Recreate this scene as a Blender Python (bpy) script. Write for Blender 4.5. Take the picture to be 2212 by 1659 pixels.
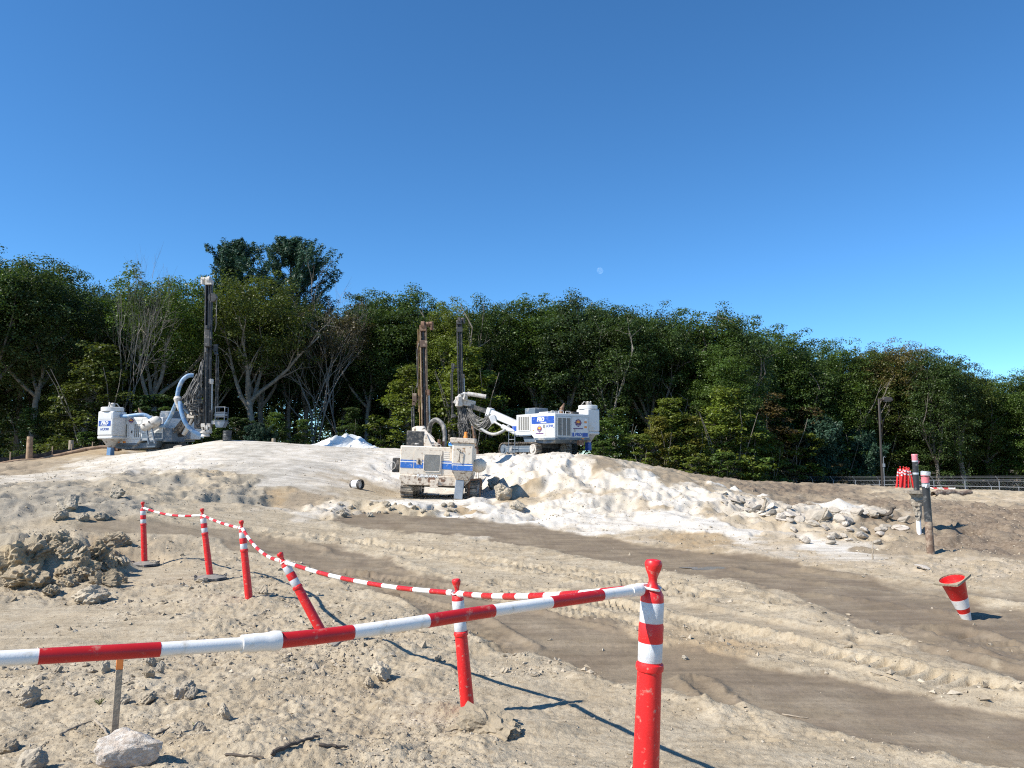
import bpy, math, random
import numpy as np
from mathutils import Vector, Matrix, Euler

# ------------------------------------------------------------------ camera, sky, sun
scene = bpy.context.scene
for _o in list(bpy.data.objects):
    bpy.data.objects.remove(_o)
COL = scene.collection
R = math.radians
EYE = 1.97
FPX = 769.0
PITCH = math.atan((455.0 - 384.0) / FPX)
cam_d = bpy.data.cameras.new("camera")
cam_d.sensor_width = 36.0
cam_d.lens = 36.0 * FPX / 1024.0
cam_d.clip_start = 0.05
cam_d.clip_end = 4000.0
cam = bpy.data.objects.new("camera", cam_d)
COL.objects.link(cam)
cam.location = (0, 0, EYE)
cam.rotation_euler = (math.pi / 2 + PITCH, 0, 0)
scene.camera = cam

SUN_EL = R(44.0)
SUN_AZ = (-0.907, -0.421)          # horizontal direction towards the sun
world = bpy.data.worlds.new("World")
scene.world = world
world.use_nodes = True
wn = world.node_tree
sky = wn.nodes.new("ShaderNodeTexSky")
sky.sky_type = 'NISHITA'
sky.sun_disc = False
sky.sun_elevation = SUN_EL
sky.sun_rotation = math.atan2(SUN_AZ[0], SUN_AZ[1])
sky.altitude = 3000.0
sky.air_density = 1.0
sky.dust_density = 0.0
sky.ozone_density = 4.0
bg = wn.nodes["Background"]
bg.inputs[1].default_value = 0.138
hs = wn.nodes.new("ShaderNodeHueSaturation")
hs.inputs["Saturation"].default_value = 1.15
wn.links.new(sky.outputs[0], hs.inputs["Color"])
tint = wn.nodes.new("ShaderNodeVectorMath")
tint.operation = 'MULTIPLY'
tint.inputs[1].default_value = (0.78, 0.98, 1.0)
wn.links.new(hs.outputs[0], tint.inputs[0])
wn.links.new(tint.outputs[0], bg.inputs[0])
sun_d = bpy.data.lights.new("sun", 'SUN')
sun_d.energy = 5.0
sun_d.angle = R(0.53)
sun_d.color = (1.0, 0.945, 0.86)
sun = bpy.data.objects.new("sun", sun_d)
COL.objects.link(sun)
_sd = Vector((SUN_AZ[0] * math.cos(SUN_EL), SUN_AZ[1] * math.cos(SUN_EL), math.sin(SUN_EL)))
sun.rotation_euler = (_sd).to_track_quat('Z', 'Y').to_euler()
sun.location = (-30, -20, 40)
vs = scene.view_settings
vs.view_transform = 'Standard'
vs.look = 'None'
vs.exposure = 0.6
vs.gamma = 1.0
vs.use_curve_mapping = False
scene.cycles.use_denoising = False
scene.cycles.filter_width = 1.15
scene.cycles.max_bounces = 6
scene.cycles.diffuse_bounces = 4
scene.cycles.transparent_max_bounces = 8

# ------------------------------------------------------------------ helpers
def ray(u, v):
    """photo point (on a 2212 px wide copy) -> direction, scaled to forward distance 1"""
    x = (u * 1024 / 2212 - 512) / FPX
    y = (384 - v * 1024 / 2212) / FPX
    f = math.cos(PITCH) - y * math.sin(PITCH)
    z = math.sin(PITCH) + y * math.cos(PITCH)
    return x / f, z / f

def P(u, v, d):
    a, b = ray(u, v)
    return (a * d, d, EYE + b * d)

def link(o):
    COL.objects.link(o)
    return o

def tag(o, label=None, cat=None, group=None, kind=None):
    if label: o["label"] = label
    if cat: o["category"] = cat
    if group: o["group"] = group
    if kind: o["kind"] = kind
    return o

def empty(name, loc=(0, 0, 0), rot=(0, 0, 0)):
    o = link(bpy.data.objects.new(name, None))
    o.location = loc
    o.rotation_euler = rot
    o.empty_display_size = 0.3
    return o

def copy_tree(o, parent=None):
    c = o.copy()
    COL.objects.link(c)
    c.parent = parent
    if parent is not None:
        c.matrix_parent_inverse = o.matrix_parent_inverse.copy()
    for ch in list(o.children):
        copy_tree(ch, c)
    return c

class MB:
    """collects faces of one mesh part"""
    def __init__(s):
        s.v = []; s.f = []; s.m = []; s.mi = 0
    def add(s, vs_, fs_):
        n = len(s.v)
        s.v.extend([tuple(p) for p in vs_])
        for f in fs_:
            s.f.append(tuple(i + n for i in f)); s.m.append(s.mi)
        return s
    def box(s, c, d, rot=None, taper=None):
        hx, hy, hz = d[0] / 2, d[1] / 2, d[2] / 2
        tx, ty = taper if taper else (1, 1)
        pts = [Vector((sx * hx * (tx if sz > 0 else 1), sy * hy * (ty if sz > 0 else 1), sz * hz)) for sz in (-1, 1) for sy in (-1, 1) for sx in (-1, 1)]
        if rot is not None:
            M_ = rot if isinstance(rot, Matrix) else Euler(rot).to_matrix()
            pts = [M_ @ p for p in pts]
        cc = Vector(c)
        s.add([p + cc for p in pts], [(0, 2, 3, 1), (4, 5, 7, 6), (0, 1, 5, 4), (2, 6, 7, 3), (0, 4, 6, 2), (1, 3, 7, 5)])
        return s
    def bar(s, a, b, w, h, roll=0):
        a, b = Vector(a), Vector(b)
        d = b - a
        q = d.to_track_quat('Y', 'Z').to_matrix() @ Matrix.Rotation(roll, 3, 'Y')
        return s.box((a + b) / 2, (w, d.length, h), q)
    def cyl(s, a, b, r0, r1=None, n=12, cap=True):
        r1 = r0 if r1 is None else r1
        a, b = Vector(a), Vector(b)
        q = (b - a).to_track_quat('Z', 'Y').to_matrix()
        vs_ = []
        for c, r in ((a, r0), (b, r1)):
            for i in range(n):
                t = 2 * math.pi * i / n
                vs_.append(c + q @ Vector((r * math.cos(t), r * math.sin(t), 0)))
        fs_ = [(i, (i + 1) % n, n + (i + 1) % n, n + i) for i in range(n)]
        if cap:
            fs_.append(tuple(range(n - 1, -1, -1))); fs_.append(tuple(range(n, 2 * n)))
        return s.add(vs_, fs_)
    def tube(s, pts, r, n=8, cap=True):
        pts = [Vector(p) for p in pts]
        k = len(pts)
        rs = r if isinstance(r, (list, tuple)) else [r] * k
        vs_ = []
        up = Vector((0.13, 0.07, 1)).normalized()
        prev = None
        for i, p in enumerate(pts):
            t = (pts[min(i + 1, k - 1)] - pts[max(i - 1, 0)])
            t = t.normalized() if t.length > 1e-9 else Vector((0, 0, 1))
            x = (prev - t * prev.dot(t)) if prev is not None else t.cross(up)
            if x.length < 1e-4: x = t.cross(Vector((1, 0, 0)))
            x.normalize(); prev = x
            y = t.cross(x)
            for j in range(n):
                a = 2 * math.pi * j / n
                vs_.append(p + x * (rs[i] * math.cos(a)) + y * (rs[i] * math.sin(a)))
        fs_ = []
        for i in range(k - 1):
            for j in range(n):
                fs_.append((i * n + j, i * n + (j + 1) % n, (i + 1) * n + (j + 1) % n, (i + 1) * n + j))
        if cap:
            fs_.append(tuple(range(n - 1, -1, -1))); fs_.append(tuple((k - 1) * n + j for j in range(n)))
        return s.add(vs_, fs_)
    def prism(s, poly, a0, a1, axis='x'):
        """polygon in the other two axes, extruded along axis"""
        n = len(poly)
        def pt(p, a):
            return {'x': (a, p[0], p[1]), 'y': (p[0], a, p[1]), 'z': (p[0], p[1], a)}[axis]
        vs_ = [pt(p, a0) for p in poly] + [pt(p, a1) for p in poly]
        fs_ = [(i, (i + 1) % n, n + (i + 1) % n, n + i) for i in range(n)]
        fs_.append(tuple(range(n - 1, -1, -1))); fs_.append(tuple(range(n, 2 * n)))
        return s.add(vs_, fs_)
    def lathe(s, prof, n=20, c=(0, 0, 0), mat=None):
        vs_ = []
        for r, z in prof:
            for i in range(n):
                a = 2 * math.pi * i / n
                p = Vector((r * math.cos(a), r * math.sin(a), z))
                if mat is not None: p = mat @ p
                vs_.append(p + Vector(c))
        fs_ = []
        for k in range(len(prof) - 1):
            for i in range(n):
                fs_.append((k * n + i, k * n + (i + 1) % n, (k + 1) * n + (i + 1) % n, (k + 1) * n + i))
        fs_.append(tuple(range(n - 1, -1, -1)))
        fs_.append(tuple((len(prof) - 1) * n + i for i in range(n)))
        return s.add(vs_, fs_)
    def mesh(s, name, mats, smooth=True, ang=40):
        me = bpy.data.meshes.new(name)
        me.from_pydata(s.v, [], s.f)
        for m in (mats if isinstance(mats, (list, tuple)) else [mats]):
            me.materials.append(m)
        me.polygons.foreach_set("material_index", s.m)
        me.polygons.foreach_set("use_smooth", [smooth] * len(s.f))
        me.update()
        if smooth:
            try: me.set_sharp_from_angle(angle=R(ang))
            except Exception: pass
        import bmesh
        b = bmesh.new(); b.from_mesh(me)
        bmesh.ops.recalc_face_normals(b, faces=b.faces)
        b.to_mesh(me); b.free()
        return me
    def build(s, name, mats, parent=None, bevel=0, smooth=True, loc=None, rot=None, seg=1):
        o = link(bpy.data.objects.new(name, s.mesh(name, mats, smooth)))
        if parent is not None: o.parent = parent
        if loc is not None: o.location = loc
        if rot is not None: o.rotation_euler = rot
        if bevel:
            m = o.modifiers.new("bevel", 'BEVEL')
            m.width = bevel; m.segments = seg; m.limit_method = 'ANGLE'; m.angle_limit = R(50)
        return o

def text_part(txt, name, size, mat_, parent, loc, rot, shear=0.0, depth=0.004, sx=1.0, bold=0.0, align='CENTER'):
    c = bpy.data.curves.new("txt", 'FONT')
    c.body = txt; c.size = size; c.align_x = align; c.align_y = 'CENTER'
    c.shear = shear; c.extrude = depth; c.offset = bold; c.resolution_u = 2
    o = bpy.data.objects.new("txt", c)
    link(o)
    bpy.context.view_layer.update()
    me = bpy.data.meshes.new_from_object(o)
    bpy.data.objects.remove(o); bpy.data.curves.remove(c)
    me.materials.clear(); me.materials.append(mat_)
    t = link(bpy.data.objects.new(name, me))
    t.parent = parent; t.location = loc; t.rotation_euler = rot; t.scale = (sx, 1, 1)
    return t

# ------------------------------------------------------------------ numpy noise
def _h(ix, iy, s):
    n = (ix.astype(np.int64) * 374761393 + iy.astype(np.int64) * 668265263 + s * 1442695041) & 0xffffffff
    n = ((n ^ (n >> 13)) * 1274126177) & 0xffffffff
    n = (n ^ (n >> 16)) & 0xffffffff
    return n
_GT = np.linspace(0, 2 * math.pi, 256, endpoint=False)
_GC = np.cos(_GT).astype(np.float32); _GS = np.sin(_GT).astype(np.float32)
_PERM = np.random.RandomState(5).permutation(256).astype(np.int32)
_PERM = np.concatenate([_PERM, _PERM, _PERM])
def gnoise(x, y, s=0):
    ix = np.floor(x); iy = np.floor(y)
    fx = x - ix; fy = y - iy
    u = fx * fx * fx * (fx * (fx * 6 - 15) + 10); w = fy * fy * fy * (fy * (fy * 6 - 15) + 10)
    out = []
    jx = ix.astype(np.int32) + s * 7; jy = iy.astype(np.int32) + s * 13
    fx = fx.astype(np.float32); fy = fy.astype(np.float32)
    for dx in (0, 1):
        for dy in (0, 1):
            h = _PERM[_PERM[(jx + dx) & 255] + ((jy + dy) & 255)]
            out.append(_GC[h] * (fx - dx) + _GS[h] * (fy - dy))
    a, b, c, d = out
    return ((a * (1 - w) + b * w) * (1 - u) + (c * (1 - w) + d * w) * u) * 1.5
def fbm(x, y, s=0, octs=4, gain=0.5, lac=2.03):
    t = np.zeros_like(x); a = 1.0
    for i in range(octs):
        t += a * gnoise(x, y, s + i * 17)
        x = x * lac + 3.1; y = y * lac + 1.7; a *= gain
    return t
def worley(x, y, s=0):
    ix = np.floor(x); iy = np.floor(y)
    best = np.full(x.shape, 9.0); second = np.full(x.shape, 9.0); hid = np.zeros(x.shape)
    for dx in (-1, 0, 1):
        for dy in (-1, 0, 1):
            h = _h(ix + dx, iy + dy, s)
            px = ix + dx + (h & 0xffff) / 65535.0; py = iy + dy + ((h >> 16) & 0xffff) / 65535.0
            d = np.hypot(px - x, py - y)
            m = d < best
            second = np.where(m, best, np.minimum(second, d))
            hid = np.where(m, (h % 1000) / 1000.0, hid)
            best = np.where(m, d, best)
    return best, second, hid
def sstep(a, b, x):
    t = np.clip((x - a) / (b - a), 0, 1)
    return t * t * (3 - 2 * t)

# ------------------------------------------------------------------ materials
def N(nt, t, **k):
    n = nt.nodes.new(t)
    for a, b in k.items(): setattr(n, a, b)
    return n
def mat(name, col, rough=0.6, metal=0.0, var=0.15, vscale=6.0, dirt=None, dirt_amt=0.0, dscale=3.0, bump=0.0, bscale=40.0, spec=0.5, coat=0.0, up_dust=None, sss=0.0):
    m = bpy.data.materials.new(name)
    m.use_nodes = True
    nt = m.node_tree
    b = nt.nodes["Principled BSDF"]
    b.inputs["Roughness"].default_value = rough
    b.inputs["Metallic"].default_value = metal
    b.inputs["Specular IOR Level"].default_value = spec
    b.inputs["Coat Weight"].default_value = coat
    tc = N(nt, "ShaderNodeTexCoord")
    n1 = N(nt, "ShaderNodeTexNoise"); n1.inputs["Scale"].default_value = vscale; n1.inputs["Detail"].default_value = 5
    nt.links.new(tc.outputs["Object"], n1.inputs["Vector"])
    mr = N(nt, "ShaderNodeMapRange"); mr.inputs[1].default_value = 0.3; mr.inputs[2].default_value = 0.7
    mr.inputs[3].default_value = 1 - var; mr.inputs[4].default_value = 1 + var * 0.5
    nt.links.new(n1.outputs[0], mr.inputs[0])
    mx = N(nt, "ShaderNodeVectorMath", operation='SCALE')
    mx.inputs[0].default_value = col[:3]
    nt.links.new(mr.outputs[0], mx.inputs["Scale"])
    cur = mx.outputs[0]
    if dirt is not None:
        n2 = N(nt, "ShaderNodeTexNoise"); n2.inputs["Scale"].default_value = dscale; n2.inputs["Detail"].default_value = 8; n2.inputs["Roughness"].default_value = 0.65
        nt.links.new(tc.outputs["Object"], n2.inputs["Vector"])
        r2 = N(nt, "ShaderNodeMapRange"); r2.inputs[1].default_value = 0.62 - dirt_amt * 0.35; r2.inputs[2].default_value = 0.72 - dirt_amt * 0.2
        nt.links.new(n2.outputs[0], r2.inputs[0])
        mm = N(nt, "ShaderNodeMix", data_type='RGBA')
        nt.links.new(r2.outputs[0], mm.inputs[0]); nt.links.new(cur, mm.inputs[6]); mm.inputs[7].default_value = (*dirt, 1)
        cur = mm.outputs[2]
    if up_dust is not None:        # settled dust lies on what faces up
        g = N(nt, "ShaderNodeNewGeometry"); sx = N(nt, "ShaderNodeSeparateXYZ")
        nt.links.new(g.outputs["Normal"], sx.inputs[0])
        n3 = N(nt, "ShaderNodeTexNoise"); n3.inputs["Scale"].default_value = 5.0; n3.inputs["Detail"].default_value = 6
        nt.links.new(tc.outputs["Object"], n3.inputs["Vector"])
        ad = N(nt, "ShaderNodeMath", operation='ADD'); nt.links.new(sx.outputs[2], ad.inputs[0]); nt.links.new(n3.outputs[0], ad.inputs[1])
        r3 = N(nt, "ShaderNodeMapRange"); r3.inputs[1].default_value = 0.75; r3.inputs[2].default_value = 1.5; r3.inputs[4].default_value = up_dust[3]
        nt.links.new(ad.outputs[0], r3.inputs[0])
        mm = N(nt, "ShaderNodeMix", data_type='RGBA')
        nt.links.new(r3.outputs[0], mm.inputs[0]); nt.links.new(cur, mm.inputs[6]); mm.inputs[7].default_value = (*up_dust[:3], 1)
        cur = mm.outputs[2]
    nt.links.new(cur, b.inputs["Base Color"])
    if bump:
        n4 = N(nt, "ShaderNodeTexNoise"); n4.inputs["Scale"].default_value = bscale; n4.inputs["Detail"].default_value = 6
        nt.links.new(tc.outputs["Object"], n4.inputs["Vector"])
        bp = N(nt, "ShaderNodeBump"); bp.inputs["Strength"].default_value = bump; bp.inputs["Distance"].default_value = 0.02
        nt.links.new(n4.outputs[0], bp.inputs["Height"]); nt.links.new(bp.outputs[0], b.inputs["Normal"])
    return m
DUST = (0.50, 0.45, 0.37)
M = {}
M['red'] = mat("post_red", (0.70, 0.018, 0.018), 0.42, var=0.10, vscale=9, dirt=(0.52, 0.26, 0.20), dirt_amt=0.10, dscale=34, bump=0.05, bscale=90)
M['bar_red'] = mat("bar_red", (0.50, 0.012, 0.012), 0.40, var=0.12, vscale=20, dirt=(0.45, 0.16, 0.12), dirt_amt=0.12, dscale=30)
M['bar_white'] = mat("bar_white", (0.80, 0.78, 0.74), 0.42, var=0.06, dirt=(0.60, 0.55, 0.46), dirt_amt=0.12, dscale=22, bump=0.04, bscale=150)
M['band'] = mat("reflective_band", (0.62, 0.63, 0.64), 0.38, var=0.10, vscale=70, dirt=(0.45, 0.42, 0.37), dirt_amt=0.15, dscale=30, bump=0.15, bscale=260)
M['rubber'] = mat("black_rubber", (0.045, 0.047, 0.05), 0.75, var=0.2, dirt=(0.20, 0.18, 0.15), dirt_amt=0.35, dscale=12, up_dust=(*DUST, 0.35), bump=0.1)
M['white'] = mat("rig_white_paint", (0.64, 0.645, 0.635), 0.42, var=0.07, dirt=(0.55, 0.50, 0.42), dirt_amt=0.18, dscale=2.5, up_dust=(0.62, 0.59, 0.54, 0.55))
M['grime'] = mat("grimy_white", (0.58, 0.55, 0.50), 0.6, var=0.2, dirt=(0.26, 0.22, 0.18), dirt_amt=0.45, dscale=6, up_dust=(0.6, 0.56, 0.5, 0.5))
M['blue'] = mat("rig_blue", (0.020, 0.075, 0.36), 0.4, var=0.12, dirt=(0.25, 0.27, 0.33), dirt_amt=0.15, dscale=5)
M['slate'] = mat("slate_blue_grey", (0.10, 0.135, 0.175), 0.55, var=0.15, dirt=(0.35, 0.33, 0.30), dirt_amt=0.25, up_dust=(0.5, 0.48, 0.44, 0.5))
M['beige'] = mat("beige_paint", (0.67, 0.59, 0.48), 0.5, var=0.10, dirt=(0.30, 0.17, 0.08), dirt_amt=0.16, dscale=9, up_dust=(0.68, 0.63, 0.56, 0.5))
M['beige_rust'] = mat("rusty_beige_paint", (0.62, 0.53, 0.42), 0.6, var=0.15, dirt=(0.13, 0.062, 0.03), dirt_amt=0.36, dscale=10, up_dust=(0.66, 0.62, 0.55, 0.4))
M['stripe_blue'] = mat("stripe_blue", (0.03, 0.14, 0.46), 0.5, var=0.1, dirt=(0.60, 0.56, 0.48), dirt_amt=0.14, dscale=12)
M['stripe_white'] = mat("stripe_white", (0.74, 0.73, 0.70), 0.5, var=0.06)
M['black'] = mat("black_steel", (0.018, 0.018, 0.019), 0.45, var=0.3, dirt=(0.12, 0.11, 0.10), dirt_amt=0.22, dscale=4)
M['dark'] = mat("dark_steel", (0.055, 0.053, 0.05), 0.5, metal=0.3, var=0.3, dirt=(0.22, 0.19, 0.16), dirt_amt=0.3, dscale=5)
M['chrome'] = mat("cylinder_rod_steel", (0.42, 0.42, 0.41), 0.5, metal=0.5, var=0.08, dirt=(0.3, 0.27, 0.22), dirt_amt=0.15)
M['rust'] = mat("rusty_steel", (0.16, 0.085, 0.05), 0.8, var=0.3, dirt=(0.30, 0.20, 0.13), dirt_amt=0.4, dscale=8)
M['brown'] = mat("brown_mast_steel", (0.12, 0.075, 0.05), 0.65, var=0.3, dirt=(0.42, 0.33, 0.23), dirt_amt=0.3, dscale=5)
M['tan'] = mat("tan_mast_paint", (0.36, 0.24, 0.12), 0.6, var=0.25, dirt=(0.12, 0.07, 0.04), dirt_amt=0.35, dscale=6)
M['track'] = mat("track_steel", (0.14, 0.115, 0.095), 0.65, metal=0.2, var=0.3, dirt=(0.42, 0.37, 0.30), dirt_amt=0.45, dscale=7, up_dust=(0.55, 0.5, 0.43, 0.5))
M['hose'] = mat("dusty_black_hose", (0.06, 0.058, 0.055), 0.6, var=0.3, dirt=(0.25, 0.23, 0.20), dirt_amt=0.4, dscale=6, up_dust=(0.5, 0.47, 0.42, 0.55))
M['hose_grey'] = mat("grey_hose", (0.28, 0.29, 0.29), 0.6, var=0.2, dirt=(0.5, 0.46, 0.4), dirt_amt=0.3, up_dust=(0.55, 0.52, 0.46, 0.4))
M['hose_blue'] = mat("blue_dust_hose", (0.13, 0.25, 0.42), 0.5, var=0.12, dirt=(0.42, 0.46, 0.48), dirt_amt=0.3, dscale=4, up_dust=(0.42, 0.48, 0.54, 0.3))
M['grille'] = mat("grille_grey", (0.36, 0.35, 0.32), 0.6, metal=0.2, var=0.2, vscale=20)
M['grille_dark'] = mat("grille_recess", (0.07, 0.068, 0.062), 0.8)
M['logo_purple'] = mat("logo_purple", (0.10, 0.03, 0.13), 0.5, var=0.05)
M['logo_orange'] = mat("logo_orange", (0.75, 0.24, 0.03), 0.5, var=0.1)
M['logo_yellow'] = mat("logo_yellow", (0.85, 0.50, 0.05), 0.5, var=0.05)
M['amber'] = mat("amber_lens", (0.75, 0.25, 0.03), 0.3, var=0.05)
M['glass'] = mat("mirror_glass", (0.55, 0.65, 0.75), 0.05, metal=1.0, var=0.0)
M['pipe_black'] = mat("black_pipe", (0.028, 0.030, 0.032), 0.45, var=0.25, dirt=(0.16, 0.16, 0.15), dirt_amt=0.25, dscale=7)
M['pipe_rust'] = mat("mud_stained_pipe", (0.17, 0.11, 0.075), 0.8, var=0.3, dirt=(0.38, 0.30, 0.22), dirt_amt=0.45, dscale=8)
M['pink'] = mat("pink_spray_paint", (0.80, 0.22, 0.25), 0.5, var=0.12, vscale=9, dirt=(0.75, 0.42, 0.40), dirt_amt=0.3, dscale=9)
M['pvc'] = mat("white_pvc", (0.80, 0.80, 0.80), 0.35, var=0.05)
M['foil'] = mat("silver_tape", (0.62, 0.63, 0.64), 0.35, metal=0.4, var=0.2, vscale=25, bump=0.4)
M['concrete'] = mat("crumbly_concrete", (0.34, 0.30, 0.24), 0.95, var=0.25, vscale=9, dirt=(0.22, 0.17, 0.12), dirt_amt=0.35, bump=0.8, bscale=22)
M['wood'] = mat("weathered_wood", (0.32, 0.24, 0.16), 0.85, var=0.25, vscale=14, bump=0.3)
M['wood_grey'] = mat("grey_wood", (0.32, 0.265, 0.195), 0.9, var=0.25, vscale=14, bump=0.3)
M['orange'] = mat("orange_marker_paint", (0.80, 0.24, 0.05), 0.7, var=0.15)
M['log'] = mat("cut_log_wood", (0.36, 0.24, 0.15), 0.9, var=0.3, vscale=5, dirt=(0.16, 0.10, 0.06), dirt_amt=0.35, bump=0.4)
M['silt'] = mat("black_silt_fabric", (0.022, 0.024, 0.027), 0.8, var=0.3, dirt=(0.12, 0.10, 0.08), dirt_amt=0.3)
M['galv'] = mat("galvanised_steel", (0.33, 0.35, 0.37), 0.45, metal=0.5, var=0.15)
M['lamp_brown'] = mat("dark_bronze_paint", (0.06, 0.05, 0.043), 0.55, var=0.15)
M['tarp'] = mat("white_plastic_sheet", (0.70, 0.695, 0.67), 0.35, var=0.08, bump=0.3, bscale=14)
M['lens'] = mat("lamp_lens", (0.45, 0.45, 0.42), 0.3)
M['lab_white'] = mat("white_sticker", (0.78, 0.78, 0.76), 0.5, var=0.05)
M['hole'] = mat("deep_black", (0.008, 0.008, 0.008), 0.9)
def stone_mat(name, a, b, c):
    m = bpy.data.materials.new(name); m.use_nodes = True
    nt = m.node_tree; bs = nt.nodes["Principled BSDF"]; bs.inputs["Roughness"].default_value = 0.95
    bs.inputs["Specular IOR Level"].default_value = 0.2
    tc = N(nt, "ShaderNodeTexCoord"); ob = N(nt, "ShaderNodeObjectInfo"); gi = N(nt, "ShaderNodeNewGeometry")
    n1 = N(nt, "ShaderNodeTexNoise"); n1.inputs["Scale"].default_value = 3.0; n1.inputs["Detail"].default_value = 8
    nt.links.new(gi.outputs["Position"], n1.inputs["Vector"])
    ad = N(nt, "ShaderNodeMath", operation='ADD'); nt.links.new(ob.outputs["Random"], ad.inputs[0]); nt.links.new(gi.outputs["Random Per Island"], ad.inputs[1])
    fr = N(nt, "ShaderNodeMath", operation='FRACT'); nt.links.new(ad.outputs[0], fr.inputs[0])
    cr = N(nt, "ShaderNodeValToRGB")
    cr.color_ramp.elements[0].color = (*a, 1); cr.color_ramp.elements[1].color = (*b, 1)
    e = cr.color_ramp.elements.new(0.55); e.color = (*c, 1)
    nt.links.new(fr.outputs[0], cr.inputs[0])
    mr = N(nt, "ShaderNodeMapRange"); mr.inputs[1].default_value = 0.3; mr.inputs[2].default_value = 0.7; mr.inputs[3].default_value = 0.72; mr.inputs[4].default_value = 1.15
    nt.links.new(n1.outputs[0], mr.inputs[0])
    sc = N(nt, "ShaderNodeVectorMath", operation='SCALE'); nt.links.new(cr.outputs[0], sc.inputs[0]); nt.links.new(mr.outputs[0], sc.inputs["Scale"])
    nt.links.new(sc.outputs[0], bs.inputs["Base Color"])
    n2 = N(nt, "ShaderNodeTexNoise"); n2.inputs["Scale"].default_value = 45; n2.inputs["Detail"].default_value = 5
    nt.links.new(gi.outputs["Position"], n2.inputs["Vector"])
    bp = N(nt, "ShaderNodeBump"); bp.inputs["Strength"].default_value = 0.5; bp.inputs["Distance"].default_value = 0.02
    nt.links.new(n2.outputs[0], bp.inputs["Height"]); nt.links.new(bp.outputs[0], bs.inputs["Normal"])
    return m
M['stone'] = stone_mat("field_stone", (0.31, 0.255, 0.18), (0.43, 0.365, 0.27), (0.36, 0.315, 0.245))
M['clod'] = stone_mat("soil_clod", (0.30, 0.235, 0.15), (0.41, 0.33, 0.215), (0.33, 0.275, 0.195))
M['slab'] = stone_mat("broken_granite", (0.38, 0.335, 0.27), (0.50, 0.45, 0.39), (0.43, 0.38, 0.315))
# ------------------------------------------------------------------ terrain
CP = [(0, 0, .45), (-4, 0, .45), (4, 0, .38), (0, -8, .5), (-10, -8, .5), (10, -8, .4), (-12, 3, .3), (12, 3, .1),
      (.5, 3, .42), (-1.6, 3, .46), (-3.2, 3.5, .36), (2.6, 3, .27), (1.25, 4.35, .19), (-.34, 5.85, .03), (-2.5, 4.9, .16), (-4.2, 5, .12), (3.2, 5, .05),
      (-1.95, 8.1, 0), (-3.6, 10.5, .02), (-4.87, 12.4, 0), (-6.7, 13.9, 0), (-4.5, 7.8, .05), (-8, 8.5, .1), (-12, 9, .2), (-2.5, 6.3, .06), (-1.2, 6.6, .03),
      (0, 10, 0), (4, 8, 0), (8, 8, 0), (4, 14, 0), (-2, 15, 0), (8, 13, .02), (3, 17.5, .02), (-3, 18, .06), (5.5, 9.3, 0), (8.4, 15.5, .02), (10.3, 19.4, .02), (14, 14, .05), (14, 9, 0),
      (-6, 40, 1.75), (-1, 43, 1.65), (-16, 42, 1.45), (-26, 40, 1.3), (4, 42, 1.7), (9, 44, .9),
      (20, 52, -1.2), (12, 53, -.6), (31, 50, -1.2), (31, 65, -2.7), (15, 65, -1.6), (5, 60, .35), (-10, 58, 1.2), (-30, 60, 1.3), (50, 80, -3), (0, 92, -1), (-45, 90, .8),
      (60, 120, -3.6), (-60, 40, 1.0), (60, 40, -1), (60, 8, .1), (-60, 10, .6), (-25, 20, 1.3), (-18, 14, .7), (22, 20, .1), (30, 30, .2)]
for uvd in [(0, 1170, 14), (0, 1092, 16.5), (0, 1032, 23), (130, 1034, 23), (250, 1112, 16.5), (250, 1065, 19.5), (400, 1094, 19), (400, 1022, 25), (560, 1092, 20.5),
            (60, 1028, 28), (200, 1004, 30), (330, 978, 32), (480, 948, 33.5), (600, 955, 34.5), (720, 964, 35), (850, 968, 37),
            (480, 1010, 27), (620, 1010, 27), (540, 1052, 23.5), (700, 1046, 24.5), (760, 990, 31),
            (0, 1012, 37), (60, 1004, 38), (230, 966, 39),
            (770, 1056, 25.5), (890, 1079, 24.3), (1025, 1079, 24.8), (950, 1074, 27.5), (700, 1083, 22.5), (900, 1099, 21.8), (620, 1090, 22), (700, 1118, 19.8), (900, 1128, 19.4), (780, 1090, 22.2),
            (850, 1003, 31), (1040, 1000, 32), (1045, 1040, 28.5),
            (1080, 1092, 23.5), (1200, 1110, 22), (1400, 1122, 21.2), (1600, 1127, 20.6), (1700, 1108, 22.5), (1100, 1032, 26.2), (1200, 1042, 25.0), (1350, 1064, 24.0), (1500, 1090, 23.0), (1130, 1005, 27.2), (1260, 1010, 26.2),
            (1060, 986, 30.5), (1160, 985, 28.0), (1250, 987, 27.2), (1330, 1003, 26.8), (1420, 1026, 26.6), (1550, 1055, 27), (1650, 1080, 27), (1160, 984.5, 32), (1300, 990, 33),
            (1080, 984, 38), (1250, 984, 38.5), (1180, 984, 36),
            (1750, 1152, 18.5), (1900, 1112, 23), (2100, 1122, 21.5), (2212, 1150, 19), (1900, 1066, 35), (2000, 1056, 40), (2200, 1062, 41), (1600, 1042, 43), (1750, 1044, 43), (1450, 1030, 42), (2100, 1090, 27), (1750, 1075, 33)]:
    CP.append(P(*uvd))
CP = np.array(CP)
def _tps(a, b):
    d = np.sqrt((a[:, None, 0] - b[None, :, 0]) ** 2 + (a[:, None, 1] - b[None, :, 1]) ** 2)
    return d               # biharmonic-like linear kernel keeps crests crisp
_K = _tps(CP, CP) 
_n = len(CP)
_A = np.zeros((_n + 3, _n + 3)); _A[:_n, :_n] = -_K - np.eye(_n) * 0.02
_A[:_n, _n] = 1; _A[:_n, _n + 1:] = CP[:, :2]; _A[_n, :_n] = 1; _A[_n + 1:, :_n] = CP[:, :2].T
_w = np.linalg.solve(_A, np.concatenate([CP[:, 2], np.zeros(3)]))
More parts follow.
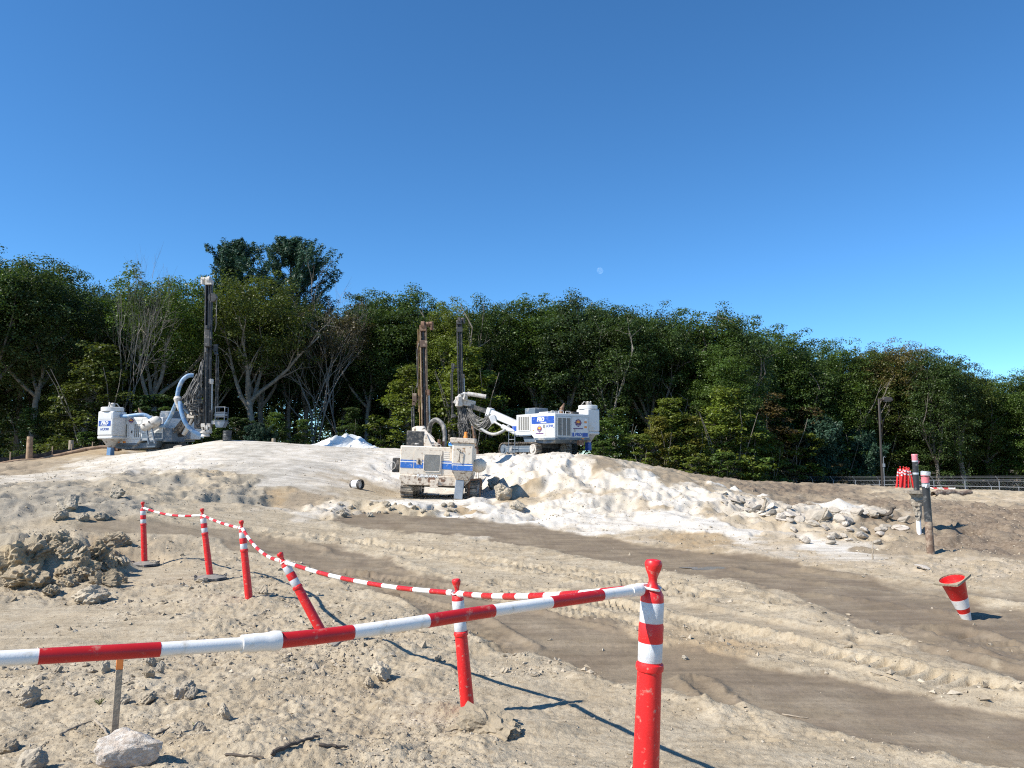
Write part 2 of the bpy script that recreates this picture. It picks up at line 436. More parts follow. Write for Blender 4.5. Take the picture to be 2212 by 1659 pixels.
def base_z(x, y):
    x = np.asarray(x, float).ravel(); y = np.asarray(y, float).ravel()
    out = np.empty_like(x)
    for i in range(0, len(x), 40000):
        q = np.stack([x[i:i + 40000], y[i:i + 40000]], 1)
        d = np.sqrt((q[:, None, 0] - CP[None, :, 0]) ** 2 + (q[:, None, 1] - CP[None, :, 1]) ** 2 + 0.16)
        out[i:i + 40000] = -d @ _w[:_n] + _w[_n] + q @ _w[_n + 1:]
    r = np.hypot(x, y)
    t = sstep(75, 140, r)
    return out * (1 - t) + (-2.0) * t

_hits = {}
def hit(u, v, dmin=2.0, dmax=60.0):
    """first ground point seen at a photo point"""
    k = (u, v, dmin)
    if k in _hits: return _hits[k]
    a, b = ray(u, v)
    ds = np.geomspace(dmin, dmax, 700)
    g = base_z(a * ds, ds)
    below = np.where(EYE + b * ds < g)[0]
    i = below[0] if len(below) else len(ds) - 1
    d = ds[i]
    _hits[k] = (a * d, d, float(g[i]))
    return _hits[k]

# surface kinds: white dust, wet, grey, brown, ochre, roughness
CLS = {'b': (0, 0, 0, 0, 0), 'w': (.62, 0, 0, 0, 0), 'x': (.86, 0, 0, 0, 0), 'W': (1, 0, 0, 0, 0), 'g': (0, 0, .8, 0, 0), 'r': (.60, 0, .95, 0, 0), 'n': (0, 0, 0, 1, 0), 'h': (0, 0, 0, .5, .2), 'o': (.1, 0, 0, .1, .85), 'p': (.3, 0, 0, 0, .35), 'd': (0, .7, 0, .3, 0)}
SP = """1120 1056 o .7;1235 1072 p .8;1325 1072 p .8;1425 1100 p .8;1290 1018 w .75;1150 1062 p .7;1210 1030 w .7;1345 1050 w .7;1470 1055 w .6;520 975 r .1;600 1035 r .1;740 985 r .1;430 985 x .2;1180 1020 W .78;1380 1035 W .78;1260 1085 x .78;1180 1100 x .78;1500 1070 x .78;100 1640 b .5;500 1640 b .6;900 1640 b .6;1200 1640 b .35;1500 1600 b .3;1800 1640 b .3;2100 1640 b .25;100 1500 b .5;400 1500 b .55;700 1500 b .7;900 1450 b .6;1100 1450 b .35;300 1380 b .3;100 1340 b .2;
500 1360 b .75;700 1400 b .6;600 1320 b .6;430 1290 b .6;300 1240 b .4;60 1100 g .6;150 1060 g .6;300 1060 b .6;200 1130 b .5;100 1150 b .5;250 1100 g .7;350 1110 b .5;450 1110 b .3;200 1010 w .4;60 1030 w .4;350 975 x .3;350 1005 x .5;480 960 x .15;
560 990 r .15;620 1020 r .12;520 1005 r .4;700 1010 r .1;660 985 x .1;470 1030 b .7;420 1060 b .8;380 1040 g .7;560 1062 g .8;500 1078 g .8;640 1045 r .15;650 958 x .1;800 966 x .15;850 985 x .4;760 1000 x .3;830 1012 W .5;720 1040 w .3;
600 1070 o .4;660 1088 h .4;760 1042 p .3;800 1062 b .2;880 1086 w .4;720 1103 w .8;800 1098 b .8;870 1105 b .8;1000 1104 o .6;960 1086 W .3;1000 1090 W .3;640 1112 w .4;560 1130 b .3;900 1122 b .5;700 1150 b .2;850 1175 b .2;
1060 1005 W .78;1100 1042 x .78;1150 1000 W .78;1250 1010 W .78;1300 1040 x .78;1200 1062 p .4;1280 1064 p .5;1400 1062 x .78;1450 1090 x .6;1350 1090 w .78;1100 1070 o .5;1150 1090 p .5;1080 1110 W .5;1200 1124 W .5;1000 1112 W .4;1350 1128 x .4;1430 1118 W .3;1500 1133 W .3;1590 1153 W .3;1450 1146 W .3;1300 1140 x .4;1550 1112 p .7;1600 1090 w .9;1650 1102 w .9;1660 1130 p .8;
1700 1172 p .6;1500 1172 o .6;1400 1160 p .5;1300 1160 p .3;1800 1184 W .1;1760 1178 W .1;1835 1188 W .1;1800 1200 w .15;1725 1190 p .6;1885 1190 h .7;1800 1155 p .7;1800 1222 p .5;1870 1165 p .7;
1600 1050 n .8;1750 1062 n .8;1900 1090 n .9;2000 1102 n .9;2100 1130 n .9;2180 1112 n .9;1900 1140 h .9;1550 1040 h .6;1700 1040 h .4;1900 1050 h .4;2050 1072 b .6;2150 1078 p .6;2200 1064 b .5;1950 1180 h .8;2100 1180 n .8;2150 1225 p .8;2020 1215 p .8;2190 1180 n .8;1812 1096 W .3;1785 1101 w .5;1700 1094 w .9;1740 1110 p .9;1800 1120 w .8;1850 1105 w .7;1750 1090 n .6;1880 1120 n .8;
1200 1250 b .25;1600 1350 b .25;1900 1400 b .25;2150 1450 b .3;1500 1300 b .25;1700 1465 b .25;1550 1400 o .25;1900 1260 b .25;2100 1300 b .3;2150 1400 d .4;2000 1340 d .35;900 1230 b .25;1100 1200 b .25;1300 1230 b .25;
60 1210 g 1;130 1195 b 1;200 1200 g 1;230 1190 o .9;100 1250 b .9;170 1240 b .9;40 1180 b .7;100 990 o .4;20 1018 h .5;200 975 o .4;1450 1032 h .5;1300 1000 h .4"""
_cp = []
for t_ in SP.replace("\n", "").split(";"):
    a_ = t_.split()
    hx, hy, hz = hit(float(a_[0]), float(a_[1]))
    _cp.append((hx, hy, *CLS[a_[2]], float(a_[3])))
for (x_, y_, c_, r_) in [(0, 0, 'b', .4), (-8, 2, 'b', .4), (8, 2, 'b', .3), (-20, 12, 'b', .5), (20, 12, 'b', .4), (0, 60, 'n', .2), (-25, 55, 'n', .2), (25, 60, 'n', .2), (50, 80, 'n', .2), (-50, 60, 'n', .2), (0, 46, 'h', .3), (-12, 44, 'h', .3), (15, 50, 'h', .3), (0, 100, 'n', .2), (50, 30, 'n', .4), (-40, 30, 'h', .4), (0, -10, 'b', .4), (30, 45, 'h', .4)]:
    _cp.append((x_, y_, *CLS[c_], r_))
_cp = np.array(_cp)
def _lp(x, y):
    r = np.maximum(np.hypot(x, y), 0.5)
    return np.arctan2(x, np.maximum(y, -50)) * 1.0, np.log(r) * 0.62
_cu, _cv = _lp(_cp[:, 0], _cp[:, 1])
def surf_masks(x, y):
    wx = x + fbm(x / 1.3, y / 1.3, 91, 3) * np.maximum(0.03 * np.hypot(x, y), .15); wy = y + fbm(x / 1.6, y / 1.6, 57, 3) * np.maximum(0.05 * np.hypot(x, y), .2)
    u, v = _lp(wx, wy)
    out = np.empty((len(u), 6))
    for i in range(0, len(u), 40000):
        d2 = (u[i:i + 40000, None] - _cu[None]) ** 2 + (v[i:i + 40000, None] - _cv[None]) ** 2 + 2e-5
        w = 1 / (d2 * d2)
        w /= w.sum(1, keepdims=True)
        out[i:i + 40000] = w @ _cp[:, 2:8]
    return out

def poly_world(pts):
    return np.array([hit(*p)[:2] for p in pts])
def dist_line(x, y, pl):
    """distance to polyline, signed side and arc length"""
    if len(x) > 5000:
        ok = (x > pl[:, 0].min() - 1.6) & (x < pl[:, 0].max() + 1.6) & (y > pl[:, 1].min() - 1.6) & (y < pl[:, 1].max() + 1.6)
        o1 = np.full(x.shape, 9.0); o2 = np.full(x.shape, 9.0); o3 = np.zeros(x.shape)
        if ok.sum() > 0:
            xs, ys = x[ok], y[ok]
            a_, b_, c_ = _dist_line(xs, ys, pl)
            o1[ok] = a_; o2[ok] = b_; o3[ok] = c_
        return o1, o2, o3
    return _dist_line(x, y, pl)
def _dist_line(x, y, pl):
    best = np.full(x.shape, 1e9); arc = np.zeros(x.shape); side = np.zeros(x.shape); L = 0.0
    for k in range(len(pl) - 1):
        a, b = pl[k], pl[k + 1]; d = b - a; l = math.hypot(*d)
        t = np.clip(((x - a[0]) * d[0] + (y - a[1]) * d[1]) / (l * l), 0, 1)
        dd = np.hypot(x - a[0] - t * d[0], y - a[1] - t * d[1])
        m = dd < best
        best = np.where(m, dd, best); arc = np.where(m, L + t * l, arc)
        side = np.where(m, np.sign((x - a[0]) * d[1] - (y - a[1]) * d[0]), side)
        L += l
    return best, side * best, arc
def smooth_pl(p, n=4):
    p = np.asarray(p, float); out = []
    for i in range(len(p) - 1):
        p0 = p[max(i - 1, 0)]; p1 = p[i]; p2 = p[i + 1]; p3 = p[min(i + 2, len(p) - 1)]
        for t in np.linspace(0, 1, n, endpoint=False):
            out.append(0.5 * ((2 * p1) + (-p0 + p2) * t + (2 * p0 - 5 * p1 + 4 * p2 - p3) * t * t + (-p0 + 3 * p1 - 3 * p2 + p3) * t ** 3))
    out.append(p[-1])
    return np.array(out)
BANDS = [([(560, 1178), (700, 1198), (820, 1245), (950, 1290), (1150, 1352), (1450, 1440), (1800, 1520), (2212, 1600), (2800, 1715)], .82, .95),
         ([(830, 1122), (1000, 1137), (1130, 1152), (1300, 1182), (1450, 1207), (1700, 1245), (1950, 1310), (2212, 1392), (2900, 1560)], 1.3, 1.0),
         ([(230, 1134), (400, 1144), (540, 1162), (640, 1190)], .55, .7),
         ([(1650, 1228), (1900, 1262), (2212, 1300), (2800, 1370)], .45, .6),
         ([(1250, 1270), (1600, 1340), (1900, 1400), (2212, 1465), (2800, 1590)], .3, .35)]
BANDS = [(smooth_pl(poly_world(a)), w, s) for a, w, s in BANDS]
TREADS = [([(1080, 1262), (1400, 1330), (1700, 1398), (1950, 1453), (2230, 1506), (2700, 1600)], .20, .09, .15),
          ([(760, 1262), (900, 1300), (1010, 1345), (1110, 1400)], .22, .06, .14),
          ([(640, 1228), (900, 1262), (1150, 1305), (1350, 1352)], .25, .07, .18),
          ([(700, 1160), (950, 1200), (1250, 1250), (1500, 1290)], .30, .07, .26),
          ([(560, 1150), (800, 1178), (1100, 1222), (1500, 1275), (1700, 1310)], .30, .06, .26),
          ([(1900, 1390), (2050, 1370), (2230, 1420)], .3, .05, .2),
          ([(1500, 1470), (1560, 1520), (1640, 1600)], .12, .02, .07)]
TREADS = [(smooth_pl(poly_world(a)), w, d, p) for a, w, d, p in TREADS]
RUTS = [smooth_pl(poly_world(a)) for a in ([(1700, 1300), (2000, 1370), (2230, 1440)], [(560, 1165), (760, 1205), (900, 1240), (1200, 1315), (1500, 1400)], [(1000, 1180), (1400, 1252), (1800, 1330), (2230, 1420)], [(900, 1160), (1300, 1215), (1700, 1275), (2230, 1345)])]
_hx, _hy, _ = hit(120, 1262)
HEAPS = [(-7.7, 12.6, 1.25, 1.1, .42), (-6.95, 12.5, .6, .75, .26), (-8.9, 12.6, 1.2, 1.1, .36), (-6.6, 13.4, .42, .5, .24),
         (-1.55, 7.9, .55, .45, .07), (.05, 5.45, .5, .3, .06), (-1.3, 4.7, .9, .5, .08)]
_px, _py, _pz = hit(1800, 1092)
PILES = [(*hit(1812, 1098)[:2], .8, .3), (*hit(1430, 1122)[:2], .8, .22), (*hit(1590, 1152)[:2], .6, .12), (*hit(1500, 1135)[:2], .9, .18), (*hit(1005, 1088)[:2], .85, .42), (*hit(1040, 1100)[:2], .6, .2), (*hit(880, 1090)[:2], .8, .15), (*hit(1250, 1120)[:2], .8, .15)]
STREAKS = [(smooth_pl(poly_world([(1535, 1049), (1600, 1063), (1665, 1076)])), .22), (smooth_pl(poly_world([(1040, 1120), (1180, 1128), (1330, 1142), (1480, 1150), (1600, 1158)])), .35)]

FLATS = [(-15.9, 35.7, 2.3, 1.50), (-1.92, 1.16, .5, .60), (-6.72, 13.9, .55, 0.), (-4.87, 12.4, .6, 0.), (-5.8, 13.1, .7, 0.), (-2.3, 26.0, 2.0, .60), (-2.3, 24.2, 1.2, .57), (1.15, 38.4, 2.4, 1.91)]
def terrain(x, y, masks=False, detail=True):
    x = np.asarray(x, float).ravel(); y = np.asarray(y, float).ravel()
    r = np.hypot(x, y)
    z = base_z(x, y)
    mk = surf_masks(x, y)
    W, D, G, B, O, RO = [mk[:, i].copy() for i in range(6)]
    near = 1 - sstep(50, 70, r)
    RO *= near
    RO = RO * sstep(.12, .55, RO)
    nh = .16 * fbm(x * 1.1, y * 1.1, 33, 3); npile = .12 * fbm(x * 3, y * 3, 71, 3)
    nb1 = fbm(x * .9, y * .9, 3, 5); nb2 = fbm(x * 1.5, y * 1.5, 44, 3); nst = fbm(x * 2.5, y * 2.5, 5, 3)
    for hx, hy, rx, ry, hh in HEAPS:
        q = np.hypot((x - hx) / rx, (y - hy) / ry) + nh
        k = 1 - sstep(.15, 1.05, q)
        z += hh * k
        RO = np.maximum(RO, k * min(1, hh * 2.5))
    for px, py, pr, ph in PILES:
        q = np.hypot(x - px, y - py) / pr + npile
        k = np.clip(1 - q, 0, 1)
        z += ph * (k ** 1.1)
        W = np.maximum(W, sstep(.0, .12, k)); RO *= 1 - .7 * sstep(0, .2, k)
    for pl, w in STREAKS:
        d, s, a = dist_line(x, y, pl)
        k = 1 - sstep(w * .5, w, d + .6 * w * nst)
        W = np.maximum(W, k); z += .06 * k
    road = np.zeros_like(x); rough_b = np.zeros_like(x)
    for pl, w, s_ in BANDS:
        d, s, a = dist_line(x, y, pl)
        dn = d + .30 * w * nb1 + .12 * w * gnoise(a * 1.1, s * 5, 8)
        k = 1 - sstep(w * .82, w * 1.0, dn)
        D = np.maximum(D, s_ * k * (0.75 + .25 * np.clip(.5 + nb2, 0, 1)))
        road = np.maximum(road, k)
        z -= .022 * k
        ber = np.exp(-((d - w * 1.12) / (.16 * w + .05)) ** 2)
        z += ber * .014 * np.clip(1 + 2.2 * gnoise(a * 2.4, s * 2.3, 12), 0, 3)
        rough_b = np.maximum(rough_b, ber * .45)
        W *= 1 - .6 * k
    rough_tr = rough_b
    for pl, w, dp, pit in TREADS:
        d, s, a = dist_line(x, y, pl)
        k = (1 - sstep(w * .85, w * 1.1, d)) * np.clip(.55 + 1.3 * gnoise(a * .7, s * 2, 21), 0.05, 1)
        ph = a / pit * 2 * math.pi + s / w * 1.2 + 1.5 * gnoise(a * .8, s * .5, 31)
        z += k * (dp * .45 * np.tanh(5.0 * (np.sin(ph) - .25)) - dp * .4)
        edge = np.exp(-((d - w * 1.18) / .07) ** 2)
        z += edge * dp * .55 * np.clip(.6 + gnoise(a * 1.3, s * 3, 9), 0, 1.5)
        road = np.maximum(road, k)
        rough_tr = np.maximum(rough_tr, edge * .5)
    for pl in RUTS:
        d, s, a = dist_line(x, y, pl)
        z += .016 * np.exp(-(d / .09) ** 2) * np.clip(.5 + 1.6 * gnoise(a * 1.7, s * 2.0, 61), 0, 1.6)
        rough_tr = np.maximum(rough_tr, .45 * np.exp(-(d / .16) ** 2))
    RO = np.maximum(RO * (1 - .75 * road), rough_tr)
    if detail:
        z += near * (.07 * RO + .012) * fbm(x * .8, y * .8, 11, 3)
        z += near * (.026 * RO + .003) * fbm(x * 2.6, y * 2.6, 12, 4, .55)
        md = sstep(17, 21, r) * near * np.clip((RO - .2) * 1.8, 0, 1)
        rg = 1 - np.abs(fbm(x * .55, y * .55, 19, 4, .55)) * 1.6
        z += md * .24 * (rg - .6)
        # sharp broken grain
        ok = r < 20
        rg2 = np.abs(gnoise(x[ok] * 6.5, y[ok] * 6.5, 25)) + .5 * np.abs(gnoise(x[ok] * 15, y[ok] * 15, 26)) + .3 * np.abs(gnoise(x[ok] * 33, y[ok] * 33, 27))
        z[ok] += (.030 * RO[ok] + .003) * rg2
        ok = r < 17
        f1, f2, hid = worley(x[ok] * 11 + .8 * gnoise(x[ok] * 5, y[ok] * 5, 81), y[ok] * 11 + .8 * gnoise(x[ok] * 5, y[ok] * 5, 82), 7)
        fl = np.clip(hid - .35, 0, 1) * (1 - .9 * sstep(.0, .10, .10 - (f2 - f1))) + .35 * sstep(.0, .12, f2 - f1)
        patch = np.clip(.35 + 1.3 * fbm(x[ok] * 1.1, y[ok] * 1.1, 83, 3), 0, 1)
        z[ok] += (.016 * RO[ok] + .0035 * patch) * fl
        # clods: rounded cells standing proud of each other
        for sc, amp, sd in ((3.1, .060, 1), (8.5, .030, 2), (21.0, .013, 3)):
            if sc > 10: ok = r < 16
            else: ok = r < 48
            wx = x[ok] * sc + .4 * gnoise(x[ok] * sc * .7, y[ok] * sc * .7, 77); wy = y[ok] * sc + .4 * gnoise(x[ok] * sc * .7, y[ok] * sc * .7, 78)
            f1, f2, hid = worley(wx, wy, sd)
            bump = np.clip(1 - (f1 / .62) ** 2, 0, 1) * np.clip((hid - .45) / .55, 0, 1)
            z[ok] += amp * bump * (np.clip(RO[ok] - .1, 0, 1) ** (2.0 if sc < 5 else 1.2)) * 1.25
        ok = r < 14
        z[ok] += .006 * (0.35 + RO[ok]) * fbm(x[ok] * 14, y[ok] * 14, 13, 3)
        # streaky drag marks on the driven ground
        a = (x + y * .8); b = (y - x * .8)
        wv = fbm(x * .3, y * .3, 3, 2)
        z += near * (1 - RO) * (.005 * gnoise(a * .5 + wv, b * 4.5, 15) + .006 * gnoise(a * .9 + wv, b * 11, 16)) * sstep(5, 8, r)
    for fx, fy, fr, fz in FLATS:
        k = 1 - sstep(fr * .75, fr * 1.25, np.hypot(x - fx, y - fy))
        z = z * (1 - k) + (fz + .15 * (z - fz)) * k
    if not masks: return z
    W += .13 * fbm(x * 1.7, y * 1.7, 23, 4) * sstep(.05, .5, W)
    cl = lambda q: np.clip(q, 0, 1)
    return z, cl(W), cl(D), cl(G), cl(B), cl(O), cl(RO)
GRID = {}
def gza(x, y):
    """height of the built ground mesh"""
    x = np.asarray(x, float).ravel(); y = np.asarray(y, float).ravel()
    t = np.arctan2(x, y); r = np.hypot(x, y)
    i = np.clip(np.searchsorted(GRID['th'], t) - 1, 0, len(GRID['th']) - 2); j = np.clip(np.searchsorted(GRID['r'], r) - 1, 0, len(GRID['r']) - 2)
    ft = np.clip((t - GRID['th'][i]) / (GRID['th'][i + 1] - GRID['th'][i]), 0, 1); fr = np.clip((r - GRID['r'][j]) / (GRID['r'][j + 1] - GRID['r'][j]), 0, 1)
    Z = GRID['z']
    return (Z[j, i] * (1 - ft) + Z[j, i + 1] * ft) * (1 - fr) + (Z[j + 1, i] * (1 - ft) + Z[j + 1, i + 1] * ft) * fr
_hit0 = hit
def hit(u, v, dmin=2.0, dmax=60.0):
    if not GRID: return _hit0(u, v, dmin, dmax)
    d0 = _hit0(u, v, dmin, dmax)[1]; a, b = ray(u, v)
    ds = np.linspace(d0 * .80, d0 * 1.22, 220); g = gza(a * ds, ds)
    below = np.where(EYE + b * ds < g)[0]
    d = ds[below[0]] if len(below) else d0
    return (a * d, d, float(gza(a * d, d)[0]))
def gz(x, y):
    return float(gza(x, y)[0])

def mesh_np(name, V, F, mats, smooth=False):
    me = bpy.data.meshes.new(name)
    nv, nf, k = len(V), len(F), F.shape[1]
    me.vertices.add(nv); me.vertices.foreach_set("co", np.ascontiguousarray(V, np.float32).ravel())
    me.loops.add(nf * k); me.loops.foreach_set("vertex_index", np.ascontiguousarray(F, np.int32).ravel())
    me.polygons.add(nf); me.polygons.foreach_set("loop_start", np.arange(0, nf * k, k, dtype=np.int32))
    me.polygons.foreach_set("loop_total", np.full(nf, k, np.int32))
    me.polygons.foreach_set("use_smooth", np.full(nf, smooth, bool))
    for m in (mats if isinstance(mats, (list, tuple)) else [mats]): me.materials.append(m)
    me.update(calc_edges=True)
    return me

def ground_material():
    m = bpy.data.materials.new("dug_ground"); m.use_nodes = True
    nt = m.node_tree; bs = nt.nodes["Principled BSDF"]
    bs.inputs["Specular IOR Level"].default_value = 0.15
    g = N(nt, "ShaderNodeNewGeometry")
    def noise(sc, det=6, ro=.6):
        n = N(nt, "ShaderNodeTexNoise"); n.inputs["Scale"].default_value = sc; n.inputs["Detail"].default_value = det; n.inputs["Roughness"].default_value = ro
        nt.links.new(g.outputs["Position"], n.inputs["Vector"]); return n.outputs[0]
    def rng(s, a, b, c=0., d=1.):
        q = N(nt, "ShaderNodeMapRange"); nt.links.new(s, q.inputs[0])
        for i, vv in zip((1, 2, 3, 4), (a, b, c, d)): q.inputs[i].default_value = vv
        return q.outputs[0]
    def mix(f, a, b):
        q = N(nt, "ShaderNodeMix", data_type='RGBA')
        for s, i in ((f, 0), (a, 6), (b, 7)):
            if isinstance(s, tuple): q.inputs[i].default_value = (*s, 1)
            elif isinstance(s, float): q.inputs[i].default_value = s
            else: nt.links.new(s, q.inputs[i])
        return q.outputs[2]
    def att(n):
        q = N(nt, "ShaderNodeAttribute"); q.attribute_name = n; return q.outputs["Fac"]
    def mul(a, b, op='MULTIPLY'):
        q = N(nt, "ShaderNodeMath", operation=op)
        for s, i in ((a, 0), (b, 1)):
            if isinstance(s, float): q.inputs[i].default_value = s
            else: nt.links.new(s, q.inputs[i])
        return q.outputs[0]
    nL = noise(.35, 4); nM = noise(2.2, 7, .62); nS = noise(14, 6, .65); nF = noise(70, 4, .7)
    c = mix(rng(nL, .35, .65), (0.350, 0.284, 0.193), (0.403, 0.334, 0.232))
    c = mix(rng(nM, .40, .66), c, (0.449, 0.383, 0.280))
    c = mix(mul(rng(nS, .50, .66), .7), c, (0.248, 0.193, 0.126))
    c = mix(mul(att("ochre"), rng(nM, .25, .6)), c, (.36, .255, .140))
    c = mix(mul(att("grey"), .9), c, mix(rng(nS, .4, .65), (0.237, 0.215, 0.175), (0.330, 0.305, 0.254)))
    c = mix(mul(att("brown"), rng(nM, .2, .5, .55, 1.)), c, mix(rng(nS, .38, .62), (.145, .108, .075), (.235, .185, .135)))
    wf = rng(mul(att("white"), mul(rng(nM, .3, .7, -.10, .10), mul(rng(nS, .3, .7, -.06, .06), 0.0, 'ADD'), 'ADD'), 'ADD'), .22, 1.0)
    c = mix(wf, c, mix(rng(nM, .35, .65), (.55, .505, .43), (.67, .625, .55)))
    wet = att("wet")
    c = mix(mul(wet, rng(nM, .3, .62, .78, 1.0)), c, mix(rng(nM, .35, .65), (.130, .097, .064), (.190, .148, .104)))
    c2 = N(nt, "ShaderNodeVectorMath", operation='SCALE'); mp = N(nt, "ShaderNodeMapping"); mp.inputs["Rotation"].default_value = (0, 0, R(50)); mp.inputs["Scale"].default_value = (.35, 6.0, 1.0)
    nt.links.new(g.outputs["Position"], mp.inputs[0])
    sn = N(nt, "ShaderNodeTexNoise"); sn.inputs["Scale"].default_value = 1.0; sn.inputs["Detail"].default_value = 6; sn.inputs["Roughness"].default_value = .65
    nt.links.new(mp.outputs[0], sn.inputs["Vector"])
    sk = mul(mul(rng(sn.outputs[0], .32, .68, -.22, .16), att("flat")), 1.0, 'ADD')
    nt.links.new(c, c2.inputs[0]); nt.links.new(mul(sk, rng(nF, .3, .7, .84, 1.12)), c2.inputs["Scale"])
    nt.links.new(c2.outputs[0], bs.inputs["Base Color"])
    nt.links.new(rng(wet, 0., 1., .97, .80), bs.inputs["Roughness"])
    hsum = mul(mul(nS, .6), mul(nF, .4), 'ADD')
    bp = N(nt, "ShaderNodeBump"); bp.inputs["Distance"].default_value = .03
    nt.links.new(rng(wet, 0., 1., .75, .35), bp.inputs["Strength"])
    nt.links.new(hsum, bp.inputs["Height"]); nt.links.new(bp.outputs[0], bs.inputs["Normal"])
    return m
M['ground'] = ground_material()

def build_ground():
    th = np.concatenate([np.linspace(-180, -60, 22)[:-1], np.linspace(-60, -40, 20)[:-1], np.linspace(-40, 40, 820), np.linspace(40, 60, 20)[1:], np.linspace(60, 180, 22)[1:-1]])
    rs = [0.4, 1.0, 1.6, 2.1, 2.5]
    r = 2.7
    while r < 48:
        rs.append(r); r += max(.012, min(r * r / (1180.0 if r < 4.8 else 1900.0), .09 if r < 14 else .115 if r < 30 else .17))
    while r < 900:
        rs.append(r); r *= 1.055
    rs = np.array(rs)
    T, RR = np.meshgrid(np.radians(th), rs)
    x = (np.sin(T) * RR).ravel(); y = (np.cos(T) * RR).ravel()
    z, W, D, G, B, O, RO = terrain(x, y, masks=True)
    nt_, nr = len(th), len(rs)
    idx = np.arange(nt_ * nr).reshape(nr, nt_)
    a = idx[:-1, :]; b = np.roll(idx, -1, 1)[:-1, :]; c = np.roll(idx, -1, 1)[1:, :]; d = idx[1:, :]
    F = np.stack([a.ravel(), d.ravel(), c.ravel(), b.ravel()], 1)
    V = np.stack([x, y, z], 1)
    V = np.concatenate([V, [[0, 0, z[0]]]])
    GRID['th'] = np.radians(th); GRID['r'] = rs; GRID['z'] = z.reshape(nr, nt_)
    me = mesh_np("ground", V, F, M['ground'], True)
    for nm, arr in (("white", W), ("wet", D), ("grey", G), ("brown", B), ("ochre", O), ("flat", 1 - RO)):
        at = me.attributes.new(nm, 'FLOAT', 'POINT')
        at.data.foreach_set("value", np.concatenate([arr, [0]]).astype(np.float32))
    o = link(bpy.data.objects.new("ground", me))
    tag(o, "dug-up sandy ground with pale rock dust, damp wheel tracks and drilled white mounds", "ground", kind="structure")
    return o
build_ground()
# ------------------------------------------------------------------ trees
def leaf_material(name, gloss=0.45, trans=0.35):
    m = bpy.data.materials.new(name); m.use_nodes = True
    nt = m.node_tree; bs = nt.nodes["Principled BSDF"]; out = nt.nodes["Material Output"]
    oi = N(nt, "ShaderNodeObjectInfo"); g = N(nt, "ShaderNodeNewGeometry")
    rp = N(nt, "ShaderNodeMapRange"); rp.inputs[3].default_value = .62; rp.inputs[4].default_value = 1.35
    nt.links.new(g.outputs["Random Per Island"], rp.inputs[0])
    n1 = N(nt, "ShaderNodeTexNoise"); n1.inputs["Scale"].default_value = .45; n1.inputs["Detail"].default_value = 3
    nt.links.new(g.outputs["Position"], n1.inputs["Vector"])
    mr = N(nt, "ShaderNodeMapRange"); mr.inputs[1].default_value = .3; mr.inputs[2].default_value = .7; mr.inputs[3].default_value = .75; mr.inputs[4].default_value = 1.25
    nt.links.new(n1.outputs[0], mr.inputs[0])
    mu = N(nt, "ShaderNodeMath", operation='MULTIPLY'); nt.links.new(rp.outputs[0], mu.inputs[0]); nt.links.new(mr.outputs[0], mu.inputs[1])
    sc = N(nt, "ShaderNodeVectorMath", operation='SCALE'); nt.links.new(oi.outputs["Color"], sc.inputs[0]); nt.links.new(mu.outputs[0], sc.inputs["Scale"])
    hs_ = N(nt, "ShaderNodeHueSaturation")
    hr = N(nt, "ShaderNodeMapRange"); hr.inputs[3].default_value = .475; hr.inputs[4].default_value = .515
    nt.links.new(n1.outputs[0], hr.inputs[0]); nt.links.new(hr.outputs[0], hs_.inputs["Hue"]); nt.links.new(sc.outputs[0], hs_.inputs["Color"])
    nt.links.new(hs_.outputs[0], bs.inputs["Base Color"])
    bs.inputs["Roughness"].default_value = gloss; bs.inputs["Specular IOR Level"].default_value = .35
    tr = N(nt, "ShaderNodeBsdfTranslucent")
    br = N(nt, "ShaderNodeVectorMath", operation='MULTIPLY'); br.inputs[1].default_value = (1.25, 1.3, .6)
    nt.links.new(hs_.outputs[0], br.inputs[0]); nt.links.new(br.outputs[0], tr.inputs[0])
    mx = N(nt, "ShaderNodeMixShader"); mx.inputs[0].default_value = trans
    nt.links.new(bs.outputs[0], mx.inputs[1]); nt.links.new(tr.outputs[0], mx.inputs[2]); nt.links.new(mx.outputs[0], out.inputs[0])
    return m
M['leaf'] = leaf_material("broad_leaves")
M['needle'] = leaf_material("pine_needles", .55, .12)
M['bark'] = mat("grey_bark", (0.19, 0.165, 0.135), .9, var=.3, vscale=3, dirt=(.10, .08, .06), dirt_amt=.3, dscale=4, bump=.5, bscale=14)
M['bark_pale'] = mat("pale_lichen_bark", (0.25, 0.225, 0.185), .9, var=.3, vscale=3, dirt=(.14, .12, .09), dirt_amt=.35, dscale=4, bump=.5, bscale=14)
M['bark_dark'] = mat("dark_bark", (0.10, 0.08, 0.062), .9, var=.3, vscale=3, bump=.5, bscale=14)
M['twig'] = mat("dead_grey_wood", (0.20, 0.18, 0.155), .9, var=.25, vscale=4)

